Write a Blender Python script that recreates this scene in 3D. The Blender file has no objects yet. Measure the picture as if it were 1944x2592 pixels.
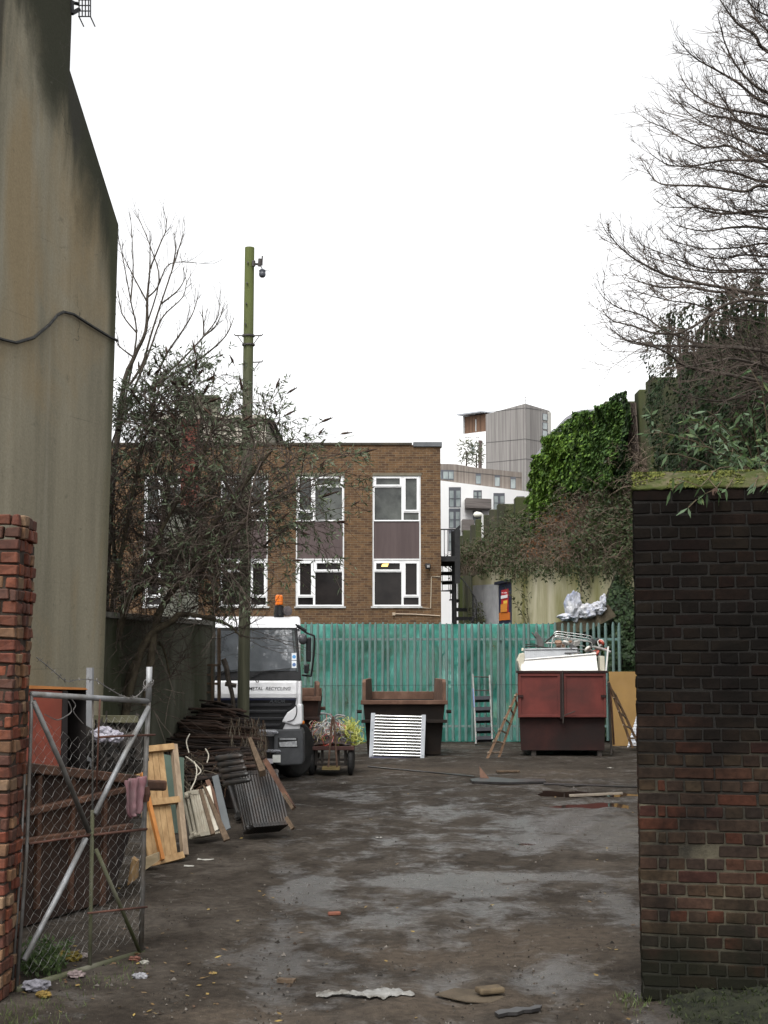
import bpy, bmesh, math, random
import numpy as np
from mathutils import Vector, Matrix, noise
R = math.radians
random.seed(7)
rnd = random.random
def ru(a, b): return a + (b - a) * random.random()
SC = bpy.context.scene
COL = SC.collection

# ------------------------------------------------------------ camera
F, CX, CY, PITCH, EYE = 3518.0, 972.0, 1296.0, R(5.907), 2.0
cd = bpy.data.cameras.new('camera'); cam = bpy.data.objects.new('camera', cd); COL.objects.link(cam)
cam.location = (0, 0, EYE); cam.rotation_euler = (R(90) + PITCH, 0, 0)
cd.sensor_fit = 'VERTICAL'; cd.sensor_height = 24; cd.sensor_width = 24; cd.lens = 24 * F / 2592
cd.clip_start = 0.1; cd.clip_end = 2000
SC.camera = cam

# ------------------------------------------------------------ sky, sun, exposure
w = bpy.data.worlds.new('World'); SC.world = w; w.use_nodes = True
nt = w.node_tree; nt.nodes.clear()
sky = nt.nodes.new('ShaderNodeTexSky'); sky.sky_type = 'NISHITA'; sky.sun_disc = False
SUN_EL, SUN_AZ = R(56), R(-165)
sky.sun_elevation = SUN_EL; sky.sun_rotation = SUN_AZ
sky.air_density = 1.0; sky.dust_density = 4.0; sky.ozone_density = 1.0
hsv = nt.nodes.new('ShaderNodeHueSaturation'); hsv.inputs['Saturation'].default_value = 0.04
bg = nt.nodes.new('ShaderNodeBackground'); bg.inputs['Strength'].default_value = 0.15
wo = nt.nodes.new('ShaderNodeOutputWorld')
nt.links.new(sky.outputs[0], hsv.inputs['Color']); nt.links.new(hsv.outputs[0], bg.inputs['Color'])
nt.links.new(bg.outputs[0], wo.inputs['Surface'])
sl = bpy.data.lights.new('sun', 'SUN'); sun = bpy.data.objects.new('sun', sl); COL.objects.link(sun)
sl.energy = 0.6; sl.angle = R(25); sl.color = (1.0, 0.97, 0.93)
sd = Vector((math.sin(SUN_AZ) * math.cos(SUN_EL), math.cos(SUN_AZ) * math.cos(SUN_EL), math.sin(SUN_EL)))
sun.rotation_euler = sd.to_track_quat('Z', 'Y').to_euler(); sun.location = (0, 0, 60)
vs = SC.view_settings; vs.view_transform = 'Standard'; vs.look = 'None'; vs.gamma = 1; vs.exposure = 1.25
SC.render.film_transparent = False
try:
    SC.cycles.max_bounces = 6; SC.cycles.transparent_max_bounces = 16
except Exception: pass

# ------------------------------------------------------------ photo pixel -> ray helpers (used to find where things stand)
def ray(px, py):
    a = (px - CX) / F; b = -(py - CY) / F
    return Vector((a, math.cos(PITCH) - b * math.sin(PITCH), math.sin(PITCH) + b * math.cos(PITCH)))
def P(px, py, Y):
    d = ray(px, py); return Vector((0, 0, EYE)) + d * (Y / d.y)
def G(px, py, z=0.0):
    d = ray(px, py); return Vector((0, 0, EYE)) + d * ((z - EYE) / d.z)
class Pl:
    'a plane in the world; pt() is where the sight line through a photo pixel meets it'
    def __init__(s, a, b, c):
        s.o = Vector(a); s.n = (Vector(b) - Vector(a)).cross(Vector(c) - Vector(a)).normalized()
        if s.n.dot(Vector((0, 0, EYE)) - s.o) < 0: s.n = -s.n
    def pt(s, px, py, off=0.0):
        d = ray(px, py); e = Vector((0, 0, EYE)); t = (s.o - e).dot(s.n) / d.dot(s.n)
        return e + d * t + s.n * off
    def pts(s, l, off=0.0): return [s.pt(x, y, off) for x, y in l]
def vplane(x0, Y0, x1, Y1, py=1660):
    a = P(x0, py, Y0); b = P(x1, py, Y1); return Pl(a, b, a + Vector((0, 0, 1)))
def fplane(Y): return Pl((0, Y, 0), (1, Y, 0), (0, Y, 1))

# ------------------------------------------------------------ mesh builder
MW = {}
def _link(o, parent):
    COL.objects.link(o)
    if parent is not None: o.parent = parent
class MB:
    def __init__(s): s.v = []; s.f = []
    def add(s, vs, fs):
        n = len(s.v); s.v.extend(Vector(v) for v in vs); s.f.extend(tuple(i + n for i in f) for f in fs)
    def box(s, c, size, rot=None):
        c = Vector(c); h = Vector(size) / 2; vs = []
        for x in (-1, 1):
            for y in (-1, 1):
                for z in (-1, 1):
                    p = Vector((x * h.x, y * h.y, z * h.z))
                    vs.append(c + (rot @ p if rot is not None else p))
        s.add(vs, [(0, 1, 3, 2), (4, 6, 7, 5), (0, 4, 5, 1), (2, 3, 7, 6), (0, 2, 6, 4), (1, 5, 7, 3)])
        return s
    def bb(s, a, b):
        a = Vector(a); b = Vector(b); return s.box((a + b) / 2, [abs(b[i] - a[i]) for i in range(3)])
    def bar(s, p0, p1, w, t, n):
        'rectangular bar from p0 to p1, w wide, t thick along n'
        p0 = Vector(p0); p1 = Vector(p1); d = (p1 - p0).normalized(); n = Vector(n)
        sd = d.cross(n).normalized() * (w / 2); n = sd.cross(d).normalized() * (t / 2)
        vs = [p + a * sd + b * n for p in (p0, p1) for a in (-1, 1) for b in (-1, 1)]
        s.add(vs, [(0, 1, 3, 2), (4, 6, 7, 5), (0, 4, 5, 1), (2, 3, 7, 6), (0, 2, 6, 4), (1, 5, 7, 3)]); return s
    def prism(s, pts, d):
        n = len(pts); d = Vector(d); pts = [Vector(p) for p in pts]
        s.add(pts + [p + d for p in pts], [tuple(range(n)), tuple(range(2 * n - 1, n - 1, -1))] +
              [(i, (i + 1) % n, (i + 1) % n + n, i + n) for i in range(n)]); return s
    def pan(s, pl, px, thick, off=0.0):
        'panel whose front outline is seen at these pixels, off metres in front of the plane, thick metres deep'
        return s.prism(pl.pts(px, off), -pl.n * thick)
    def rect(s, pl, x0, y0, x1, y1, thick, off=0.0):
        return s.pan(pl, [(x0, y0), (x1, y0), (x1, y1), (x0, y1)], thick, off)
    def tube(s, pts, r, n=6, cap=True):
        pts = [Vector(p) for p in pts]; m = len(pts)
        if m < 2: return s
        rs = r if isinstance(r, (list, tuple)) else [r] * m
        vs = []; u = None
        for i, p in enumerate(pts):
            d = (pts[min(i + 1, m - 1)] - pts[max(i - 1, 0)])
            if d.length < 1e-9: d = Vector((0, 0, 1))
            d.normalize()
            if u is None: u = d.orthogonal().normalized()
            else:
                u = u - d * u.dot(d)
                u = u.normalized() if u.length > 1e-6 else d.orthogonal().normalized()
            v = d.cross(u)
            for k in range(n):
                a = 2 * math.pi * k / n; vs.append(p + (u * math.cos(a) + v * math.sin(a)) * rs[i])
        fs = [(i * n + k, i * n + (k + 1) % n, (i + 1) * n + (k + 1) % n, (i + 1) * n + k) for i in range(m - 1) for k in range(n)]
        if cap: fs += [tuple(range(n - 1, -1, -1)), tuple(range((m - 1) * n, m * n))]
        s.add(vs, fs); return s
    def lathe(s, c, axis, prof, n=20):
        'prof: list of (distance along axis, radius)'
        c = Vector(c); axis = Vector(axis).normalized(); u = axis.orthogonal().normalized(); v = axis.cross(u); vs = []
        for h, r in prof:
            for k in range(n):
                a = 2 * math.pi * k / n; vs.append(c + axis * h + (u * math.cos(a) + v * math.sin(a)) * r)
        m = len(prof)
        fs = [(i * n + k, i * n + (k + 1) % n, (i + 1) * n + (k + 1) % n, (i + 1) * n + k) for i in range(m - 1) for k in range(n)]
        s.add(vs, fs + [tuple(range(n - 1, -1, -1)), tuple(range((m - 1) * n, m * n))]); return s
    def tub(s, b, t, th=0.03):
        'open box lofted from rectangle b to t, each (x0, y0, x1, y1, z)'
        def rc(q, i, z): return [Vector((q[0] + i, q[1] + i, z)), Vector((q[2] - i, q[1] + i, z)), Vector((q[2] - i, q[3] - i, z)), Vector((q[0] + i, q[3] - i, z))]
        o0, o1, i1, i0 = rc(b, 0, b[4]), rc(t, 0, t[4]), rc(t, th, t[4]), rc(b, th, b[4] + th)
        vs = o0 + o1 + i1 + i0; fs = [(3, 2, 1, 0), (12, 13, 14, 15)]
        for r in range(3):
            for k in range(4): fs.append((r * 4 + k, r * 4 + (k + 1) % 4, (r + 1) * 4 + (k + 1) % 4, (r + 1) * 4 + k))
        s.add(vs, fs); return s
    def sheet(s, rows):
        m = len(rows[0]); vs = [p for r in rows for p in r]
        s.add(vs, [(i * m + k, i * m + k + 1, (i + 1) * m + k + 1, (i + 1) * m + k) for i in range(len(rows) - 1) for k in range(m - 1)]); return s
    def build(s, name, mt, parent=None, smooth=False, bevel=0.0, local=False, loc=None, uv=True, norm=True, seg=2):
        me = bpy.data.meshes.new(name)
        if parent is not None:
            M = MW.get(parent.name, Matrix())
            if not local:
                Mi = M.inverted(); vs = [Mi @ v for v in s.v]
            else: vs = s.v
        else:
            a = np.array([tuple(v) for v in s.v])
            if loc is None: loc = Vector(((a[:, 0].min() + a[:, 0].max()) / 2, (a[:, 1].min() + a[:, 1].max()) / 2, a[:, 2].min()))
            loc = Vector(loc); vs = [v - loc for v in s.v]; M = Matrix.Translation(loc)
        me.from_pydata([tuple(v) for v in vs], [], s.f)
        if norm and len(s.f) < 30000:
            b = bmesh.new(); b.from_mesh(me); bmesh.ops.recalc_face_normals(b, faces=b.faces); b.to_mesh(me); b.free()
        if uv: boxuv(me)
        if smooth: me.shade_smooth()
        if mt is not None: me.materials.append(mt)
        o = bpy.data.objects.new(name, me); _link(o, parent)
        if parent is None: o.location = loc
        MW[o.name] = M
        if bevel:
            bm_ = o.modifiers.new('bevel', 'BEVEL'); bm_.width = bevel; bm_.segments = seg; bm_.limit_method = 'ANGLE'
        return o
def boxuv(me):
    n = len(me.loops); ul = me.uv_layers.new(name='uv')
    co = np.empty(len(me.vertices) * 3); me.vertices.foreach_get('co', co); co = co.reshape(-1, 3)
    li = np.empty(n, int); me.loops.foreach_get('vertex_index', li)
    pn = np.empty(len(me.polygons) * 3); me.polygons.foreach_get('normal', pn); pn = pn.reshape(-1, 3)
    lt = np.empty(len(me.polygons), int); me.polygons.foreach_get('loop_total', lt)
    nl = np.repeat(pn, lt, axis=0); c = co[li]
    flat = np.abs(nl[:, 2]) > 0.8
    h = np.hypot(nl[:, 0], nl[:, 1]) + 1e-9
    u = np.where(flat, c[:, 0], (-nl[:, 1] * c[:, 0] + nl[:, 0] * c[:, 1]) / h)
    v = np.where(flat, c[:, 1], c[:, 2])
    ul.data.foreach_set('uv', np.stack([u, v], 1).ravel())
def tag(o, label=None, cat=None, group=None, kind=None):
    if label: o['label'] = label
    if cat: o['category'] = cat
    if group: o['group'] = group
    if kind: o['kind'] = kind
    return o
def thing(name, label, cat, loc, rz=0.0, group=None, rot=None):
    o = bpy.data.objects.new(name, None); COL.objects.link(o); o.empty_display_size = 0.2
    o.location = loc; o.rotation_euler = rot if rot else (0, 0, rz)
    from mathutils import Euler
    MW[o.name] = Matrix.Translation(Vector(loc)) @ Euler(rot if rot else (0, 0, rz)).to_matrix().to_4x4()
    return tag(o, label, cat, group)
def copy_tree(o, parent=None):
    c = o.copy(); COL.objects.link(c)
    if parent is not None: c.parent = parent
    for ch in o.children: copy_tree(ch, c)
    return c
def ev(o, label): o['label'] = label; return o

# ------------------------------------------------------------ materials
def _new(name):
    m = bpy.data.materials.new(name); m.use_nodes = True; nt = m.node_tree; b = nt.nodes['Principled BSDF']; return m, nt, b
def N(nt, t, **k):
    n = nt.nodes.new(t)
    for a, v in k.items():
        if a.startswith('i_'): n.inputs[a[2:].replace('_', ' ')].default_value = v
        else: setattr(n, a, v)
    return n
def rgba(c): return (c[0], c[1], c[2], 1.0)
def ramp(nt, src, stops, interp='LINEAR'):
    r = nt.nodes.new('ShaderNodeValToRGB'); r.color_ramp.interpolation = interp
    el = r.color_ramp.elements
    while len(el) < len(stops): el.new(0.5)
    for e, (p, c) in zip(el, stops):
        e.position = p; e.color = rgba(c) if hasattr(c, '__len__') else (c, c, c, 1)
    nt.links.new(src, r.inputs[0]); return r.outputs[0]
def noisetex(nt, scale, detail=6, stretch=(1, 1, 1), coord='Object', rough=.6, dist=0.0):
    tc = nt.nodes.new('ShaderNodeTexCoord'); mp = nt.nodes.new('ShaderNodeMapping'); mp.inputs['Scale'].default_value = stretch
    nz = nt.nodes.new('ShaderNodeTexNoise'); nz.inputs['Scale'].default_value = scale; nz.inputs['Detail'].default_value = detail
    nz.inputs['Roughness'].default_value = rough; nz.inputs['Distortion'].default_value = dist
    nt.links.new(tc.outputs[coord], mp.inputs[0]); nt.links.new(mp.outputs[0], nz.inputs['Vector']); return nz.outputs['Fac']
def mix(nt, f, a, b, mode='MIX'):
    m = nt.nodes.new('ShaderNodeMix'); m.data_type = 'RGBA'; m.blend_type = mode
    for s, v in ((m.inputs[0], f), (m.inputs[6], a), (m.inputs[7], b)):
        if hasattr(v, 'links'): nt.links.new(v, s)
        elif hasattr(v, '__len__'): s.default_value = rgba(v)
        else: s.default_value = v
    return m.outputs[2]
def bumpit(nt, b, h, strength, dist=0.01):
    bu = nt.nodes.new('ShaderNodeBump'); bu.inputs['Strength'].default_value = strength; bu.inputs['Distance'].default_value = dist
    nt.links.new(h, bu.inputs['Height']); nt.links.new(bu.outputs[0], b.inputs['Normal'])
MATS = {}
def mat(name, c1, c2=None, scale=6, rough=.8, metal=0, bump=0.0, bscale=60, stretch=(1, 1, 1), c3=None, s3=1.5, f3=.5, w3=.15, st3=(1, 1, 1), spec=.22, rvar=0.0, lo=.35, hi=.65):
    if name in MATS: return MATS[name]
    m, nt, b = _new(name); col = None
    if c2 is not None:
        f = noisetex(nt, scale, stretch=stretch); col = ramp(nt, f, [(lo, c1), (hi, c2)])
    if c3 is not None:
        f = noisetex(nt, s3, 8, st3, dist=.4); mk = ramp(nt, f, [(max(0, f3 - w3), 0.0), (min(1, f3 + w3), 1.0)])
        col = mix(nt, mk, col if col else c1, c3)
    if col: nt.links.new(col, b.inputs['Base Color'])
    else: b.inputs['Base Color'].default_value = rgba(c1)
    b.inputs['Roughness'].default_value = rough; b.inputs['Metallic'].default_value = metal; b.inputs['Specular IOR Level'].default_value = spec
    if rvar:
        f = noisetex(nt, scale * .7, stretch=stretch); nt.links.new(ramp(nt, f, [(.3, max(.02, rough - rvar)), (.7, min(1, rough + rvar))]), b.inputs['Roughness'])
    if bump: bumpit(nt, b, noisetex(nt, bscale, stretch=stretch), bump)
    MATS[name] = m; return m
def leafmat(name, cols, rough=.5, trans=.25, spec=.3):
    if name in MATS: return MATS[name]
    m, nt, b = _new(name); g = nt.nodes.new('ShaderNodeNewGeometry')
    c = ramp(nt, g.outputs['Random Per Island'], [(i / max(1, len(cols) - 1), q) for i, q in enumerate(cols)])
    nt.links.new(c, b.inputs['Base Color']); b.inputs['Roughness'].default_value = rough; b.inputs['Specular IOR Level'].default_value = spec
    if trans:
        t = nt.nodes.new('ShaderNodeBsdfTranslucent'); nt.links.new(c, t.inputs[0]); ms = nt.nodes.new('ShaderNodeMixShader'); ms.inputs[0].default_value = trans
        nt.links.new(b.outputs[0], ms.inputs[1]); nt.links.new(t.outputs[0], ms.inputs[2]); nt.links.new(ms.outputs[0], nt.nodes['Material Output'].inputs[0])
    MATS[name] = m; return m
def islandmat(name, cols, scale=25, rough=.85, dirt=None, dscale=2.0, dth=.5, bump=.4, spec=.08, dw=.2, interp='CONSTANT'):
    'one base colour per brick, chosen at random, with a fine mottle and soot patches'
    m, nt, b = _new(name); g = nt.nodes.new('ShaderNodeNewGeometry')
    n = len(cols); c = ramp(nt, g.outputs['Random Per Island'], [(i / n, q) for i, q in enumerate(cols)], interp)
    f = noisetex(nt, scale, 8); c = mix(nt, .75, c, ramp(nt, f, [(.3, (.45, .45, .45)), (.7, (1.35, 1.3, 1.2))]), 'MULTIPLY')
    if dirt is not None:
        f2 = noisetex(nt, dscale, 8, dist=.5); c = mix(nt, ramp(nt, f2, [(dth - dw, 0.0), (dth + dw, .93)]), c, dirt)
    nt.links.new(c, b.inputs['Base Color']); b.inputs['Roughness'].default_value = rough; b.inputs['Specular IOR Level'].default_value = spec
    bumpit(nt, b, f, bump, .006); return m
def flat(name, c, rough=.6, metal=0, spec=.5): return mat(name, c, None, rough=rough, metal=metal, spec=spec)
# ============================================================ GROUND
def hgt(x, y):
    h = 0.012 * noise.noise((x * .9, y * .5, 3.1)) + 0.006 * noise.noise((x * 3.1, y * 2.2, 1.7)) + 0.003 * noise.noise((x * 9, y * 8, 5))
    for cx, cy, rx, ry, d in PUDS:
        q = ((x - cx) / rx) ** 2 + ((y - cy) / ry) ** 2 + .9 * noise.noise((x * 1.7, y * 1.1, 9)) + .4 * noise.noise((x * 5, y * 2.5, 2))
        if q < 1: h -= d * (1 - q)
    return h
PUDS = []
for px, py, wpx, hpx, d in ((1470, 2006, 170, 10, .045), (1480, 2036, 120, 8, .042), (1335, 2133, 45, 5, .034)):
    c = G(px, py); PUDS.append((c.x, c.y, wpx / F * c.y, G(px, py - hpx).y - c.y, d))
WETS = [(1105, 2050, 70, 14, .8), (1420, 2085, 200, 24, .8), (1560, 2120, 90, 30, .6), (1300, 2130, 120, 16, .7), (1085, 2235, 160, 22, 1.0), (1350, 2222, 200, 8, .8), (795, 2250, 80, 34, .9), (940, 2330, 130, 34, .55), (1570, 2290, 42, 55, .7), (1410, 2450, 55, 50, .6), (1330, 2500, 40, 26, .5), (740, 2445, 150, 32, .75), (1500, 2040, 90, 12, .6), (880, 2010, 60, 10, .5), (700, 2380, 120, 30, .4), (1230, 2300, 150, 20, .4),
        (900, 2200, 50, 26, -.9), (1200, 2083, 50, 10, -.7), (1420, 2180, 170, 13, -.8), (1400, 2380, 200, 40, -.45), (1060, 2425, 200, 26, -.6), (500, 2350, 180, 150, -.7), (620, 2120, 110, 60, -.7), (1150, 2550, 500, 30, -.6), (700, 2050, 90, 30, -.4), (1100, 1940, 600, 14, -.4)]
BROWN = [(1400, 2375, 210, 50, 1.0), (1100, 2425, 220, 30, .8), (1250, 2540, 350, 40, .8), (640, 2575, 200, 25, .9), (1050, 1950, 350, 16, .7), (1430, 2180, 160, 14, .5), (600, 2150, 120, 50, .3), (1480, 1960, 150, 12, .5)]
RUTS = [[(1180, 2585), (1330, 2470), (1440, 2380), (1500, 2260), (1520, 2140), (1440, 2050), (1300, 1985)], [(760, 2585), (840, 2450), (930, 2320), (1080, 2190), (1260, 2090), (1400, 2010)], [(1050, 2590), (1000, 2400), (950, 2250), (900, 2120), (860, 2030)]]
def crv_np(c):
    out = []; c = [np.array((p.x, p.y)) for p in c]; q = [c[0]] + c + [c[-1]]
    for i in range(1, len(q) - 2):
        for j in range(5):
            t = j / 5; a, b, d, e = q[i - 1], q[i], q[i + 1], q[i + 2]
            out.append(.5 * (2 * b + (d - a) * t + (2 * a - 5 * b + 4 * d - e) * t * t + (3 * b - a - 3 * d + e) * t ** 3))
    return out + [c[-1]]
def blobs(X, Y, L):
    s = np.zeros_like(X)
    for px, py, rx, ry, w_ in L:
        c = G(px, py); a = rx / F * c.y; b_ = (G(px, py - ry).y - G(px, py + ry).y) / 2
        s += w_ * np.exp(-(((X - c.x) / a) ** 2 + ((Y - c.y) / b_) ** 2) * .8)
    return s
def ground_material():
    m, nt, b = _new('wet_yard_mud')
    def nz(s, st=(1, 1, 1), d=8, dist=.3): return noisetex(nt, s, d, st, dist=dist)
    at = lambda n: N(nt, 'ShaderNodeAttribute', attribute_name=n).outputs['Fac']
    def madd(a, k, c):
        q = N(nt, 'ShaderNodeMath', operation='MULTIPLY_ADD'); nt.links.new(a, q.inputs[0]); q.inputs[1].default_value = k
        if hasattr(c, 'links'): nt.links.new(c, q.inputs[2])
        else: q.inputs[2].default_value = c
        return q.outputs[0]
    base = ramp(nt, nz(.9), [(.32, (.025, .0205, .0163)), (.5, (.043, .0362, .0295)), (.7, (.064, .0555, .0470))])
    base = mix(nt, ramp(nt, nz(3.2, (1, .7, 1)), [(.46, 0.0), (.64, .8)]), base, (.022, .0178, .0142))
    br = madd(nz(1.6, (1, .6, 1)), 1.3, madd(at('brown'), .75, -.72))
    base = mix(nt, ramp(nt, br, [(.10, 0.0), (.55, .85)]), base, (.063, .0505, .039))
    base = mix(nt, .75, base, ramp(nt, nz(13), [(.3, (.5, .5, .5)), (.7, (1.45, 1.42, 1.38))]), 'MULTIPLY')
    base = mix(nt, ramp(nt, nz(48), [(.66, 0.0), (.74, .5)]), base, (.075, .066, .054))
    base = mix(nt, ramp(nt, nz(26), [(.64, 0.0), (.72, .7)]), base, (.006, .005, .004))
    # wet film left in the hollows and wheel tracks
    wa = madd(nz(2.0, (1, .8, 1), 10, .35), 1.7, madd(at('wet'), .62, -.80)); wa = madd(nz(7, (1, .9, 1), 10), 1.0, madd(wa, 1.0, -.55)); wa = madd(nz(30), .5, madd(wa, 1.0, -.25))
    wet = ramp(nt, wa, [(-.02, 0.0), (.42, 1.0)])
    nt.links.new(mix(nt, wet, base, mix(nt, .4, base, (.021, .0185, .016))), b.inputs['Base Color'])
    rr = N(nt, 'ShaderNodeMapRange'); nt.links.new(wet, rr.inputs[0]); rr.inputs[3].default_value = .9; rr.inputs[4].default_value = .30
    rs = N(nt, 'ShaderNodeClamp'); nt.links.new(madd(nz(15), .30, madd(rr.outputs[0], 1.0, -.15)), rs.inputs[0]); rs.inputs[1].default_value = .1
    nt.links.new(rs.outputs[0], b.inputs['Roughness'])
    sp = N(nt, 'ShaderNodeMapRange'); nt.links.new(wet, sp.inputs[0]); sp.inputs[3].default_value = .07; sp.inputs[4].default_value = .85; nt.links.new(sp.outputs[0], b.inputs['Specular IOR Level'])
    h = mix(nt, .4, nz(9), nz(38)); h = mix(nt, .25, h, nz(120))
    bu = N(nt, 'ShaderNodeBump'); bu.inputs['Distance'].default_value = .035; nt.links.new(h, bu.inputs['Height'])
    st = N(nt, 'ShaderNodeMapRange'); nt.links.new(wet, st.inputs[0]); st.inputs[3].default_value = 1.0; st.inputs[4].default_value = .42
    nt.links.new(st.outputs[0], bu.inputs['Strength']); nt.links.new(bu.outputs[0], b.inputs['Normal'])
    return m
def build_ground():
    xs = [-400, -150, -60, -25, -12] + [-6 + i * .06 for i in range(int(13 / .06))] + [9, 14, 30, 80, 200, 400]
    ys = [-60, -20, -5, 1] + [3 + i * .1 for i in range(int(4 / .1))] + [7 + i * .065 for i in range(int(9 / .065))] + [16 + i * .12 for i in range(int(18 / .12))] + [35, 38, 45, 60, 100, 200, 500, 900]
    mb = MB(); mb.sheet([[Vector((x, y, hgt(x, y) if -6 <= x <= 7 and 3 <= y <= 34.5 else 0)) for x in xs] for y in ys])
    # ruts pressed into the mud by lorry wheels
    va = np.array([tuple(v) for v in mb.v]); X, Y = va[:, 0], va[:, 1]; rut = np.full(len(X), 9.0)
    for l in RUTS:
        c = [G(x, y) for x, y in l]
        c = crv_np(c)
        for off in (-.82, .82):
            q = []
            for i in range(len(c)):
                d = c[min(i + 1, len(c) - 1)] - c[max(i - 1, 0)]; n_ = np.array([d[1], -d[0]]) / (np.hypot(*d) + 1e-9); q.append(c[i] + n_ * (off + .05 * math.sin(i * 1.3)))
            for a, b_ in zip(q, q[1:]):
                ab = b_ - a; t_ = np.clip(((X - a[0]) * ab[0] + (Y - a[1]) * ab[1]) / (ab @ ab + 1e-9), 0, 1); rut = np.minimum(rut, np.hypot(X - a[0] - t_ * ab[0], Y - a[1] - t_ * ab[1]))
    dz = -.016 * np.exp(-(rut / .11) ** 2) + .011 * np.exp(-((rut - .22) / .07) ** 2)
    dz *= np.array([.45 + .9 * abs(noise.noise((x * .9, y * .35, 5))) if r_ < 1 else 0 for x, y, r_ in zip(X, Y, rut)])
    for v, d in zip(mb.v, dz): v.z += d
    g = tag(mb.build('ground', ground_material(), smooth=True, loc=(0, 0, 0), norm=False), kind='structure')
    near = (Y > 3) & (Y < 40) & (np.abs(X) < 10)
    for nm, L in (('wet', WETS), ('brown', BROWN)):
        a = g.data.attributes.new(nm, 'FLOAT', 'POINT'); a.data.foreach_set('value', np.where(near, blobs(X, Y, L) + (.4 * np.exp(-(rut / .13) ** 2) * (Y < 16) if nm == 'wet' else 0), 0).astype(np.float32))
    wm, nt, b = _new('puddle_water'); b.inputs['Base Color'].default_value = (.018, .012, .009, 1); b.inputs['Roughness'].default_value = .03
    b.inputs['Specular IOR Level'].default_value = .5
    bumpit(nt, b, noisetex(nt, 6), .02)
    for cx, cy, rx, ry, d in PUDS:
        mb = MB(); mb.sheet([[Vector((cx - 1.6 * rx, cy + j * 1.6 * ry, -.021)), Vector((cx + 1.6 * rx, cy + j * 1.6 * ry, -.021))] for j in (-1, 1)])
        tag(mb.build('puddle', wm, norm=False), kind='structure')
build_ground()

# ============================================================ NEAR BRICK PILLARS
def bricks(mb, o, u, n, W, H, c=.075, dep=.06, first=0, skip=None, jit=.004, lens=(.225, .110), vj=.003):
    'courses of single bricks on a face: o lower left corner, u along, n outwards'
    o, u, n = Vector(o), Vector(u), Vector(n); k = 0; z = 0.0
    while z < H - .01:
        L = lens[(k + first) % 2]; x = 0.0; i = 0
        if (k + first) % 2 == 1 and W > .3:
            seq = [.110, .055]
        else: seq = []
        while x < W - .012:
            l = seq[i] if i < len(seq) else L * ru(.93, 1.06)
            l = min(l, W - x)
            if W - x - l < .04: l = W - x
            if l > .03 and not (skip and skip(x, z)):
                out = ru(-1, 1) * jit 
                a = o + u * (x + .005) + Vector((0, 0, z + .005 + ru(-.002, .002))); uu = u * (l - .010); zz = Vector((0, 0, c - .011))
                def j(): return Vector((ru(-1, 1), ru(-1, 1), ru(-1, 1))) * vj
                fr = [a + n * out + j(), a + uu + n * out + j(), a + uu + zz + n * out + j(), a + zz + n * out + j()]
                mb.prism(fr, -n * dep)
            x += l; i += 1
        z += c; k += 1
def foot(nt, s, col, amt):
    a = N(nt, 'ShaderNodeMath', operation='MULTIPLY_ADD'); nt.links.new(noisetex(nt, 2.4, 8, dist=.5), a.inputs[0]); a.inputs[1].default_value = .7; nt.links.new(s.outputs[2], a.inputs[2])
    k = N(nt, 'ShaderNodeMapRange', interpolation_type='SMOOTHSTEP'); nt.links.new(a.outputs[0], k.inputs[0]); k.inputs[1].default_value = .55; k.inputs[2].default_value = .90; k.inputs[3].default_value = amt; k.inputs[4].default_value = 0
    return mix(nt, k.outputs[0], col, (.0075, .0080, .0055))
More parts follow.
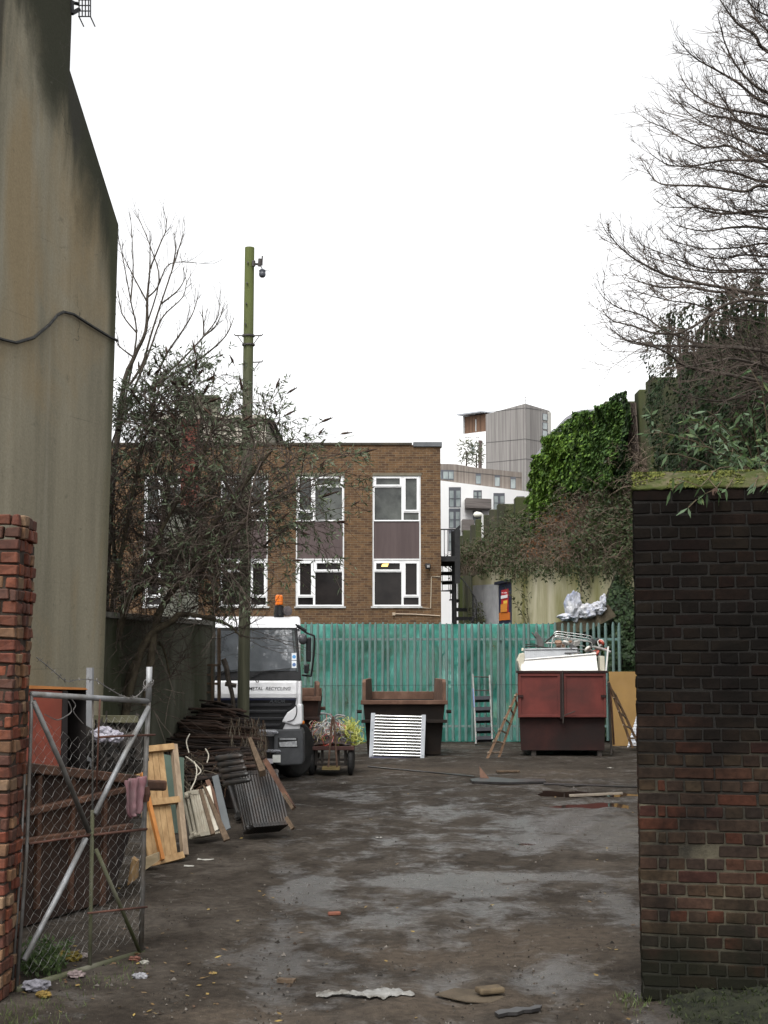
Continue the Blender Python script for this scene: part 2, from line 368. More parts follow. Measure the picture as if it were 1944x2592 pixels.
def right_pillar():
    O = G(1624, 2532); t = thing('brick_pillar', 'soot blackened brick gate pillar with a mossy hipped cap on the right', 'gate pillar', O, R(-10.4))
    M = MW[t.name]; Wd, D, H = 1.35, .8, 3.0
    mb = MB()
    def miss(x, z): return (.10 < x < .36 and .82 < z < .86)
    bricks(mb, (0, 0, 0), (1, 0, 0), (0, -1, 0), Wd, H, skip=miss, first=1, jit=.003)
    bricks(mb, (0, D, 0), (0, -1, 0), (-1, 0, 0), D - .062, H)
    for i, v in enumerate(mb.v):
        if v.x < .06 and v.y < .1: mb.v[i] = v + Vector((max(0, .022 * noise.noise((v.z * 9, 1, 4)) + .012 * noise.noise((v.z * 31, 2, 1))), max(0, .016 * noise.noise((v.z * 14, 7, 2))), 0))
    mm = islandmat('sooty_brick', [(.046, .027, .020), (.033, .022, .017), (.043, .030, .020), (.052, .026, .018), (.025, .019, .016), (.050, .036, .024), (.036, .025, .019), (.031, .022, .018), (.036, .017, .014), (.030, .022, .016), (.052, .021, .014), (.026, .018, .014), (.040, .026, .018)],
                   dirt=(.006, .0055, .005), dscale=1.3, dth=.52, bump=.7, rough=.92, dw=.12, spec=.03)
    # old soot thickens towards the top of the pillar
    nt = mm.node_tree; b = nt.nodes['Principled BSDF']; src = b.inputs['Base Color'].links[0].from_socket
    tc = N(nt, 'ShaderNodeTexCoord'); s = N(nt, 'ShaderNodeSeparateXYZ'); nt.links.new(tc.outputs['Object'], s.inputs[0])
    ad = N(nt, 'ShaderNodeMath', operation='MULTIPLY_ADD'); nt.links.new(noisetex(nt, 1.6, 8, dist=.6), ad.inputs[0]); ad.inputs[1].default_value = 2.2; nt.links.new(s.outputs[2], ad.inputs[2])
    k = N(nt, 'ShaderNodeMapRange', interpolation_type='SMOOTHSTEP'); nt.links.new(ad.outputs[0], k.inputs[0]); k.inputs[1].default_value = 1.9; k.inputs[2].default_value = 3.1; k.inputs[4].default_value = .85
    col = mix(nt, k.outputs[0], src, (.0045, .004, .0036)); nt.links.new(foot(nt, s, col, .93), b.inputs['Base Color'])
    mb.build('brickwork', mm, t, local=True, bevel=.005, uv=False, seg=1)
    c = MB(); c.bb((.008, .0065, 0), (Wd, D - .01, H - .004))
    mo = mat('old_lime_mortar', (.050, .043, .028), (.105, .092, .062), 9, .95, bump=.6, c3=(.006, .0055, .005), s3=1.3, f3=.50, w3=.12)
    nt = mo.node_tree; b = nt.nodes['Principled BSDF']; src = b.inputs['Base Color'].links[0].from_socket
    tc = N(nt, 'ShaderNodeTexCoord'); s = N(nt, 'ShaderNodeSeparateXYZ'); nt.links.new(tc.outputs['Object'], s.inputs[0])
    ad = N(nt, 'ShaderNodeMath', operation='MULTIPLY_ADD'); nt.links.new(noisetex(nt, 2.2, 8, dist=.8), ad.inputs[0]); ad.inputs[1].default_value = 2.4; nt.links.new(s.outputs[2], ad.inputs[2])
    k = N(nt, 'ShaderNodeMapRange', interpolation_type='SMOOTHSTEP'); nt.links.new(ad.outputs[0], k.inputs[0]); k.inputs[1].default_value = 1.7; k.inputs[2].default_value = 2.9; k.inputs[4].default_value = .97
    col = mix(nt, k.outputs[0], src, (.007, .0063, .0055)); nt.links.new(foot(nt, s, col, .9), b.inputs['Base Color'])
    c.build('mortar', mo, t, local=True)
    cp = MB(); n = 30; rows = []
    prof = [(0.0, 2.998), (-.012, 3.004), (.004, 3.018), (.06, 3.054), (.13, 3.094), (.20, 3.123), (.3, 3.133), (.4, 3.138)]
    def ring(i, z):
        x0, x1, y0, y1 = i, Wd - i, i, D - i; r = []
        for k in range(n): r.append(Vector((x0 + (x1 - x0) * k / n, y0, z)))
        for k in range(n): r.append(Vector((x1, y0 + (y1 - y0) * k / n, z)))
        for k in range(n): r.append(Vector((x1 - (x1 - x0) * k / n, y1, z)))
        for k in range(n + 1): r.append(Vector((x0, y1 - (y1 - y0) * k / n, z)))
        return [p + Vector((.012 * noise.noise(p * 13 + Vector((5, 0, 0))), .010 * noise.noise(p * 15), .024 * noise.noise(p * 7) + .014 * noise.noise(p * 24))) for p in r]
    cp.sheet([ring(i, z) for i, z in prof])
    cm = mat('mossy_cement', (.062, .051, .031), (.125, .10, .064), 10, .95, bump=.8, bscale=45, c3=(.034, .042, .009), s3=6, f3=.44, w3=.08)
    cap = cp.build('cap', cm, t, local=True, smooth=True)
    ms = MB()
    for _ in range(2600):
        x = ru(0, Wd); q = ru(-.02, .3); z = np.interp(q, [-.012, .004, .06, .13, .2, .3], [3.004, 3.018, 3.054, 3.094, 3.123, 3.133])
        if noise.noise((x * 5, q * 6, 4)) < -.02: continue
        p = Vector((x, q, z + .006)); s_ = ru(.006, .016)
        a = Vector((ru(-1, 1), ru(-1, 1), ru(-.2, 1))).normalized() * s_; bq = a.orthogonal().normalized() * s_ * .6
        ms.add([p - a, p + bq, p + a, p - bq], [(0, 1, 2, 3)])
    ms.build('moss', leafmat('moss', [(.030, .040, .006), (.075, .085, .015), (.11, .115, .022), (.05, .06, .012)], .9, .1), cap, local=True, uv=False, norm=False)
right_pillar()
def left_pillar():
    x0 = P(28, 1900, 8.3).x
    t = thing('brick_pillar', 'broken red and yellow brick gate pillar at the left edge of the gateway', 'gate pillar', (x0 - .02, 8.3, 0), 0, rot=(0, R(.75), 0))
    mb = MB(); Wd, D, H = .9, .42, 2.80
    def top(x, z): return (z > 2.72 and x < .78 and rnd() < .5)
    bricks(mb, (-Wd, 0, 0), (1, 0, 0), (0, -1, 0), Wd, H, skip=top, jit=.010, lens=(.16, .10), vj=.006)
    bricks(mb, (0, .062, 0), (0, 1, 0), (1, 0, 0), D - .062, H, first=1, jit=.014, lens=(.12, .075), skip=lambda x, z: rnd() < .02, vj=.007)
    mb.build('brickwork', islandmat('red_stock_brick', [(.145, .040, .022), (.11, .034, .021), (.17, .052, .027), (.085, .031, .022), (.18, .100, .055), (.135, .044, .024), (.15, .080, .043), (.10, .040, .026), (.20, .130, .080), (.075, .034, .024), (.12, .036, .022)],
             dirt=(.030, .016, .011), dscale=2.6, dth=.56, bump=.8, rough=.7, spec=.2), t, local=True, bevel=.006, uv=False, seg=1)
    c = MB(); c.bb((-Wd, .012, 0), (-.014, D, H - .12))
    c.build('mortar', mat('dark_mortar', (.022, .016, .012), (.045, .033, .025), 12, .95, bump=.5), t, local=True)
left_pillar()

# ============================================================ RENDERED GABLE (left) and boundary wall
LB = vplane(0, 14.2, 263, 16)
def left_building():
    c = LB.pt(263, 1690); c.z = 0
    t = thing('rendered_building', 'tall stained render gable building with a steep sloping edge on the left', 'building', c)
    m, nt, b = _new('stained_render')
    tc = N(nt, 'ShaderNodeTexCoord')
    v = noisetex(nt, 1.6, 8, (1, 1, .09)); v2 = noisetex(nt, 5, 8, (1, 1, .05)); big = noisetex(nt, .7, 6, (1, 1, .45), dist=.6); fine = noisetex(nt, 40, 6)
    col = ramp(nt, v, [(.30, (.125, .114, .082)), (.5, (.200, .181, .131)), (.70, (.272, .247, .186))])
    col = mix(nt, ramp(nt, big, [(.46, 0.0), (.60, .75)]), col, (.200, .152, .085))
    col = mix(nt, ramp(nt, v2, [(.55, 0.0), (.75, .5)]), col, (.26, .242, .193))
    col = mix(nt, ramp(nt, noisetex(nt, 2.3, 8, (1, 1, .04), dist=.2), [(.57, 0.0), (.68, .7)]), col, (.048, .046, .036))
    # dark band hanging under the raking edge and black streaks from the top
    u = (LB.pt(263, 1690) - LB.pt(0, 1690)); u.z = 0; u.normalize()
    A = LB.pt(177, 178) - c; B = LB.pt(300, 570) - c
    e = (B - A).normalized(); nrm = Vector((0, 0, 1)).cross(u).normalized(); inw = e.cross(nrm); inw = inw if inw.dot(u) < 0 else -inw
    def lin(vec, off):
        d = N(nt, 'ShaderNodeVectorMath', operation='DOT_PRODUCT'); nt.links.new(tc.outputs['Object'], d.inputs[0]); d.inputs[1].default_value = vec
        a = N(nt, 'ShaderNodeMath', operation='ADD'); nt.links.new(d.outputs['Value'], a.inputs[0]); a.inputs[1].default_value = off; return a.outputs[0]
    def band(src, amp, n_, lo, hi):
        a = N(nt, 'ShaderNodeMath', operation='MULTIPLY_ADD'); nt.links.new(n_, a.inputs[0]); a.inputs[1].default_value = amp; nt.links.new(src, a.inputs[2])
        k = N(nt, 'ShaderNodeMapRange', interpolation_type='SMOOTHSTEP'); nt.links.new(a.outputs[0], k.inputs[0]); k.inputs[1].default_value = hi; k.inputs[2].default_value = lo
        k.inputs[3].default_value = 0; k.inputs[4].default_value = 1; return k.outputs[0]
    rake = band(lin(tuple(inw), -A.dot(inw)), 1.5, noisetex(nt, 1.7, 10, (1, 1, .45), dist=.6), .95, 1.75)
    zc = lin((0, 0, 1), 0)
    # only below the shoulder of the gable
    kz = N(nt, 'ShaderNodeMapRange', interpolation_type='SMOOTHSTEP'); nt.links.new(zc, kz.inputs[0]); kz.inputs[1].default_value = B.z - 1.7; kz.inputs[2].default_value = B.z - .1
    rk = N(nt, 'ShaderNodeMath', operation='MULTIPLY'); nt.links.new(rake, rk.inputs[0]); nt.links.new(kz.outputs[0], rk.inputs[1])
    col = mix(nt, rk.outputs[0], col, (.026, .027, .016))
    edge = band(lin(tuple(-u), 0), .3, noisetex(nt, 2, 6, (1, 1, .2)), .12, .30)
    k2 = N(nt, 'ShaderNodeMapRange', interpolation_type='SMOOTHSTEP'); nt.links.new(zc, k2.inputs[0]); k2.inputs[1].default_value = 3.5; k2.inputs[2].default_value = 6.3; k2.inputs[3].default_value = .55; k2.inputs[4].default_value = .95
    ek = N(nt, 'ShaderNodeMath', operation='MULTIPLY'); nt.links.new(edge, ek.inputs[0]); nt.links.new(k2.outputs[0], ek.inputs[1])
    col = mix(nt, ek.outputs[0], col, (.036, .038, .020))
    tp = N(nt, 'ShaderNodeMath', operation='MULTIPLY'); nt.links.new(noisetex(nt, 1.5, 8, (1, 1, .16), dist=.6), tp.inputs[0])
    kt = N(nt, 'ShaderNodeMapRange', interpolation_type='SMOOTHSTEP'); nt.links.new(zc, kt.inputs[0]); kt.inputs[1].default_value = A.z - 2.6; kt.inputs[2].default_value = A.z - .2
    nt.links.new(kt.outputs[0], tp.inputs[1])
    col = mix(nt, ramp(nt, tp.outputs[0], [(.44, 0.0), (.58, .85)]), col, (.028, .027, .021))
    bt = N(nt, 'ShaderNodeTexBrick'); bt.offset = .37; nt.links.new(tc.outputs['UV'], bt.inputs['Vector']); bt.inputs['Scale'].default_value = 1; bt.inputs['Brick Width'].default_value = 2.3; bt.inputs['Row Height'].default_value = .93; bt.inputs['Mortar Size'].default_value = .006; bt.inputs['Mortar Smooth'].default_value = .6
    jm = N(nt, 'ShaderNodeMath', operation='MULTIPLY'); nt.links.new(bt.outputs['Fac'], jm.inputs[0]); nt.links.new(ramp(nt, noisetex(nt, 1.1, 5), [(.48, 0.0), (.66, .45)]), jm.inputs[1]); col = mix(nt, jm.outputs[0], col, (.045, .042, .032))
    vo = N(nt, 'ShaderNodeTexVoronoi', feature='DISTANCE_TO_EDGE'); vo.inputs['Scale'].default_value = .55; mp = N(nt, 'ShaderNodeVectorMath', operation='ADD'); ns = N(nt, 'ShaderNodeTexNoise'); ns.inputs['Scale'].default_value = 2.5; ns.inputs['Detail'].default_value = 8; nt.links.new(tc.outputs['Object'], ns.inputs['Vector']); nt.links.new(tc.outputs['Object'], mp.inputs[0]); nt.links.new(ns.outputs['Color'], mp.inputs[1]); nt.links.new(mp.outputs[0], vo.inputs['Vector'])
    ck = N(nt, 'ShaderNodeMath', operation='MULTIPLY'); nt.links.new(ramp(nt, vo.outputs['Distance'], [(.002, 1.0), (.007, 0.0)]), ck.inputs[0]); nt.links.new(ramp(nt, noisetex(nt, .6, 4), [(.54, 0.0), (.62, .75)]), ck.inputs[1]); col = mix(nt, ck.outputs[0], col, (.04, .037, .028))
    col = mix(nt, ramp(nt, noisetex(nt, 7, 8), [(.64, 0.0), (.74, .6)]), col, (.075, .07, .052))
    col = mix(nt, .35, col, ramp(nt, fine, [(.3, (.6, .6, .6)), (.7, (1.3, 1.3, 1.3))]), 'MULTIPLY')
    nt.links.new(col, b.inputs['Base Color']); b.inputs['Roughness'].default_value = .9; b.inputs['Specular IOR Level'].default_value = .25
    bumpit(nt, b, mix(nt, .5, fine, v2), .35, .01)
    mb = MB()
    out = [(-420, -160), (186, -160), (181, 60), (177, 178), (300, 570), (294, 760), (290, 900), (263, 1690), (255, 1960), (-420, 1960)]
    pts = LB.pts(out); pts[-1].z = pts[-2].z = -.02
    back = (-LB.n) * 6
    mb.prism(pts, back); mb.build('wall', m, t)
    cb = MB(); cb.tube([LB.pt(x, y, .03) for x, y in ((-60, 840), (0, 860), (35, 868), (80, 855), (120, 822), (140, 798), (155, 790), (180, 796), (230, 828), (268, 851), (292, 863))], .018, 6)
    tag(cb.build('black_cable', mat('black_rubber', (.012, .012, .012), (.03, .03, .028), 20, .6)), 'black cable sagging across the stained render gable', 'cable')
    g = thing('lamp_cage', 'small dark metal grille cage bracketed to the top edge of the gable', 'cage', LB.pt(205, 20, -.1))
    f = fplane(LB.pt(205, 20).y - .05); gm = flat('dark_iron', (.02, .02, .022), .5, .6)
    gr = MB()
    for x in (200, 208, 216, 224, 229): gr.tube([f.pt(x, -30), f.pt(x, 42)], .008, 5)
    for y in (-28, -14, 0, 14, 28, 42): gr.tube([f.pt(198, y), f.pt(230, y)], .008, 5)
    for x in (200, 229):
        for y in (-28, 42): gr.tube([f.pt(x, y), f.pt(x, y) + Vector((0, .25, 0))], .008, 5)
    gr.build('grille', gm, g)
    br = MB(); br.tube([LB.pt(181, 4, 0), f.pt(188, 8), f.pt(200, 10)], .022, 6); br.tube([LB.pt(182, 34, 0), f.pt(200, 24)], .025, 6)
    br.tube([LB.pt(181, 4, 0), LB.pt(182, 34, 0)], .03, 6); br.build('bracket', gm, g)
left_building()
def boundary_wall():
    a = P(200, 1660, 16.4); b = P(527, 1660, 21.5); a.z = b.z = 0
    t = thing('concrete_wall', 'mossy concrete boundary wall behind the bare shrub', 'wall', a)
    d = (b - a).normalized(); n = Vector((d.y, -d.x, 0)); L = (b - a).length
    cm = mat('mossy_concrete', (.055, .056, .042), (.125, .122, .095), 2.2, .9, bump=.5, bscale=25, stretch=(1, 1, .25), c3=(.030, .034, .017), s3=1.2, f3=.5, st3=(1, 1, .3))
    mb = MB(); k = 0; x = 0
    while x < L - .3:
        l = min(1.2, L - x); mb.bar(a + d * (x + .006) + Vector((0, 0, 1.22)), a + d * (x + l - .006) + Vector((0, 0, 1.22)), 2.48, .14, n); x += l
    mb.build('panel', cm, t)
    po = MB(); po.bar(b + Vector((0, 0, 0)), b + Vector((0, 0, 2.62)), .16, .2, d); po.build('end_post', cm, t)
    cp = MB(); cp.bar(a + Vector((0, 0, 2.5)), b - d * .12 + Vector((0, 0, 2.5)), .22, .07, Vector((0, 0, 1))); cp.build('coping', mat('pale_coping', (.09, .09, .075), (.20, .195, .17), 5, .85), t)
    # pier behind the wall
    q = P(452, 1660, 24.5); q.z = 0
    t = thing('concrete_pier', 'grey green concrete pier standing behind the boundary wall and shrub', 'pier', q, R(24))
    h = P(452, 1300, 24.5).z; mb = MB(); mb.box((0, 0, h / 2), (.58, .42, h)); mb.build('shaft', mat('pier_concrete', (.12, .125, .10), (.21, .21, .175), 3, .9, bump=.3, stretch=(1, 1, .3)), t, local=True, bevel=.02)
    mb = MB(); mb.box((0, 0, h + .05), (.68, .52, .1)); mb.build('cap', cm, t, local=True, bevel=.02)
boundary_wall()

# ============================================================ BRICK OFFICE BLOCK
def brick_tex(name, c1, c2, mort, bw=.225, rh=.075, ms=.011, stain=(.06, .04, .025), off=.5):
    m, nt, b = _new(name); tc = N(nt, 'ShaderNodeTexCoord'); bt = N(nt, 'ShaderNodeTexBrick'); bt.offset = off
    nt.links.new(tc.outputs['UV'], bt.inputs['Vector'])
    bt.inputs['Scale'].default_value = 1; bt.inputs['Brick Width'].default_value = bw; bt.inputs['Row Height'].default_value = rh; bt.inputs['Mortar Size'].default_value = ms * .5
    bt.inputs['Mortar Smooth'].default_value = .2; bt.inputs['Bias'].default_value = -.1
    bt.inputs['Color1'].default_value = rgba(c1); bt.inputs['Color2'].default_value = rgba(c2); bt.inputs['Mortar'].default_value = rgba(mort)
    col = mix(nt, .8, bt.outputs['Color'], ramp(nt, noisetex(nt, 6, 8), [(.3, (.62, .6, .58)), (.7, (1.3, 1.28, 1.25))]), 'MULTIPLY')
    col = mix(nt, ramp(nt, noisetex(nt, .5, 8, (1, 1, .5), dist=.5), [(.5, 0.0), (.75, .6)]), col, stain)
    nt.links.new(col, b.inputs['Base Color']); b.inputs['Roughness'].default_value = .9; b.inputs['Specular IOR Level'].default_value = .2
    inv = N(nt, 'ShaderNodeMath', operation='SUBTRACT'); inv.inputs[0].default_value = 1; nt.links.new(bt.outputs['Fac'], inv.inputs[1])
    bumpit(nt, b, inv.outputs[0], .5, .01); return m
M_WHITE = mat('white_window_frame', (.62, .62, .62), (.70, .70, .70), 3, .5)
def glassmat(name, c, rough=.06, spec=.25, tint2=None):
    if tint2: return mat(name, c, tint2, 1.3, rough, spec=spec)
    return mat(name, c, None, rough=rough, spec=spec)
M_DARKGLASS = glassmat('dark_glass', (.010, .009, .009), .08, .18, (.022, .019, .018))
M_PAINTEDREFL = glassmat('painted_reflection_glass', (.014, .016, .015), .08, .35, (.075, .08, .072))  # upper panes: pale mottle in the colour stands in for reflections
def office():
    FP = fplane(45.0); x0 = FP.pt(255, 1400).x; x1 = FP.pt(1116, 1400).x; zt = FP.pt(1000, 1126).z
    t = thing('office_block', 'brown brick office block with white framed windows behind the green fence', 'building', ((x0 + x1) / 2, 45, 0))
    bm_ = brick_tex('brown_stock_brick', (.112, .064, .031), (.055, .031, .019), (.15, .122, .085))
    # wall with real openings: piers, spandrels above and below each bay
    BAY = [(943, 1065), (749, 871), (557, 678), (363, 485)]
    yt, yb = 1201, 1536
    zT, zB = FP.pt(1000, yt).z, FP.pt(1000, yb).z
    mb = MB(); xs = [x1]
    bx = [(FP.pt(a, 1370).x, FP.pt(b_, 1370).x) for a, b_ in BAY]
    cur = x1
    for a, b_ in bx:
        mb.bb((b_, 45, zB), (cur, 45.3, zT)); cur = a
    mb.bb((x0, 45, zB), (cur, 45.3, zT)); mb.bb((x0, 45, 0), (x1, 45.3, zB)); mb.bb((x0, 45, zT), (x1, 45.3, zt))
    mb.bb((x0, 45.3, 0), (x0 + .3, 57, zt)); mb.bb((x1 - .3, 45.3, 0), (x1, 57, zt)); mb.bb((x0, 57, 0), (x1, 57.3, zt))
    mb.build('wall', bm_, t)
    fl = MB()
    for z in (.2, zB - .4, FP.pt(1000, 1366).z): fl.bb((x0 + .3, 45.9, z - .12), (x1 - .3, 57, z + .12))
    fl.bb((x0 + .3, 48.4, 0), (x1 - .3, 48.6, zt - .4))
    fl.build('floor_slab', mat('dim_interior', (.05, .045, .04), (.09, .085, .075), 2, .9), t)
    rf = MB(); rf.bb((x0 + .3, 45.3, zt - .45), (x1 - .3, 57, zt - .3)); rf.build('roof', mat('roof_felt', (.05, .05, .05), (.09, .09, .085), 3, .9), t)
    cp = MB(); cp.bb((x0 - .04, 44.95, zt), (FP.pt(1043, 1124).x, 45.36, zt + .07)); cp.build('coping', mat('dark_coping', (.030, .028, .022), (.065, .055, .04), 4, .8), t)
    cp = MB(); cp.bb((FP.pt(1046, 1124).x, 44.93, zt - .06), (x1 + .05, 45.38, zt + .085)); cp.build('lead_flashing', mat('grey_lead', (.07, .075, .08), (.11, .115, .12), 3, .5), t)
    cp = MB(); cp.bb((x0 - .03, 46.6, zt + .02), (FP.pt(692, 1100).x, 47, zt + .24)); cp.build('white_fascia', M_WHITE, t)
    PAN = mat('brown_panel', (.060, .043, .042), (.078, .057, .055), 2, .55, stretch=(3, 3, .3))
    SURR = mat('grey_surround', (.46, .46, .46), (.55, .55, .54), 4, .6)
    for bi, (a, b_) in enumerate(BAY):
        mir = bi in (1, 3); Wp = b_ - a
        def X(u): return a + Wp * ((1 - u) if mir else u)
        lt = MB(); lt.rect(FP, a, 1198, b_ + 2, 1204, .2, .02); lt.build('lintel', mat('lintel_concrete', (.10, .09, .065), (.15, .135, .10), 5, .9), t)
        pn = MB(); pn.rect(FP, a + 2, 1319, b_ - 3, 1414, .05, -.06); pn.build('spandrel_panel', PAN, t)
        sr = MB()
        sr.rect(FP, a - .5, 1203, a + 3, 1536, .16, -.01); sr.rect(FP, b_ - 3.5, 1203, b_ + .5, 1536, .16, -.012); sr.rect(FP, a + 3, 1414, b_ - 3.5, 1418.5, .16, -.011)
        sr.build('bay_surround', SURR, t)
        for wi, (ya, yb_) in enumerate(((1204, 1319), (1419, 1534))):
            h = yb_ - ya; fr = MB()
            def RR(u0, v0, u1, v1, th=.1, off=-.03):
                p = sorted((X(u0), X(u1))); fr.rect(FP, p[0], ya + h * v0, p[1], ya + h * v1, th, off)
            RR(.02, 0, .98, .028); RR(.02, .972, .98, 1); RR(.02, .028, .042, .972); RR(.958, .028, .98, .972); RR(.60, .028, .645, .972)
            RR(.042, .225, .60, .252); RR(.645, .785, .958, .812)
            # sash frames stand a little proud
            for q in ((.042, .028, .60, .055), (.042, .195, .60, .225), (.042, .055, .075, .195), (.567, .055, .60, .195), (.645, .028, .958, .06), (.645, .75, .958, .785), (.645, .06, .685, .75), (.918, .06, .958, .75)): RR(*q, .08, -.012)
            f = fr.build('window', M_WHITE, t)
            g = MB()
            for q in ((.03, .02, .605, .23), (.03, .25, .605, .98), (.64, .02, .965, .79), (.64, .81, .965, .98)):
                p = sorted((X(q[0]), X(q[2]))); g.rect(FP, p[0], ya + h * q[1], p[1], ya + h * q[3], .01, -.085)
            g.build('pane', M_PAINTEDREFL if wi == 0 else M_DARKGLASS, f)
        sl = MB(); sl.rect(FP, a - 4, 1535, b_ + 4, 1539, .18, .05); sl.build('sill', mat('grey_sill', (.30, .30, .29), (.42, .41, .40), 6, .7), t)
    lm, nt, b = _new('lit_lamp_panel'); b.inputs['Emission Color'].default_value = (1, .62, .16, 1); b.inputs['Emission Strength'].default_value = .95; b.inputs['Base Color'].default_value = (.3, .2, .1, 1)
    q = MB(); q.pan(FP, [(968, 1427), (984, 1426), (981, 1434), (965, 1434)], .02, -.055); q.build('ceiling_lamp', lm, t)
    fl = thing('floodlight', 'small black floodlight on the brick wall right of the windows', 'floodlight', FP.pt(1083, 1434)); q = MB()
    q.box(FP.pt(1083, 1434, .16), (.17, .14, .16), Matrix.Rotation(R(25), 3, 'X')); q.build('housing', flat('black_plastic', (.012, .012, .013), .4), fl, bevel=.02)
    q = MB(); q.box(FP.pt(1083.5, 1435, .235), (.09, .012, .07), Matrix.Rotation(R(25), 3, 'X')); q.build('lens', flat('lamp_lens', (.5, .5, .5), .2), fl)
    q = MB(); q.tube([FP.pt(1085, 1438, .12), FP.pt(1087, 1443, .0)], .02, 6); q.build('bracket', flat('black_plastic', (.012,) * 3), fl); q = MB(); q.tube([FP.pt(1077, 1429, .14), FP.pt(1077, 1429, 0)], .02, 6); q.build('bracket', flat('black_plastic', (.012,) * 3), fl)
    q = MB(); q.tube(FP.pts([(1114, 1460), (1092, 1460), (1090, 1540), (1060, 1538), (1060, 1542)], .02), .013, 5); tag(q.build('wall_cable', flat('pale_cable', (.38, .33, .25))), 'pale thin cable run down the brick wall under the floodlight', 'cable')
    q = MB(); q.tube(FP.pts([(998, 1554), (1050, 1555), (1114, 1559)], .03), .018, 5); q.box(FP.pt(997, 1554, .04), (.09, .06, .09)); tag(q.build('pipe', flat('pale_pipe', (.32, .25, .18))), 'pale horizontal pipe with a square box low on the brick wall', 'pipe')
office()

# ============================================================ HOUSE AND CHIMNEY BEHIND THE SHRUB
def old_house():
    FP = fplane(66.0); c = FP.pt(540, 1300); c.z = 0
    t = thing('old_house', 'pale rendered house with dark hipped roof behind the bare shrub', 'house', c)
    mb = MB(); mb.bb((FP.pt(395, 1200).x, 66, 0), (FP.pt(672, 1200).x, 74, FP.pt(500, 1050).z)); mb.build('wall', mat('aged_render', (.30, .27, .22), (.42, .39, .33), 1.2, .9, stretch=(1, 1, .4)), t)
    a, b, z0, z1 = FP.pt(390, 1050).x, FP.pt(694, 1050).x, FP.pt(500, 1062).z, FP.pt(500, 1020).z
    r = MB(); vs = [Vector(p) for p in ((a, 65.7, z0), (b, 65.7, z0), (b, 74.3, z0), (a, 74.3, z0), (a + 2.5, 70, z1), (b - 1.6, 70, z1))]
    r.add(vs, [(0, 1, 5, 4), (1, 2, 5), (2, 3, 4, 5), (3, 0, 4), (3, 2, 1, 0)]); r.build('roof', mat('slate', (.045, .045, .045), (.085, .085, .08), 6, .8, bump=.4), t)
    k = MB(); k.bb((FP.pt(440, 1030).x, 67.6, z0), (FP.pt(540, 1030).x, 69, FP.pt(480, 992).z)); k.bb((FP.pt(436, 1030).x, 67.5, FP.pt(480, 992).z + .005), (FP.pt(544, 1030).x, 69.1, FP.pt(480, 985).z))
    k.build('chimney', mat('mossy_stone', (.085, .085, .06), (.15, .145, .11), 3, .9), t)
    F2 = fplane(30.0); c = F2.pt(478, 1300); c.z = 0
    t = thing('red_flue', 'dull red square flue stack rising behind the shrub', 'flue', c)
    mb = MB(); zt = F2.pt(478, 1075).z; mb.bb((F2.pt(458, 1200).x, 30, 0), (F2.pt(500, 1200).x, 30.36, zt)); mb.build('stack', mat('dull_red_brick', (.095, .030, .022), (.15, .048, .035), 4, .9, bump=.4), t)
    mb = MB(); mb.bb((F2.pt(454, 1200).x, 29.96, zt + .003), (F2.pt(504, 1200).x, 30.4, zt + .12)); mb.build('cap', mat('dull_red_cap', (.08, .035, .028), (.11, .05, .04), 4), t)
old_house()

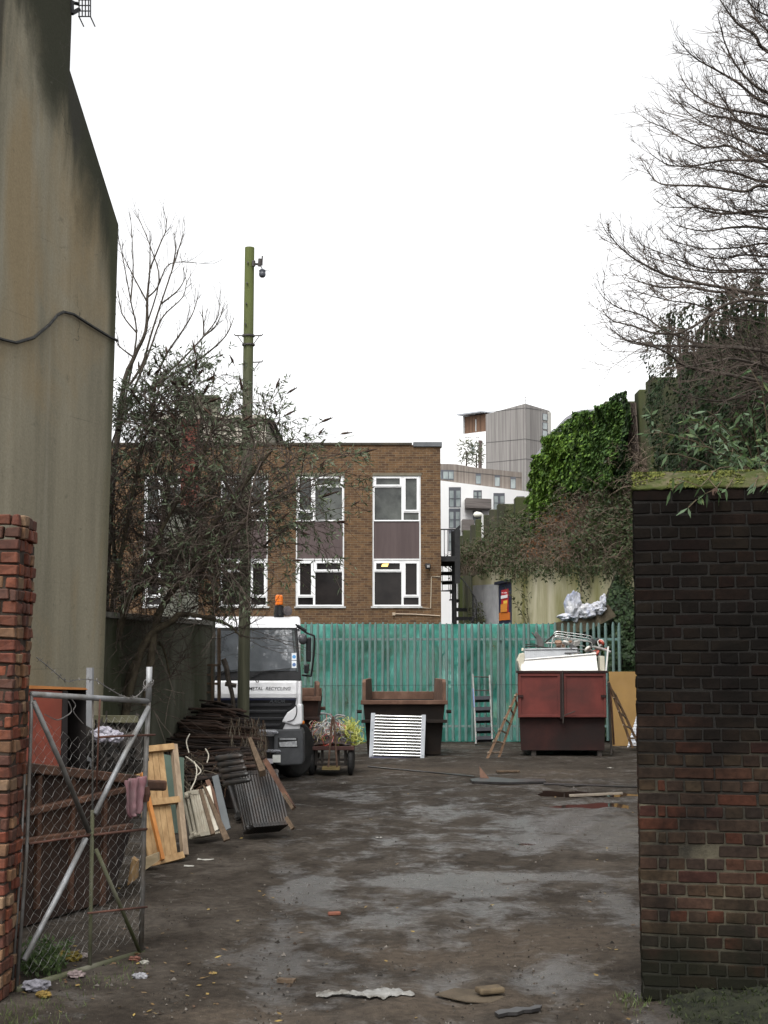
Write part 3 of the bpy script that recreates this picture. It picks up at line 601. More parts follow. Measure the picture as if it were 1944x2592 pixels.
# ============================================================ WHITE AND TIMBER APARTMENTS (far)
def apartments():
    WF = vplane(1117, 88, 1342, 94, 1217)
    c = WF.pt(1230, 1500); c.z = 0
    t = thing('apartment_building', 'white and grey timber clad apartment building in the distance', 'building', c)
    WH = mat('white_render', (.82, .82, .81), (.87, .87, .86), .8, .8, stretch=(1, 1, .3))
    def clad(nm, a, b, sc=1.2): return mat(nm, a, b, sc, .75, stretch=(5, 5, .12), bump=.3, bscale=12)
    TG = clad('grey_timber', (.155, .145, .138), (.285, .27, .255)); TB = clad('brown_grey_timber', (.16, .135, .115), (.27, .235, .205)); TD = clad('brown_slats', (.075, .042, .026), (.14, .082, .052))
    FRM = flat('grey_frame', (.10, .105, .12), .5); PN = glassmat('pale_pane', (.20, .235, .24), .15, .6, (.36, .40, .39)); DG = flat('grey_panel', (.13, .13, .14), .6); SEAM = flat('dark_seam', (.05, .05, .05))
    mb = MB(); mb.pan(WF, [(1085, 1212.5), (1342, 1245), (1340, 1760), (1085, 1760)], 7); mb.build('white_wall', WH, t)
    def win(pl, x0, y0, x1, y1, hd=.17, two=True, rail=.55):
        f = MB(); w_, h_ = x1 - x0, y1 - y0
        f.rect(pl, x0, y0, x1, y0 + h_ * hd, .1, .012)
        f.rect(pl, x0, y0, x0 + w_ * .05, y1, .1, .02); f.rect(pl, x1 - w_ * .05, y0, x1, y1, .1, .021); f.rect(pl, x0, y1 - h_ * .03, x1, y1, .1, .022)
        if two: f.rect(pl, x0 + w_ * .40, y0 + h_ * hd, x0 + w_ * .60, y1, .1, .023)
        if rail: f.rect(pl, x0, y0 + h_ * rail, x1, y0 + h_ * (rail + .03), .1, .03)
        o = f.build('window', FRM, t); g = MB(); g.rect(pl, x0 + w_ * .03, y0 + h_ * hd * .8, x1 - w_ * .03, y1 - h_ * .02, .05, .008); g.build('pane', PN, o)
    for q in ((1136, 1233, 1166, 1284), (1198, 1241, 1219, 1268), (1249, 1248, 1277, 1292), (1307, 1256, 1327, 1289), (1136, 1287, 1165, 1337), (1197, 1293, 1219, 1325), (1135, 1341, 1165, 1395), (1306, 1306, 1327, 1340), (1249, 1300, 1277, 1345)): win(WF, *q)
    BAL = mat('balcony_slats', (.12, .105, .098), (.23, .205, .19), 1, .8, stretch=(.4, .4, 9))
    for (x0, y0, x1, y1, sk) in ((1176, 1266, 1240, 1290, 2.5), (1305, 1281, 1341, 1306, 1), (1168, 1319, 1197, 1347, 1)):
        b = MB(); b.prism([WF.pt(x0, y0), WF.pt(x1, y0 + sk), WF.pt(x1, y1 + sk), WF.pt(x0, y1)], Vector((0, -1.3, 0))); b.build('balcony', BAL, t)
    # set-back timber storey
    T2 = Pl(WF.o - WF.n * .6, WF.o - WF.n * .6 + Vector((6, 6, 0)).normalized() if False else WF.o - WF.n * .6 + Vector((WF.n.y, -WF.n.x, 0)), WF.o - WF.n * .6 + Vector((0, 0, 1)))
    mb = MB(); mb.pan(T2, [(1085, 1173), (1155, 1175), (1200, 1183), (1321, 1196), (1321, 1250), (1085, 1222)], 5.5); mb.build('timber_storey', TB, t)
    mb = MB(); mb.pan(T2, [(1085, 1189), (1148, 1190), (1148, 1216), (1085, 1209)], .1, .03); f = mb.build('terrace_window', FRM, t)
    mb = MB()
    for x in (1090, 1104, 1121, 1135): mb.rect(T2, x, 1194, x + 11, 1212, .05, .06)
    mb.build('pane', PN, f)
    for q in ((1204, 1199, 1217, 1225), (1252, 1203, 1265, 1231), (1292, 1207, 1305, 1237)): win(T2, *q, hd=.2, two=False, rail=0)
    mb = MB(); mb.pan(T2, [(1149, 1191), (1320, 1209), (1320, 1210), (1149, 1192)], .02, .012); mb.build('seam', SEAM, t)
    # upper white block and brown plant room
    U = vplane(1130, 108, 1229, 104, 1150)
    mb = MB(); mb.pan(U, [(1130, 1104), (1231, 1091.5), (1231, 1215), (1130, 1215)], 6); mb.build('upper_wall', WH, t)
    win(U, 1194, 1130, 1201, 1152, .05, False, 0)
    mb = MB(); mb.tube(U.pts([(1218.5, 1116), (1218, 1190)], .12), .13, 6); mb.rect(U, 1216, 1115, 1221, 1121, .3, .2); mb.build('downpipe', flat('brown_pipe', (.07, .045, .04)), t)
    mb = MB()
    for x in (1177, 1181, 1185, 1189, 1206, 1210): mb.rect(U, x, 1106, x + 2, 1108, .05, .02)
    mb.build('vent_hole', SEAM, t)
    UB = Pl(U.o - U.n * .5, U.o - U.n * .5 + Vector((U.n.y, -U.n.x, 0)), U.o - U.n * .5 + Vector((0, 0, 1)))
    mb = MB(); mb.pan(UB, [(1176, 1055), (1231, 1047.5), (1231, 1110), (1176, 1110)], 4); mb.build('plant_room', TD, t)
    mb = MB(); mb.rect(UB, 1204, 1061, 1206, 1092, .05, .03); mb.rect(UB, 1174.5, 1053, 1176.5, 1100, .2, .1); mb.build('post', flat('pale_post', (.35, .36, .36)), t)
    mb = MB(); mb.pan(UB, [(1169, 1050), (1231, 1041.5), (1231, 1044.5), (1169, 1053)], 4.5, .5); mb.build('canopy_roof', flat('pale_zinc', (.34, .36, .39), .5), t)
    # tower
    k0, k1, k2 = P(1230, 1150, 103), P(1331, 1150, 98.5), P(1393, 1150, 101.5)
    TA = Pl(k0, k1, k1 + Vector((0, 0, 1))); TC = Pl(k1, k2, k1 + Vector((0, 0, 1)))
    mb = MB(); zt = TA.pt(1331, 1021).z; f4 = k0 + (k2 - k1)
    mb.prism([Vector((p.x, p.y, 0)) for p in (k0, k1, k2, f4)], Vector((0, 0, zt))); mb.build('tower', TG, t)
    mb = MB(); mb.pan(TA, [(1230, 1043), (1331, 1032), (1331, 1032.9), (1230, 1043.9)], .02, .015); mb.pan(TC, [(1331, 1032), (1371, 1038), (1371, 1038.9), (1331, 1032.9)], .02, .015)
    for ya, yb, yc in ((1120, 1110.5, 1117), (1171, 1161, 1166)):
        mb.pan(TA, [(1230, ya), (1331, yb), (1331, yb + .9), (1230, ya + .9)], .02, .015); mb.pan(TC, [(1331, yb), (1371, yc), (1371, yc + .9), (1331, yb + .9)], .02, .015)
    mb.build('seam', SEAM, t)
    for y0 in (1046, 1069, 1089, 1112, 1128):
        f = MB(); f.pan(TC, [(1373, y0), (1386, y0 + 2), (1386, y0 + 19), (1373, y0 + 17)], .06, .02); o = f.build('stair_window', FRM, t)
        g = MB(); g.pan(TC, [(1374, y0 + 1.5), (1383.5, y0 + 3), (1383.5, y0 + 18), (1374, y0 + 16.5)], .03, .035); g.build('pane', PN, o)
    mb = MB(); mb.pan(TC, [(1386.5, 1043), (1393.5, 1044), (1393.5, 1240), (1386.5, 1240)], .2, .05); mb.build('corner_trim', flat('pale_render', (.40, .39, .35)), t)
    a = TA.pt(1301, 1022, -1); q = MB(); q.tube([a, a + Vector((0, 0, .62))], .03, 5); z = a + Vector((0, 0, .56)); q.tube([z + Vector((-.14, 0, 0)), z + Vector((.3, 0, .02))], .02, 4); q.tube([a + Vector((-.1, 0, .3)), a + Vector((.1, 0, .3))], .02, 4)
    tag(q.build('aerial', flat('grey_metal', (.3, .3, .3))), 'thin television aerial on top of the grey timber tower', 'aerial')
    # curved metal roof showing over the ivy
    A = fplane(80.0); mb = MB(); pts = [(x - 8, y - 7) for x, y in [(1404, 1118), (1412, 1094), (1424, 1080), (1438, 1065), (1462, 1050), (1482, 1044), (1540, 1042), (1540, 1052), (1484, 1054), (1466, 1060), (1444, 1075), (1426, 1100), (1416, 1120)]]
    c = A.pt(1440, 1500); c.z = 0
    r = thing('curved_roof_hall', 'hall with a curved grey metal roof showing above the ivy', 'building', c)
    mb.prism(A.pts(pts), Vector((0, 12, 0))); mb.build('roof', mat('grey_sheet_roof', (.16, .16, .175), (.23, .23, .245), 2, .5), r)
    mb = MB(); mb.prism(A.pts([(1412, 1126), (1424, 1100), (1430, 1092), (1444, 1075), (1466, 1060), (1484, 1054), (1540, 1052), (1540, 1500), (1412, 1500)], -.4), Vector((0, 11, 0))); mb.build('wall', flat('dark_cladding', (.05, .05, .055)), r)
apartments()

# ============================================================ RETAINING WALLS AND BANK (right)
W1A, W1B = P(1944, 760, 25), P(1300, 1258, 56)
W1 = Pl(W1A, W1B, W1A + Vector((0, 0, 1)))
def w1(px):
    'point of the upper wall line (ground plan) seen in pixel column px'
    q = W1.pt(px, 1300); return Vector((q.x, q.y, 0))
def upper_wall():
    c = w1(1500); t = thing('stepped_wall', 'stepped concrete slab retaining wall climbing the bank on the right', 'retaining wall', c)
    cm = mat('weathered_slab', (.018, .018, .012), (.045, .042, .030), 1.5, .9, bump=.4, bscale=10, stretch=(1, 1, .2), c3=(.040, .050, .014), s3=.8, f3=.52, st3=(1, 1, .3))
    L = [(1160, 1176, 1356), (1172, 1192, 1342), (1192, 1204, 1328), (1204, 1224, 1314), (1224, 1240, 1303), (1240, 1260, 1289), (1260, 1304, 1275), (1304, 1350, 1258), (1350, 1400, 1160), (1400, 1460, 1092), (1460, 1530, 1050), (1530, 1618, 1015), (1616, 1648, 985), (1645, 1730, 954), (1728, 1792, 890), (1790, 1880, 850), (1878, 1990, 800), (1985, 2120, 740), (2110, 2300, 700)]
    for x0, x1, yt in L:
        q = w1((x0 + x1) / 2); Y = q.y; f = fplane(Y); a, b = f.pt(x0, yt), f.pt(x1, yt)
        mb = MB(); mb.bb((a.x, Y, 0), (max(b.x, a.x + .5) + .25, Y + .6, a.z)); mb.build('slab', cm, t, bevel=.03, seg=1)
    mb = MB(); p = [w1(x) + Vector((1.1, 0, 0)) for x in (1160, 1300, 1500, 1700, 1944, 2300)]
    mb.sheet([[Vector((q.x, q.y, 0)) for q in p], [Vector((q.x, q.y, 6.9)) for q in p], [Vector((q.x + .5, q.y, 6.9)) for q in p], [Vector((q.x + .5, q.y, 0)) for q in p]]); mb.build('core', cm, t, norm=False)
upper_wall()
PW = vplane(1196, 48, 1640, 33.2)
def pale_wall():
    c = PW.pt(1380, 1600); c.z = 0
    t = thing('pale_wall', 'pale cream rendered retaining wall streaked with green under the bank', 'retaining wall', c)
    pm = mat('cream_render', (.34, .31, .20), (.48, .45, .33), 1.2, .9, stretch=(1.5, 1.5, .15), bump=.3, bscale=15, c3=(.17, .165, .06), s3=.9, f3=.52, st3=(1, 1, .35))
    mb = MB(); top = [(1196, 1462), (1215, 1450), (1260, 1436), (1330, 1430), (1400, 1428), (1480, 1426), (1560, 1420), (1700, 1410)]
    pts = PW.pts(top) + [Vector((PW.pt(1700, 1600).x, PW.pt(1700, 1600).y, 0)), Vector((PW.pt(1196, 1600).x, PW.pt(1196, 1600).y, 0))]
    mb.prism(pts, -PW.n * 1.0); mb.build('wall', pm, t)
    mb = MB(); mb.pan(PW, [(1198, 1482), (1262, 1478), (1262, 1600), (1198, 1600)], .1, .02); mb.build('grey_panel', mat('grey_paint', (.25, .25, .255), (.33, .33, .33), 3, .7), t)
    BP = vplane(1262, 44.6, 1293, 43.6); c = BP.pt(1277, 1600); c.z = 0
    s = thing('poster_board', 'dark blue framed board with red white and orange poster on the pale wall', 'notice board', c)
    mb = MB(); mb.pan(BP, [(1262, 1478), (1292, 1470), (1293, 1640), (1263, 1640)], .12); mb.build('frame', flat('navy_paint', (.018, .022, .045), .5), s)
    mb = MB(); mb.pan(BP, [(1258, 1474), (1293, 1466), (1293, 1473), (1258, 1481)], .5, .1); mb.build('hood', flat('navy_dark', (.012, .014, .025), .5), s)
    mb = MB(); mb.pan(BP, [(1270, 1494), (1287, 1490), (1287, 1558), (1270, 1560)], .02, .015); po = mb.build('poster', flat('red_poster', (.38, .025, .03), .4), s)
    for nm, q, cc in (('white_band', [(1270.5, 1508), (1286.5, 1505), (1286.5, 1513), (1270.5, 1516)], (.6, .6, .6)), ('orange_band', [(1270.5, 1530), (1286.5, 1527), (1286.5, 1548), (1270.5, 1550)], (.50, .20, .03)), ('yellow_patch', [(1276, 1521), (1285, 1519), (1285, 1538), (1276, 1540)], (.6, .42, .06))):
        mb = MB(); mb.pan(BP, q, .01, .012 + .012 * (1 + len(nm) % 3)); mb.build(nm, flat('poster_' + nm, cc, .5), po)
    mb = MB()
    for x in (1272, 1277, 1280, 1283): mb.rect(BP, x, 1499, x + (1.4 if x != 1280 else 2), 1502, .01, .02)
    mb.build('lettering', flat('poster_white', (.7, .7, .7)), po)
    mb = MB(); mb.pan(BP, [(1265, 1551), (1291, 1550), (1291, 1569), (1265, 1571)], .02, .02); mb.build('lower_poster', flat('orange_poster', (.45, .13, .02), .5), s)
pale_wall()
def bank():
    cols = [1150 + i * 22 for i in range(52)]; rows = []
    for j in range(14):
        v = j / 13; row = []
        for px in cols:
            lo = PW.pt(px, 1660) if px < 1640 else PW.pt(1640, 1660) + (px - 1640) * Vector((.0066, -.018, 0))
            lz = 4.75 - max(0, px - 1250) * .0018; up = w1(max(px, 1185) if px < 1190 else px); uz = 6.7 if px > 1340 else 6.9
            p = Vector((lo.x, lo.y, lz)).lerp(Vector((up.x, up.y, uz)), v)
            p.z += .5 * math.sin(v * math.pi) * .6 + .35 * noise.noise((px * .02, v * 5, 1))
            row.append(p)
        rows.append(row)
    mb = MB(); mb.sheet(rows); tag(mb.build('bank_terrain', mat('scrubby_earth', (.030, .024, .014), (.065, .052, .032), 2, .95, bump=.8, bscale=12), smooth=True, norm=False), kind='structure')
    return rows
BANK = bank()

# ============================================================ GREEN PALISADE FENCE WITH NETTING
FE = fplane(32.5)
def fence():
    x0 = FE.pt(700, 1800).x; x1 = FE.pt(1570, 1800).x; zt = FE.pt(1200, 1577).z
    t = thing('palisade_fence', 'green steel palisade fence lined with torn green netting across the yard', 'fence', ((x0 + x1) / 2, 32.5, 0))
    pm = mat('faded_green_paint', (.082, .155, .140), (.12, .205, .187), 6, .55, c3=(.10, .135, .125), s3=2)
    p0 = None; x = x1; sp = .149; k = 0
    while x > x0:
        h = zt + ru(-.02, .015)
        if p0 is None:
            mb = MB(); w2 = .034
            prof = [(-w2, .012), (-.012, -.012), (.012, -.012), (w2, .012)]
            vs = [Vector((a, b, .06)) for a, b in prof] + [Vector((a, b, zt - .07)) for a, b in prof]
            mb.add(vs + [Vector((-.02, .004, zt)), Vector((0, -.01, zt + .012)), Vector((.02, .004, zt))], [(0, 1, 5, 4), (1, 2, 6, 5), (2, 3, 7, 6), (4, 5, 8), (5, 6, 9), (5, 9, 8), (6, 10, 9), (6, 7, 10)])
            p0 = mb.build('pale', pm, t, local=True); p0.location = (x - t.location.x, -.05, 0)
        else:
            c = p0.copy(); COL.objects.link(c); c.location = (x - t.location.x, -.05 + ru(-.004, .004), h - zt); c.rotation_euler = (0, R(ru(-.5, .5)), R(ru(-7, 7)))
        x -= sp
    for y in (1618, 1838):
        mb = MB(); z = FE.pt(1200, y).z; mb.bb((x0, 32.47, z - .028), (x1, 32.49, z + .028)); mb.build('rail', pm, t)
    for xx in (x1 + .01, x1 - 2.75, x1 - 5.5):
        po = MB(); po.bb((xx - .03, 32.52, 0), (xx + .03, 32.6, zt - .08)); po.build('post', pm, t)
    mb = MB(); z = FE.pt(1200, 1736).z; mb.tube([Vector((x0, 32.435, z)), Vector((x1 - 2, 32.435, z + .03)), Vector((x1, 32.435, z))], .006, 4); mb.build('tie_wire', flat('dark_wire', (.02, .04, .035)), t)
    # netting hung behind the pales
    m, nt, b = _new('green_netting')
    col = ramp(nt, noisetex(nt, 1.3, 8, (1, 1, .7), dist=.8), [(.34, (.035, .19, .150)), (.5, (.10, .47, .385)), (.66, (.23, .66, .58))])
    nt.links.new(col, b.inputs['Base Color']); b.inputs['Roughness'].default_value = .45; b.inputs['Specular IOR Level'].default_value = .4
    bumpit(nt, b, noisetex(nt, 9, 8), .6, .03)
    tr = N(nt, 'ShaderNodeBsdfTranslucent'); nt.links.new(col, tr.inputs[0]); tp = N(nt, 'ShaderNodeBsdfTransparent'); tp.inputs[0].default_value = (.75, .95, .88, 1)
    m1 = N(nt, 'ShaderNodeMixShader'); m1.inputs[0].default_value = .62; nt.links.new(b.outputs[0], m1.inputs[1]); nt.links.new(tr.outputs[0], m1.inputs[2])
    m2 = N(nt, 'ShaderNodeMixShader'); nt.links.new(ramp(nt, noisetex(nt, .8, 6, (1, 1, .7)), [(.42, .08), (.62, .45)]), m2.inputs[0]); nt.links.new(m1.outputs[0], m2.inputs[1]); nt.links.new(tp.outputs[0], m2.inputs[2])
    nt.links.new(m2.outputs[0], nt.nodes['Material Output'].inputs[0])
    xa, xb = x0, FE.pt(1408, 1700).x; nx, nz_ = 150, 50; mb = MB(); rows = []
    for j in range(nz_ + 1):
        z = .02 + (zt - .04) * j / nz_
        rows.append([Vector((xa + (xb - xa) * i / nx, 32.62 + .05 * noise.noise((i * .25, j * .22, 2)) + .02 * noise.noise((i * .9, j * .5, 5)), z + (.02 * noise.noise((i * .3, 0, 7)) if j == nz_ else 0))) for i in range(nx + 1)])
    mb.sheet(rows); mb.build('netting', m, t, smooth=True, norm=False)
    # bundled clear sheeting caught behind the net
    mb = MB(); rows = []
    for j in range(22):
        v = j / 21; row = []
        for i in range(14):
            u_ = i / 13; px = 1268 + 62 * v + (u_ - .5) * 46; py = 1780 - 150 * v ** .7
            p = FE.pt(px, py); row.append(Vector((p.x, 32.82 + .1 * math.sin(u_ * math.pi * 2.5) + .1 * noise.noise((i * .7, j * .6, 3)), p.z)))
        rows.append(row)
    mb.sheet(rows); tag(mb.build('plastic_sheeting', mat('clear_plastic', (.45, .52, .50), (.75, .78, .76), 5, .25, spec=.6), smooth=True, norm=False), 'crumpled white plastic sheeting bunched behind the green netting', 'plastic sheet')
fence()

# ============================================================ SPIRAL STAIR
def spiral():
    C = P(1150, 1560, 46.0); C.z = 0; t = thing('spiral_staircase', 'black steel spiral staircase beside the brick office block', 'staircase', C)
    bk = mat('black_steel', (.010, .010, .011), (.022, .022, .022), 10, .5); zL = P(1150, 1424, 46).z; r = .74
    mb = MB(); mb.tube([(0, 0, 0), (0, 0, P(1148, 1345, 46).z)], .085, 10); mb.build('newel', bk, t, local=True)
    n = 17; a1 = R(200); st = R(-22.5); rise = zL / n; rail = []; bal = MB(); low = []
    for k in range(n):
        ang = a1 - st * (k - n); z = rise * (k + 1); u = Vector((math.cos(ang), math.sin(ang), 0)); v = Vector((-u.y, u.x, 0)); mb = MB()
        mb.prism([u * .07 - v * .04, u * r - v * .17, u * r + v * .17, u * .07 + v * .04], (0, 0, .035)); mb.v = [q + Vector((0, 0, z - .035)) for q in mb.v]
        mb.bar(u * .08 - v * .03 + Vector((0, 0, z - .08)), u * r - v * .16 + Vector((0, 0, z - .06)), .09, .012, v)
        mb.build('tread', bk, t, local=True)
        for q in (-.12, .12): bal.tube([u * r + v * q + Vector((0, 0, z - .03)), u * r + v * q + Vector((0, 0, z + .95 + q * rise * 2.2))], .011, 5)
        rail += [u * r * 1.0 + Vector((0, 0, z + .96))]; low += [u * r + Vector((0, 0, z + .1))]
    bal.build('baluster', bk, t, local=True)
    mb = MB(); mb.tube(rail, .022, 6); mb.build('handrail', bk, t, local=True)
    mb = MB(); mb.bb((-.95, -.6, zL), (.0, .6, zL + .17)); mb.build('landing', bk, t, local=True)
    mb = MB()
    for k in range(9): mb.tube([(-.92 + k * .115, -.58, zL + .17), (-.92 + k * .115, -.58, zL + 1.05)], .012, 5)
    mb.tube([(-.95, -.58, zL + 1.05), (0, -.58, zL + 1.05)], .02, 6); mb.build('landing_rail', bk, t, local=True)
    mb = MB(); mb.prism([Vector((.0, -.6, zL - .75)), Vector((.17, -.6, zL - .7)), Vector((.17, -.6, zL + 1.2)), Vector((0, -.6, zL + 1.05))], (0, .05, 0)); mb.build('screen', bk, t, local=True)
spiral()
def street_lamp():
    p = P(1221, 1303, 60); t = thing('street_lamp', 'pale street lamp head showing above the stepped wall', 'street lamp', (p.x, p.y, 0)); gm = flat('lamp_grey', (.45, .45, .42), .5)
    mb = MB(); mb.tube([(p.x, p.y, 0), (p.x, p.y, p.z), P(1216, 1299, 60)], .05, 8); mb.build('pole', gm, t)
    mb = MB(); a, b = P(1219, 1302, 60), P(1199, 1303, 60)
    pr = [(0, .06), (.05, .10), (.2, .14), (.3, .11), (.36, .03)]; mb.lathe(a, b - a, pr, 10); mb.build('lamp_head', flat('lamp_pale', (.6, .6, .52), .4), t, smooth=True)
street_lamp()
# ============================================================ VEGETATION
def rv(): return Vector((ru(-1, 1), ru(-1, 1), ru(-1, 1)))
def bez(a, b, c, n):
    return [a * (1 - t) ** 2 + b * 2 * t * (1 - t) + c * t * t for t in [i / n for i in range(n + 1)]]
def crv(pts, k=3):
    'smooth a polyline (Catmull-Rom)'
    q = [pts[0]] + list(pts) + [pts[-1]]; out = []
    for i in range(1, len(q) - 2):
        a, b, c, d = q[i - 1], q[i], q[i + 1], q[i + 2]
        for j in range(k):
            t = j / k; out.append(.5 * (2 * b + (c - a) * t + (2 * a - 5 * b + 4 * c - d) * t * t + (3 * b - a - 3 * c + d) * t ** 3))
    return out + [pts[-1]]
def taper(r0, r1, n): return [r0 + (r1 - r0) * i / max(1, n - 1) for i in range(n)]
def leaf(mb, p, d, L, W, nrm=None):
    d = d.normalized(); s = d.cross(nrm if nrm is not None else rv()); 
    if s.length < 1e-4: s = d.orthogonal()
    s = s.normalized() * W * .5; m = p + d * L * .45
    mb.add([p, m + s, p + d * L, m - s], [(0, 1, 2, 3)])
def spray(mb, p, d, L, r, lvl, up=.12, nseg=4, kids=(4, 3), spread=.9, tips=None):
    pts = [p]; q = p; dd = d.normalized(); s = L / nseg
    for i in range(nseg):
        dd = (dd + rv() * .22 + Vector((0, 0, up))).normalized(); q = q + dd * s; pts.append(q)
    mb.tube(pts, taper(r, r * .5, len(pts)), 3 if r < .012 else 5, cap=False)
    if tips is not None and lvl == 0: tips.append((q, dd))
    if lvl > 0:
        for k in range(kids[0] if lvl > 1 else kids[1]):
            t = ru(.2, 1.0); i = min(nseg - 1, int(t * nseg)); b = pts[i].lerp(pts[i + 1], t * nseg - i)
            side = rv(); side -= dd * side.dot(dd); nd = (dd + side.normalized() * ru(.5, 1.1) * spread).normalized()
            spray(mb, b, nd, L * ru(.35, .7), max(.0024, r * .65), lvl - 1, up, 3, kids, spread, tips)
BARK = mat('dark_bark', (.032, .026, .021), (.070, .058, .047), 12, .9, bump=.5)
TWIG = mat('dark_twig', (.040, .030, .024), (.075, .058, .047), 8, .9)

# ---- bare tree leaning in from the right
def bare_tree():
    base = P(2360, 1660, 17.5); base.z = 0
    t = thing('bare_tree', 'large leafless tree reaching in from the right edge', 'tree', base)
    tr = MB(); tp = [base + Vector((0, 0, z)) + Vector((.1 * math.sin(z), .05 * z, 0)) for z in (-.1, 1, 2.5, 4, 5.5, 7, 8.5, 10, 11.5)]
    tr.tube(crv(tp), taper(.30, .06, 25), 12); tr.build('trunk', BARK, t, smooth=True)
    L = [[(1944, 131), (1911, 88), (1869, 62), (1836, 20), (1806, -30)], [(1944, 236), (1872, 177), (1836, 111), (1823, 60)], [(1944, 262), (1869, 210), (1813, 177), (1760, 147), (1724, 111)],
         [(1944, 295), (1869, 282), (1803, 265), (1747, 229), (1722, 190)], [(1944, 393), (1885, 360), (1793, 318), (1754, 295), (1720, 260)], [(1944, 423), (1852, 370), (1787, 374), (1721, 347), (1685, 325), (1643, 308)],
         [(1944, 410), (1836, 406), (1760, 419), (1695, 418), (1650, 392)], [(1944, 462), (1866, 439), (1777, 426), (1720, 420)], [(1944, 472), (1885, 485), (1793, 472), (1711, 469), (1665, 462), (1636, 426)],
         [(1944, 534), (1826, 541), (1760, 521), (1711, 492)], [(1944, 551), (1793, 528), (1695, 525)], [(1944, 616), (1875, 626), (1777, 629), (1695, 606)],
         [(1944, 682), (1859, 685), (1777, 679), (1695, 649), (1630, 623)], [(1944, 692), (1793, 689), (1711, 672), (1640, 650)], [(1760, 715), (1695, 700), (1630, 669), (1597, 649), (1567, 623), (1548, 600)],
         [(1944, 743), (1815, 739), (1744, 727), (1672, 727), (1622, 714), (1594, 704)], [(1944, 764), (1851, 766), (1794, 800), (1744, 832), (1694, 843), (1629, 800), (1565, 779), (1529, 754)],
         [(1944, 880), (1787, 875), (1708, 847), (1654, 843), (1601, 825), (1550, 811), (1526, 786)], [(1944, 890), (1787, 877), (1672, 875), (1601, 868), (1551, 836)], [(1900, 960), (1744, 929), (1690, 893), (1636, 872), (1580, 860)],
         [(1944, 929), (1858, 908), (1815, 915), (1730, 930)], [(1944, 947), (1887, 951), (1860, 930), (1800, 925)], [(1944, 979), (1887, 1001), (1815, 1015), (1730, 1000)], [(1944, 40), (1900, 10), (1870, -40)],
         [(1944, 80), (1890, -10)], [(1944, 330), (1850, 300), (1790, 290), (1730, 255)], [(1944, 580), (1860, 575), (1780, 585), (1710, 570)], [(1944, 340), (1880, 320), (1830, 250), (1790, 200)], [(1944, 820), (1840, 800), (1760, 770), (1690, 760), (1620, 740)], [(1944, 650), (1880, 645), (1820, 655), (1750, 640)]]
    bm_ = MB(); tw = MB()
    for l in L:
        Y0 = ru(16.2, 18.4); dy = ru(-1.2, 1.0); n = len(l)
        pts = [P(x, y, Y0 + dy * i / n) for i, (x, y) in enumerate(l)]
        z = min(11.2, max(1.5, pts[0].z - .6)); at = base + Vector((.1 * math.sin(z), .05 * z, z)); mid = pts[0].lerp(at, .5) + Vector((0, 0, .15))
        if l[0][0] < 1900: at = P(1900, l[0][1] + 25, Y0); mid = pts[0].lerp(at, .5)
        full = crv([at, mid] + pts, 4); m = len(full); rad = taper(.017 + .02 * rnd(), .0055, m)
        bm_.tube(full, rad, 5, cap=False)
        acc = 0
        for i in range(3, m - 1):
            seg = full[i + 1] - full[i]; acc += seg.length
            while acc > .072:
                acc -= .072; d = seg.normalized(); side = rv(); side -= d * side.dot(d); side.normalize()
                f = (m - i) / m
                spray(tw, full[i].lerp(full[i + 1], rnd()), d + side * ru(.4, 1.0) + Vector((ru(-.5, .3), 0, ru(-.25, .4))), ru(.2, .62) * (.5 + .8 * f) * (1.6 if rnd() < .2 else 1), .0045 + .004 * f, 2 if rnd() < .6 else 1, ru(-.02, .12), 4, (4, 3))
        spray(tw, full[-1], full[-1] - full[-2], .22, .005, 2, .15, 4, (3, 3))
    b = bm_.build('limb', BARK, t, uv=False, norm=False, smooth=True); b['kind'] = 'stuff'
    tw.build('twigs', TWIG, b, uv=False, norm=False)
bare_tree()

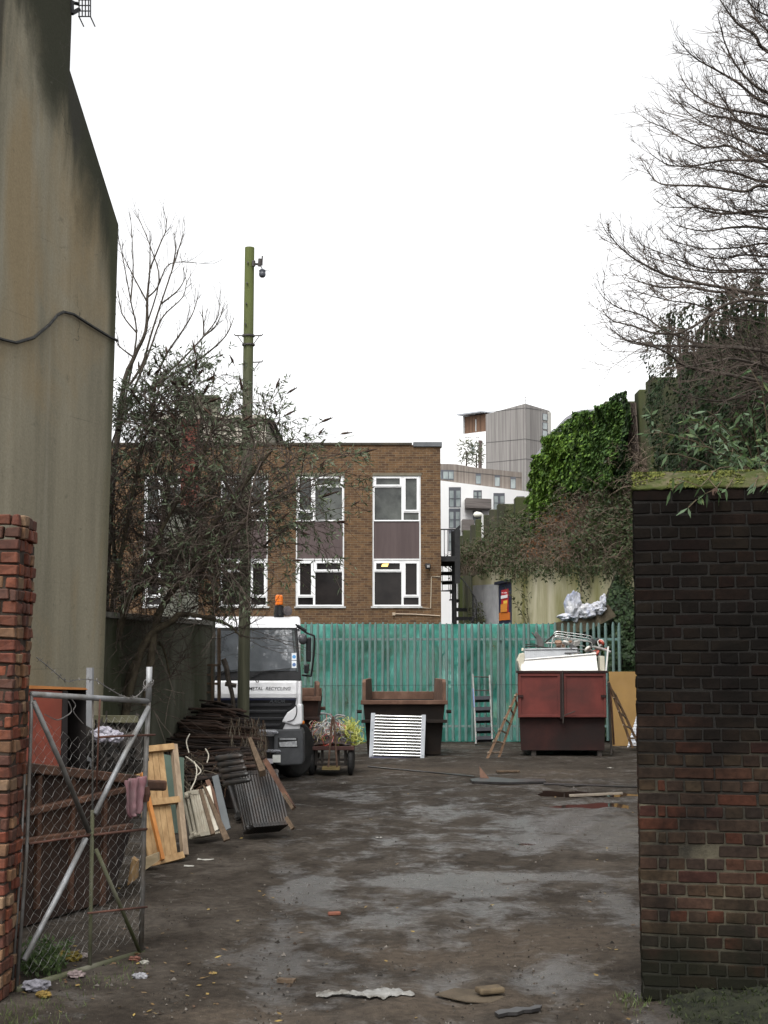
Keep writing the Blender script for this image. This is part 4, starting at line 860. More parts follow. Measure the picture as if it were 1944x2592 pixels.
# ---- tall bare sapling behind the shrub on the left
def sapling():
    def q(x, y): return 200 + x / 2.37, 500 + y / 2.37
    base = P(283, 1660, 19.5); base.z = 0
    t = thing('bare_sapling', 'slender leafless young tree beside the render gable', 'tree', base)
    S = [[(150, 2900), (180, 2000), (260, 1180), (330, 960), (400, 800), (410, 600), (425, 420), (425, 200)], [(200, 1700), (280, 1200), (320, 1000), (345, 800), (310, 620), (270, 400), (235, 240)],
         [(300, 1130), (380, 1000), (430, 830), (490, 640), (560, 430), (600, 300), (630, 210)], [(400, 780), (480, 500), (430, 300), (355, 115)], [(425, 430), (490, 270), (520, 200), (525, 125)],
         [(260, 1300), (350, 1100), (430, 900), (500, 720), (620, 600), (645, 500)], [(280, 1290), (440, 1130), (600, 990), (750, 830), (830, 720), (847, 597)], [(750, 830), (745, 740), (738, 668)],
         [(440, 1130), (600, 1040), (760, 940), (880, 830), (930, 718)], [(430, 1150), (520, 950), (620, 800), (680, 700), (715, 595)], [(310, 620), (325, 400), (310, 120)], [(345, 810), (260, 700), (235, 560)],
         [(405, 620), (330, 480), (255, 330)], [(490, 640), (590, 560), (640, 480)], [(560, 430), (580, 300), (566, 210)], [(410, 600), (470, 540), (540, 400), (690, 390)], [(750, 830), (820, 770), (870, 660)], [(330, 960), (250, 900), (215, 850)]]
    bm_ = MB(); tw = MB()
    for k, l in enumerate(S):
        Y0 = 19.5 + (ru(-.5, .5) if k else 0); n = len(l)
        pts = crv([P(*q(x, y), Y0) for x, y in l], 4); m = len(pts)
        if k == 0: pts[0].z = min(pts[0].z, 0)
        r0 = .055 if k == 0 else (.022 if n > 4 else .014)
        bm_.tube(pts, taper(r0, .0045, m), 6, cap=False)
        for i in range(m // 4, m - 1):
            for _ in range(2):
                if rnd() < .55:
                    d = (pts[i + 1] - pts[i]).normalized(); side = rv(); side -= d * side.dot(d)
                    spray(tw, pts[i].lerp(pts[i + 1], rnd()), d + side.normalized() * ru(.5, .9) + Vector((0, 0, .3)), ru(.12, .42), .0042, 1 if rnd() < .6 else 0, .2, 3, (2, 2), .7)
    bm_.build('trunk', mat('grey_bark', (.040, .033, .026), (.085, .07, .055), 10, .9), t, uv=False, norm=False, smooth=True); tw.build('twigs', TWIG, t, uv=False, norm=False)
sapling()

# ---- big half-bare shrub in front of the boundary wall
LEAF_G = leafmat('shrub_leaf', [(.050, .068, .034), (.070, .090, .044), (.090, .115, .062), (.045, .058, .030), (.125, .155, .090), (.065, .075, .045), (.15, .18, .12)], .5, .3)
PAN_M = mat('dead_flower', (.020, .012, .009), (.050, .030, .020), 20, .95)
def panicle(mb, p, d, L):
    d = d.normalized(); pts = [p + d * L * i / 5 + Vector((0, 0, -.1 * L * (i / 5) ** 2)) for i in range(6)]
    mb.tube(pts, [.004, .014, .018, .014, .009, .003], 5, cap=False)
    for _ in range(10):
        i = random.randint(0, 4); s = rv(); mb.tube([pts[i], pts[i] + s * .022 + d * .02], [.006, .003], 3, cap=False)
def shrub():
    def q(x, y): return 250 + x / 2.765, 1100 + y / 2.765
    base = P(285, 1660, 17.6); base.z = 0
    t = thing('butterfly_bush', 'sprawling half bare shrub with grey green leaves and dead flower spikes beside the pole', 'shrub', base)
    B = [[(60, 2250), (100, 1560), (180, 1200), (330, 1050), (400, 1030), (540, 1060), (640, 980), (800, 860), (950, 700), (1060, 560)], [(330, 1900), (400, 1330), (480, 1150), (560, 1050), (700, 940), (860, 890), (1060, 985)],
         [(120, 1500), (200, 1150), (300, 1010), (420, 940), (560, 850), (700, 800), (900, 790), (1210, 790)], [(130, 2250), (300, 1500), (520, 1300), (560, 1260), (700, 1270), (900, 1330), (1000, 1420)],
         [(60, 2250), (60, 1500), (130, 1000), (200, 600), (260, 300), (330, 0), (380, -200)], [(100, 1560), (260, 1000), (420, 700), (560, 450), (700, 200), (800, -60)], [(100, 2250), (220, 1650), (420, 1450), (500, 1700)], [(600, 1040), (700, 800), (900, 500), (1100, 250), (1250, 60)],
         [(350, 1050), (420, 800), (460, 500), (520, 200), (540, -200)], [(180, 1200), (120, 900), (90, 600), (60, 200)], [(700, 800), (860, 640), (1100, 480), (1400, 400)]]
    tr = MB(); nodes = []
    for k, l in enumerate(B):
        Y0 = 17.6; Y1 = ru(16.6, 19.8); n = len(l); pts = crv([P(*q(x, y), Y0 + (Y1 - Y0) * i / n) for i, (x, y) in enumerate(l)], 4)
        for p in pts: p.z = max(p.z, -.05)
        rad = taper(.058 if k < 4 else .04, .010, len(pts)); tr.tube(pts, rad, 7, cap=False); nodes += [(p, r) for p, r in zip(pts, rad) if p.z > 1.2]
    CROWN = [(250, 980), (300, 930), (420, 880), (560, 895), (640, 930), (705, 990), (760, 1020), (830, 1060), (905, 1120), (945, 1190), (930, 1260), (870, 1330), (905, 1420), (840, 1470), (720, 1490), (640, 1560), (520, 1540), (380, 1500), (250, 1560)]
    def inside(x, y):
        c = False; n = len(CROWN); j = n - 1
        for i in range(n):
            xi, yi = CROWN[i]; xj, yj = CROWN[j]
            if (yi > y) != (yj > y) and x < (xj - xi) * (y - yi) / (yj - yi) + xi: c = not c
            j = i
        return c
    st = MB(); lv = MB(); pn = MB(); k = 0
    while k < 400:
        x, y = ru(250, 945), ru(880, 1560)
        if not inside(x, y): continue
        if x > 640 and rnd() < (.50 if y < 1330 else .62): continue
        k += 1
        tip = P(x, y, ru(16.2, 20.3)); s, r = min(random.sample(nodes, 16), key=lambda n_: (n_[0] - tip).length)
        L = (tip - s).length; mid = s.lerp(tip, .45) + Vector((0, 0, .16 * L + .06)) + rv() * .12 * L; pts = bez(s, mid, tip, 9); pts = [p + rv() * .012 for p in pts]
        st.tube(pts, taper(min(r, .011), .0035, 10), 4, cap=False)
        leafy = (.78 if (y < 1120 or x > 660) else .5) if x > 400 or y < 1080 else .42
        for i in range(3, 10):
            for _ in range(2):
                if rnd() < .8:
                    d = (pts[i] - pts[i - 1]).normalized(); side = rv(); side -= d * side.dot(d); d2 = (d + side.normalized() * .9 + Vector((0, 0, .1))).normalized(); L2 = ru(.10, .42); a = pts[i]
                    tw = [a, a + d2 * L2 * .5 + rv() * .02, a + d2 * L2 + Vector((0, 0, -.05)) + rv() * .03]; st.tube(tw, taper(.0042, .0024, 3), 3, cap=False)
                    if rnd() < leafy:
                        for m in range(random.randint(2, 7)):
                            b = tw[1].lerp(tw[2], rnd()); leaf(lv, b, d2 * .7 + rv() * .9 + Vector((0, 0, -.35)), ru(.05, .12), ru(.014, .026))
                    if rnd() < .035 and leafy > .5: panicle(pn, tw[2], d2 + Vector((0, 0, .1)), ru(.10, .2))
        if rnd() < .30 and leafy > .5: panicle(pn, pts[-1], pts[-1] - pts[-2] + Vector((0, 0, .05)), ru(.12, .28))
        if leafy > .5:
            for m in range(8): leaf(lv, pts[-1] + rv() * .05, (pts[-1] - pts[-2]).normalized() + rv(), ru(.06, .12), ru(.015, .026))
    # dense tangle of thin dead stems in the lower left of the crown
    for _ in range(680):
        s, r = random.choice(nodes); 
        d = Vector((ru(-.6, 1), ru(-.7, .7), ru(-.35, .8))); spray(st, s, d, ru(.3, .95), .005, 1, .02, 5, (2, 3), .8)
    tr.build('trunk', mat('mossy_bark', (.030, .025, .016), (.075, .062, .040), 9, .9, bump=.6), t, uv=False, norm=False, smooth=True)
    st.build('stems', TWIG, t, uv=False, norm=False); lv.build('leaves', LEAF_G, t, uv=False, norm=False); pn.build('flower_spikes', PAN_M, t, uv=False, norm=False)
shrub()

# ---- butterfly bush hanging over the right pillar
def pillar_bush():
    base = P(1960, 1660, 9.7); base.z = 0
    t = thing('overhanging_bush', 'green bush with long drooping leaves spilling over the brick pillar cap', 'shrub', base)
    st = MB(); lv = MB(); pn = MB(); root = P(1960, 1330, 9.5)
    st.tube([base, root], .03, 7)
    tips = [(1700, 1240, 8.22), (1740, 1285, 8.2), (1775, 1230, 8.2), (1815, 1235, 8.2), (1840, 1240, 8.15), (1910, 1235, 8.1), (1945, 1240, 8.1), (1745, 1060, 9.0), (1790, 1040, 8.9), (1850, 1060, 8.8), (1900, 1030, 8.9), (1920, 1090, 8.6), (1930, 990, 9.2), (1720, 1110, 8.7), (1770, 1130, 8.6),
            (1830, 1120, 8.6), (1870, 1160, 8.4), (1690, 1150, 8.5), (1650, 1090, 9.0), (1960, 1140, 8.4), (1930, 1180, 8.3), (1800, 1085, 8.6), (1995, 1050, 8.6), (1760, 1060, 9.2)]
    for x, y, Y in tips:
        tip = P(x, y, Y); s = root + rv() * .08; mid = s.lerp(tip, .5) + Vector((0, 0, .28 if y < 1200 else .42)); pts = [p + rv() * .006 for p in bez(s, mid, tip, 12)]
        st.tube(pts, taper(.009, .003, 13), 5, cap=False)
        for i in range(5, 13):
            d = (pts[i] - pts[i - 1]).normalized()
            for sgn in (-1, 1):
                if rnd() < .85:
                    s2 = d.cross(rv()).normalized(); leaf(lv, pts[i], d * .45 + s2 * .6 + Vector((0, 0, -.65 if y > 1200 else -.35)), ru(.055, .105), ru(.014, .024))
            if rnd() < .35:
                d2 = (d + rv() * .8).normalized(); L2 = ru(.08, .2); st.tube([pts[i], pts[i] + d2 * L2], taper(.0035, .002, 2), 4, cap=False)
                for _ in range(5): leaf(lv, pts[i] + d2 * L2 * ru(.5, 1), d2 * .5 + rv() * .7 + Vector((0, 0, -.5)), ru(.05, .11), ru(.014, .026))
        if rnd() < .2: panicle(pn, pts[-1], pts[-1] - pts[-2], ru(.07, .12))
    st.build('stems', mat('brown_stem', (.05, .038, .022), (.10, .078, .048), 12, .85), t, uv=False, norm=False)
    lv.build('leaves', leafmat('drooping_leaf', [(.035, .070, .022), (.055, .095, .035), (.075, .120, .055), (.095, .135, .085), (.045, .085, .025), (.11, .14, .05)], .5, .3), t, uv=False, norm=False)
    pn.build('flower_spikes', PAN_M, t, uv=False, norm=False)
pillar_bush()

# ---- ivy and scrub on the right bank
def poly_in(P_, x, y):
    c = False; j = len(P_) - 1
    for i in range(len(P_)):
        xi, yi = P_[i]; xj, yj = P_[j]
        if (yi > y) != (yj > y) and x < (xj - xi) * (y - yi) / (yj - yi) + xi: c = not c
        j = i
    return c
def ivy(name, label, poly, n, cols, size, bulge, pl=W1, stem=60, off0=.15, trail=True, ncl=.9):
    cx = sum(p[0] for p in poly) / len(poly); c = pl.pt(cx, 1400); c.z = 0
    xs = [p[0] for p in poly]; ys = [p[1] for p in poly]
    t = thing(name, label, 'ivy', (c.x, c.y, 0)); lv = MB(); k = 0
    nn = pl.n
    while k < n:
        x, y = ru(min(xs), max(xs)), ru(min(ys), max(ys))
        wob = 9 * noise.noise((x * .05, y * .05, 3))
        if not poly_in(poly, x + wob, y + wob): continue
        p0 = pl.pt(x, y); b = noise.noise(p0 * ncl + Vector((3, 1, 7))) + .5 * noise.noise(p0 * ncl * 3)
        if b < -.35 and rnd() < .6: continue
        k += 1
        off = off0 + bulge * max(0, .55 + b) * ru(.75, 1.1)
        p = pl.pt(x, y, off); nr = (nn + rv() * .7 + Vector((0, 0, .45))).normalized()
        d = (Vector((0, 0, -1)) + rv() * .7); d -= nr * d.dot(nr); d.normalize(); s = d.cross(nr) * size * ru(.35, .6); L = size * ru(.7, 1.2)
        lv.add([p, p + d * L * .3 + s, p + d * L, p + d * L * .3 - s], [(0, 1, 2, 3)])
    # mass of stems and older leaves underneath
    st = MB()
    for _ in range(stem):
        x = ru(min(xs), max(xs)); y = max(ys); pts = []
        for i in range(9):
            yy = y - (y - min(ys)) * i / 8; xx = x + 8 * noise.noise((i * .7, x, 2)) * i / 3
            if poly_in(poly, xx, yy): pts.append(pl.pt(xx, yy, off0 * .7))
        if len(pts) > 1: st.tube(pts, .018, 4, cap=False)
    o = lv.build('foliage', leafmat(name + '_leaf_' + str(n) + str(cols[0]), cols, .6, .22, .12), t, uv=False, norm=False)
    if st.v: st.build('stems', TWIG, t, uv=False, norm=False)
    return t
DK = [(.010, .020, .008), (.016, .030, .011), (.024, .044, .016), (.012, .024, .010), (.034, .058, .022), (.020, .034, .014)]
MD = [(.030, .060, .016), (.054, .105, .024), (.08, .145, .032), (.040, .080, .021), (.020, .042, .013), (.115, .185, .04)]
LM = [(.05, .10, .016), (.085, .155, .022), (.12, .20, .03), (.065, .125, .02), (.035, .07, .015), (.15, .235, .04), (.05, .10, .022)]
ivy('ivy', 'bright lime green ivy at the left end of the stepped wall', [(1388, 1220), (1408, 1160), (1436, 1112), (1482, 1098), (1494, 1160), (1482, 1230), (1462, 1300), (1442, 1350), (1392, 1350), (1386, 1290)], 19000, LM, .125, .45, off0=.5)
ivy('ivy', 'mid green ivy hedge over the middle of the stepped wall', [(1451, 1106), (1468, 1068), (1501, 1044), (1556, 1036), (1571, 1020), (1616, 1016), (1618, 1230), (1526, 1240), (1466, 1290), (1446, 1240)], 24000, MD, .115, .4, off0=.35)
ivy('ivy', 'sparse pale green ivy shoots spreading over the middle of the ivy hedge', [(1440, 1110), (1480, 1075), (1560, 1045), (1560, 1180), (1470, 1280), (1430, 1280)], 1500, LM, .115, .45, off0=.42, stem=6)
ivy('ivy', 'dark ivy curtain hanging beside the bare concrete slabs', [(1585, 1010), (1600, 992), (1622, 988), (1632, 1030), (1640, 1200), (1590, 1240)], 8000, MD[:2] + DK, .10, .25, off0=.3)
ivy('ivy', 'dark ivy column over the top of the wall at the right edge', [(1782, 880), (1790, 820), (1830, 790), (1900, 770), (2100, 700), (2150, 1250), (1800, 1250), (1780, 1000)], 15000, DK + [(.034, .040, .016)], .075, .4, off0=.9)
def ivy_bank():
    top = [(1395, 1600), (1440, 1588), (1480, 1566), (1530, 1528), (1565, 1455), (1620, 1385), (1700, 1330), (1850, 1290), (2050, 1250)]
    c = P(1600, 1660, 34.5); c.z = 0; t = thing('ivy', 'dark ivy mound at the right hand end of the green fence', 'ivy', c); rows = []
    X_, Y_ = [p[0] for p in top], [p[1] for p in top]; cols = [1395 + i * 12 for i in range(55)]
    for j in range(15):
        v = j / 14; row = []
        for px in cols:
            y = float(np.interp(px, X_, Y_)); z1 = P(px, y, 36.5).z; Y = 33.2 + 1.5 * v ** 1.5; p = P(px, 1660, Y); row.append(Vector((p.x, p.y + .3 * noise.noise((px * .03, v * 4, 1)), z1 * v)))
        rows.append(row)
    mb = MB(); mb.sheet(rows); mb.build('mound', mat('ivy_litter', (.012, .014, .008), (.028, .028, .016), 4, .95, bump=.8), t, smooth=True, norm=False)
    lv = MB()
    for _ in range(15000):
        i, j = random.randint(0, 53), random.randint(0, 13); a, b = rnd(), rnd()
        p = rows[j][i].lerp(rows[j][i + 1], a).lerp(rows[j + 1][i].lerp(rows[j + 1][i + 1], a), b); q = noise.noise(p * 1.6) + .5 * noise.noise(p * 4)
        p = p + Vector((0, -.1 - .35 * max(0, .3 + q), .1 * q)); nr = (Vector((-.2, -1, .55)) + rv() * .6).normalized(); d = Vector((0, 0, -1)) + rv() * .8; d -= nr * d.dot(nr); d.normalize(); s = d.cross(nr) * ru(.03, .06); L = ru(.07, .12)
        lv.add([p, p + d * L * .3 + s, p + d * L, p + d * L * .3 - s], [(0, 1, 2, 3)])
    lv.build('foliage', leafmat('ivy_bank_leaf', DK + [(.05, .075, .03)], .55, .15, .15), t, uv=False, norm=False)
ivy_bank()
def scrub():
    tw = MB(); lv = MB(); rl = MB(); nc = len(BANK[0]); nr_ = len(BANK)
    for _ in range(5200):
        i, j = random.randint(0, nc - 2), random.randint(0, nr_ - 2); p = BANK[j][i].lerp(BANK[j][i + 1], rnd()).lerp(BANK[j + 1][i], rnd() * .6)
        q = noise.noise(p * .35 + Vector((2, 5, 1))); L = ru(.5, 1.25) * (1.15 if q > 0 else .85)
        if p.y > 55: L *= .55
        d = Vector((ru(-.8, .5), ru(-1, .4), ru(.15, 1.2))).normalized(); end = p + d * L; end.z -= .25 * L; mid = p + d * L * .6 + Vector((0, 0, .25 * L))
        pts = bez(p, mid, end, 5); tw.tube(pts, taper(.011, .004, 6), 3, cap=False)
        for k in range(2):
            b = pts[random.randint(2, 5)]; e = rv() * ru(.15, .4) + Vector((0, -.05, -.02)); tw.tube([b, b + e * .5 + rv() * .04, b + e], .004, 3, cap=False)
        g = noise.noise(p * .5 + Vector((9, 2, 4))) + (.35 if p.y > 49 else -.05)
        if g > -.05:
            for m in range(11):
                b = pts[random.randint(1, 5)] + rv() * .15; leaf(lv, b, rv() + Vector((0, 0, -.2)), ru(.07, .15), ru(.04, .075))
        elif rnd() < .45 and 38.5 < p.y < 45 and p.z < 6.0:
            for m in range(8):
                b = pts[random.randint(1, 5)] + rv() * .12; leaf(rl, b, rv() + Vector((0, 0, -.3)), ru(.06, .11), ru(.035, .06))
    for _ in range(420):
        px = ru(1210, 1640); p = PW.pt(px, 1440 + ru(-12, 10), ru(.02, .2)); L = ru(.1, .75) * max(.2, .5 + noise.noise((px * .03, 1, 1))); pts = bez(p + Vector((0, .3, .25)), p + Vector((0, -.1, .15)), p + Vector((ru(-.1, .1), -.12, -L)), 5)
        tw.tube(pts, taper(.007, .003, 6), 3, cap=False)
        for m in range(int(6 + L * 12)): leaf(lv, pts[random.randint(1, 5)] + rv() * .09, rv() + Vector((0, 0, -.4)), ru(.06, .12), ru(.035, .06))
    b = tw.build('scrub', mat('bramble_stem', (.066, .049, .035), (.155, .12, .087), 3, .9), uv=False, norm=False, loc=(3.5, 44, 4.5)); tag(b, 'tangled brown bramble scrub with green leaves covering the bank', 'scrub', kind='stuff')
    lv.build('leaves', leafmat('scrub_leaf', [(.022, .040, .012), (.035, .055, .018), (.050, .062, .022), (.018, .030, .010), (.07, .085, .032)], .6, .25), b, uv=False, norm=False)
    rl.build('rusty_leaves', leafmat('rusty_leaf', [(.11, .045, .018), (.14, .06, .022), (.08, .035, .016), (.17, .075, .028)], .7, .25), b, uv=False, norm=False)
scrub()
def small_bushes():
    for k, (px, py, Y, w_, h_, n, lab) in enumerate(((1365, 1590, 42.0, 1.5, 1.35, 46, 'spindly young bush with long narrow leaves before the pale cream wall'), (1222, 1575, 46.5, .9, .75, 34, 'low dull green weed clump beside the poster board'))):
        base = P(px, 1660, Y); base.z = 0; t = thing('bush', lab, 'bush', base); st = MB(); lv = MB(); top = P(px, py, Y).z
        for _ in range(n):
            tip = base + Vector((ru(-w_, w_) * .6, ru(-.5, .5), top + ru(-.2, h_))); a = base + rv() * .05; a.z = 0; pts = bez(a, base + Vector((0, 0, top)), tip, 8); st.tube(pts, taper(.014, .004, 9), 4, cap=False)
            for i in range(4, 9):
                for m in range(4): leaf(lv, pts[i] + rv() * .06, (pts[i] - pts[i - 1]).normalized() * .5 + rv() + Vector((0, 0, -.3)), ru(.12, .24), ru(.03, .05))
        st.build('stems', TWIG, t, uv=False, norm=False); lv.build('leaves', leafmat('bush_leaf', [(.035, .045, .018), (.06, .07, .03), (.085, .09, .045), (.05, .05, .022)], .6, .25), t, uv=False, norm=False)
    for px, py, Y, h, lab in ((1181, 1180, 95.5, 1.9, 'left potted terrace shrub on the white apartment roof'), (1206, 1182, 95.5, 1.7, 'right potted terrace shrub on the white apartment roof')):
        b = P(px, py + 3, Y); t = thing('terrace_shrub', lab, 'shrub', b); lv = MB(); st = MB(); st.tube([b, b + Vector((0, 0, h * .6))], .05, 5)
        for _ in range(170):
            a = b + Vector((ru(-.5, .5), ru(-.4, .4), h * ru(.15, 1))); leaf(lv, a, rv() + Vector((0, 0, .4)), ru(.2, .45), ru(.06, .1))
        st.build('stem', TWIG, t); lv.build('foliage', leafmat('terrace_leaf', [(.06, .07, .04), (.10, .11, .07), (.14, .15, .10)], .6, .3), t, uv=False, norm=False)
small_bushes()

# ---- ground cover
def pillar_foot():
    rows = []
    for j in range(13):
        v = j / 12; row = []
        for i in range(50):
            u = i / 49; x = 1.60 + 1.5 * u; y = 7.55 + .85 * v - .15 * u; h = .15 * math.sin(min(1, v * 1.05) * math.pi * .62) ** 1.3 * min(1, u * 5 + .12) * (.75 + .6 * noise.noise((x * 3, y * 3, 1))) + .03 * noise.noise((x * 11, y * 11, 3)) * v; row.append(Vector((x, y, max(-.02, h - .015))))
        rows.append(row)
    mb = MB(); mb.sheet(rows); b = tag(mb.build('moss_bank', mat('black_moss', (.006, .007, .004), (.018, .020, .010), 12, .95, bump=.9), smooth=True, norm=False, loc=(2.2, 8, 0)), 'dark mossy rubble banked against the foot of the right brick pillar', 'moss', kind='stuff')
    lv = MB()
    for _ in range(1500):
        r_ = random.choice(rows[1:]); p = random.choice(r_) + Vector((ru(-.02, .02), ru(-.03, .03), 0)); leaf(lv, p, rv() + Vector((0, 0, .8)), ru(.012, .045), ru(.006, .014))
    lv.build('foliage', leafmat('moss_leaf', [(.010, .016, .005), (.020, .028, .008), (.035, .045, .014), (.012, .014, .006)], .8, .2), b, uv=False, norm=False)
pillar_foot()
def groundcover():
    def tuft(mb, c, n, h, s):
        for _ in range(n):
            p = c + Vector((ru(-s, s), ru(-s, s), 0)); p.z = hgt(p.x, p.y) - .004; leaf(mb, p, Vector((ru(-.7, .7), ru(-.7, .7), 1)), h * ru(.4, 1.1), ru(.003, .006))
    g = MB()
    for px, py, n, s in ((60, 2560, 60, .12), (140, 2540, 60, .15), (230, 2495, 50, .14), (310, 2470, 40, .1), (1600, 2535, 70, .07), (1585, 2555, 60, .09), (20, 2585, 80, .14), (100, 2590, 60, .15), (330, 2450, 30, .1)):
        for _ in range(5): tuft(g, G(px + ru(-35, 35), py + ru(-12, 12)), n // 5, .05, s)
    tag(g.build('grass', leafmat('grass_blade', [(.035, .055, .014), (.06, .085, .022), (.085, .10, .035)], .6, .25), uv=False, norm=False, loc=(0, 8, 0)), 'short sparse grass and moss at the foot of the gate and pillars', 'grass', kind='stuff')
    l = MB()
    for _ in range(170):
        px, py = (ru(60, 1620), ru(2000, 2592)) if rnd() < .75 else (ru(330, 560), ru(2300, 2592))
        if rnd() < .25: px, py = ru(60, 380), ru(2400, 2560)
        p = G(px, py); p.z = hgt(p.x, p.y) + .008; n = (Vector((0, 0, 1)) + rv() * .35).normalized(); d = n.orthogonal().normalized(); d.rotate(Matrix.Rotation(ru(0, 6.3), 3, n)); leaf(l, p, d, ru(.025, .055), ru(.016, .035), n)
    tag(l.build('fallen_leaves', leafmat('dead_leaf', [(.19, .13, .035), (.11, .065, .022), (.25, .18, .055), (.07, .035, .018), (.14, .095, .045)], .6, .1), uv=False, norm=False, loc=(0, 8, 0)), 'small yellow and brown fallen leaves scattered over the wet yard', 'leaves', kind='stuff')
    s = MB()
    for _ in range(2600):
        py = 1960 + 632 * rnd() ** .8; px = ru(60, 1640) if rnd() < .6 else (ru(120, 800) if rnd() < .7 else ru(1300, 1640)); p = G(px, py); 
        if not (-6 < p.x < 7): continue
        p.z = hgt(p.x, p.y); r = ru(.004, .013) if rnd() < .93 else ru(.014, .026); a = [p + Vector((math.cos(k * 2.09 + r * 900) * r * ru(.7, 1.2), math.sin(k * 2.09 + r * 900) * r * ru(.7, 1.2), -.003)) for k in range(3)]; tp = p + Vector((ru(-.3, .3) * r, ru(-.3, .3) * r, r * ru(.5, .9)))
        s.add(a + [tp], [(0, 1, 3), (1, 2, 3), (2, 0, 3)])
    tag(s.build('gravel', islandmat('stone_chip', [(.03, .027, .024), (.05, .046, .041), (.075, .07, .064), (.02, .018, .016), (.042, .032, .025), (.12, .11, .10)], bump=.2), uv=False, norm=False, loc=(0, 8, 0)), 'small stones and grit strewn over the yard', 'gravel', kind='stuff')
    wd = thing('weed', 'leafy green weed growing at the hinge end of the mesh gate', 'weed', G(100, 2460)); m = MB()
    for _ in range(90):
        b = G(100 + ru(-45, 60), 2460 + ru(-20, 20)); b.z = 0; d = Vector((ru(-.5, .5), ru(-.5, .5), 1)); L = ru(.06, .22); m.tube([b, b + d * L], .002, 3, cap=False)
        for k in range(6): leaf(m, b + d * L * ru(.3, 1), rv() + Vector((0, 0, .2)), ru(.03, .06), ru(.014, .026))
    m.build('foliage', leafmat('weed_leaf', [(.03, .055, .016), (.05, .08, .024), (.07, .10, .035)], .6, .25), wd, uv=False, norm=False)
groundcover()
# ============================================================ OBJECTS IN THE YARD
GALV = mat('galvanised', (.19, .195, .20), (.29, .295, .30), 9, .55, .35, c3=(.12, .11, .095), s3=5, f3=.56)
RUST = mat('rust_steel', (.060, .030, .019), (.125, .062, .038), 6, .85, bump=.5, bscale=30, c3=(.032, .020, .015), s3=1.6, f3=.52)
RUSTL = mat('light_rust', (.085, .045, .030), (.135, .078, .054), 7, .85, bump=.4, c3=(.075, .042, .028), s3=3, f3=.55)
DARKST = mat('dark_steel', (.020, .017, .015), (.042, .035, .03), 6, .7, bump=.3)
WOOD = mat('weathered_plank', (.050, .034, .021), (.095, .066, .043), 5, .85, stretch=(6, 6, .5), bump=.4)
PINE = mat('pale_pine', (.19, .113, .050), (.31, .205, .10), 3, .7, stretch=(5, 5, .35), bump=.25, c3=(.16, .085, .035), s3=1.5, f3=.60)
TYRE = mat('tyre_rubber', (.011, .011, .011), (.022, .021, .020), 8, .8, bump=.3)
def text(name, body, px0, px1, py, pl, mt, parent, shear=.0, off=.004, ext=.002, bold=.02):
    cu = bpy.data.curves.new(name, 'FONT'); cu.body = body; cu.shear = shear; cu.extrude = ext; cu.offset = bold
    o = bpy.data.objects.new(name, cu); COL.objects.link(o); dg = bpy.context.evaluated_depsgraph_get(); me = bpy.data.meshes.new_from_object(o.evaluated_get(dg)); bpy.data.objects.remove(o); bpy.data.curves.remove(cu)
    mb = MB(); vs = [v.co.copy() for v in me.vertices]; a, b = min(v.x for v in vs), max(v.x for v in vs)
    A, B = pl.pt(px0, py, off), pl.pt(px1, py, off); s = (B - A).length / (b - a); u = (B - A).normalized(); v_ = pl.n.cross(u).normalized()
    v_ = v_ if v_.z > 0 else -v_
    mb.add([A + u * (v.x - a) * s + v_ * v.y * s + pl.n * v.z for v in vs], [tuple(p.vertices) for p in me.polygons]); bpy.data.meshes.remove(me)
    return mb.build(name, mt, parent, norm=False)

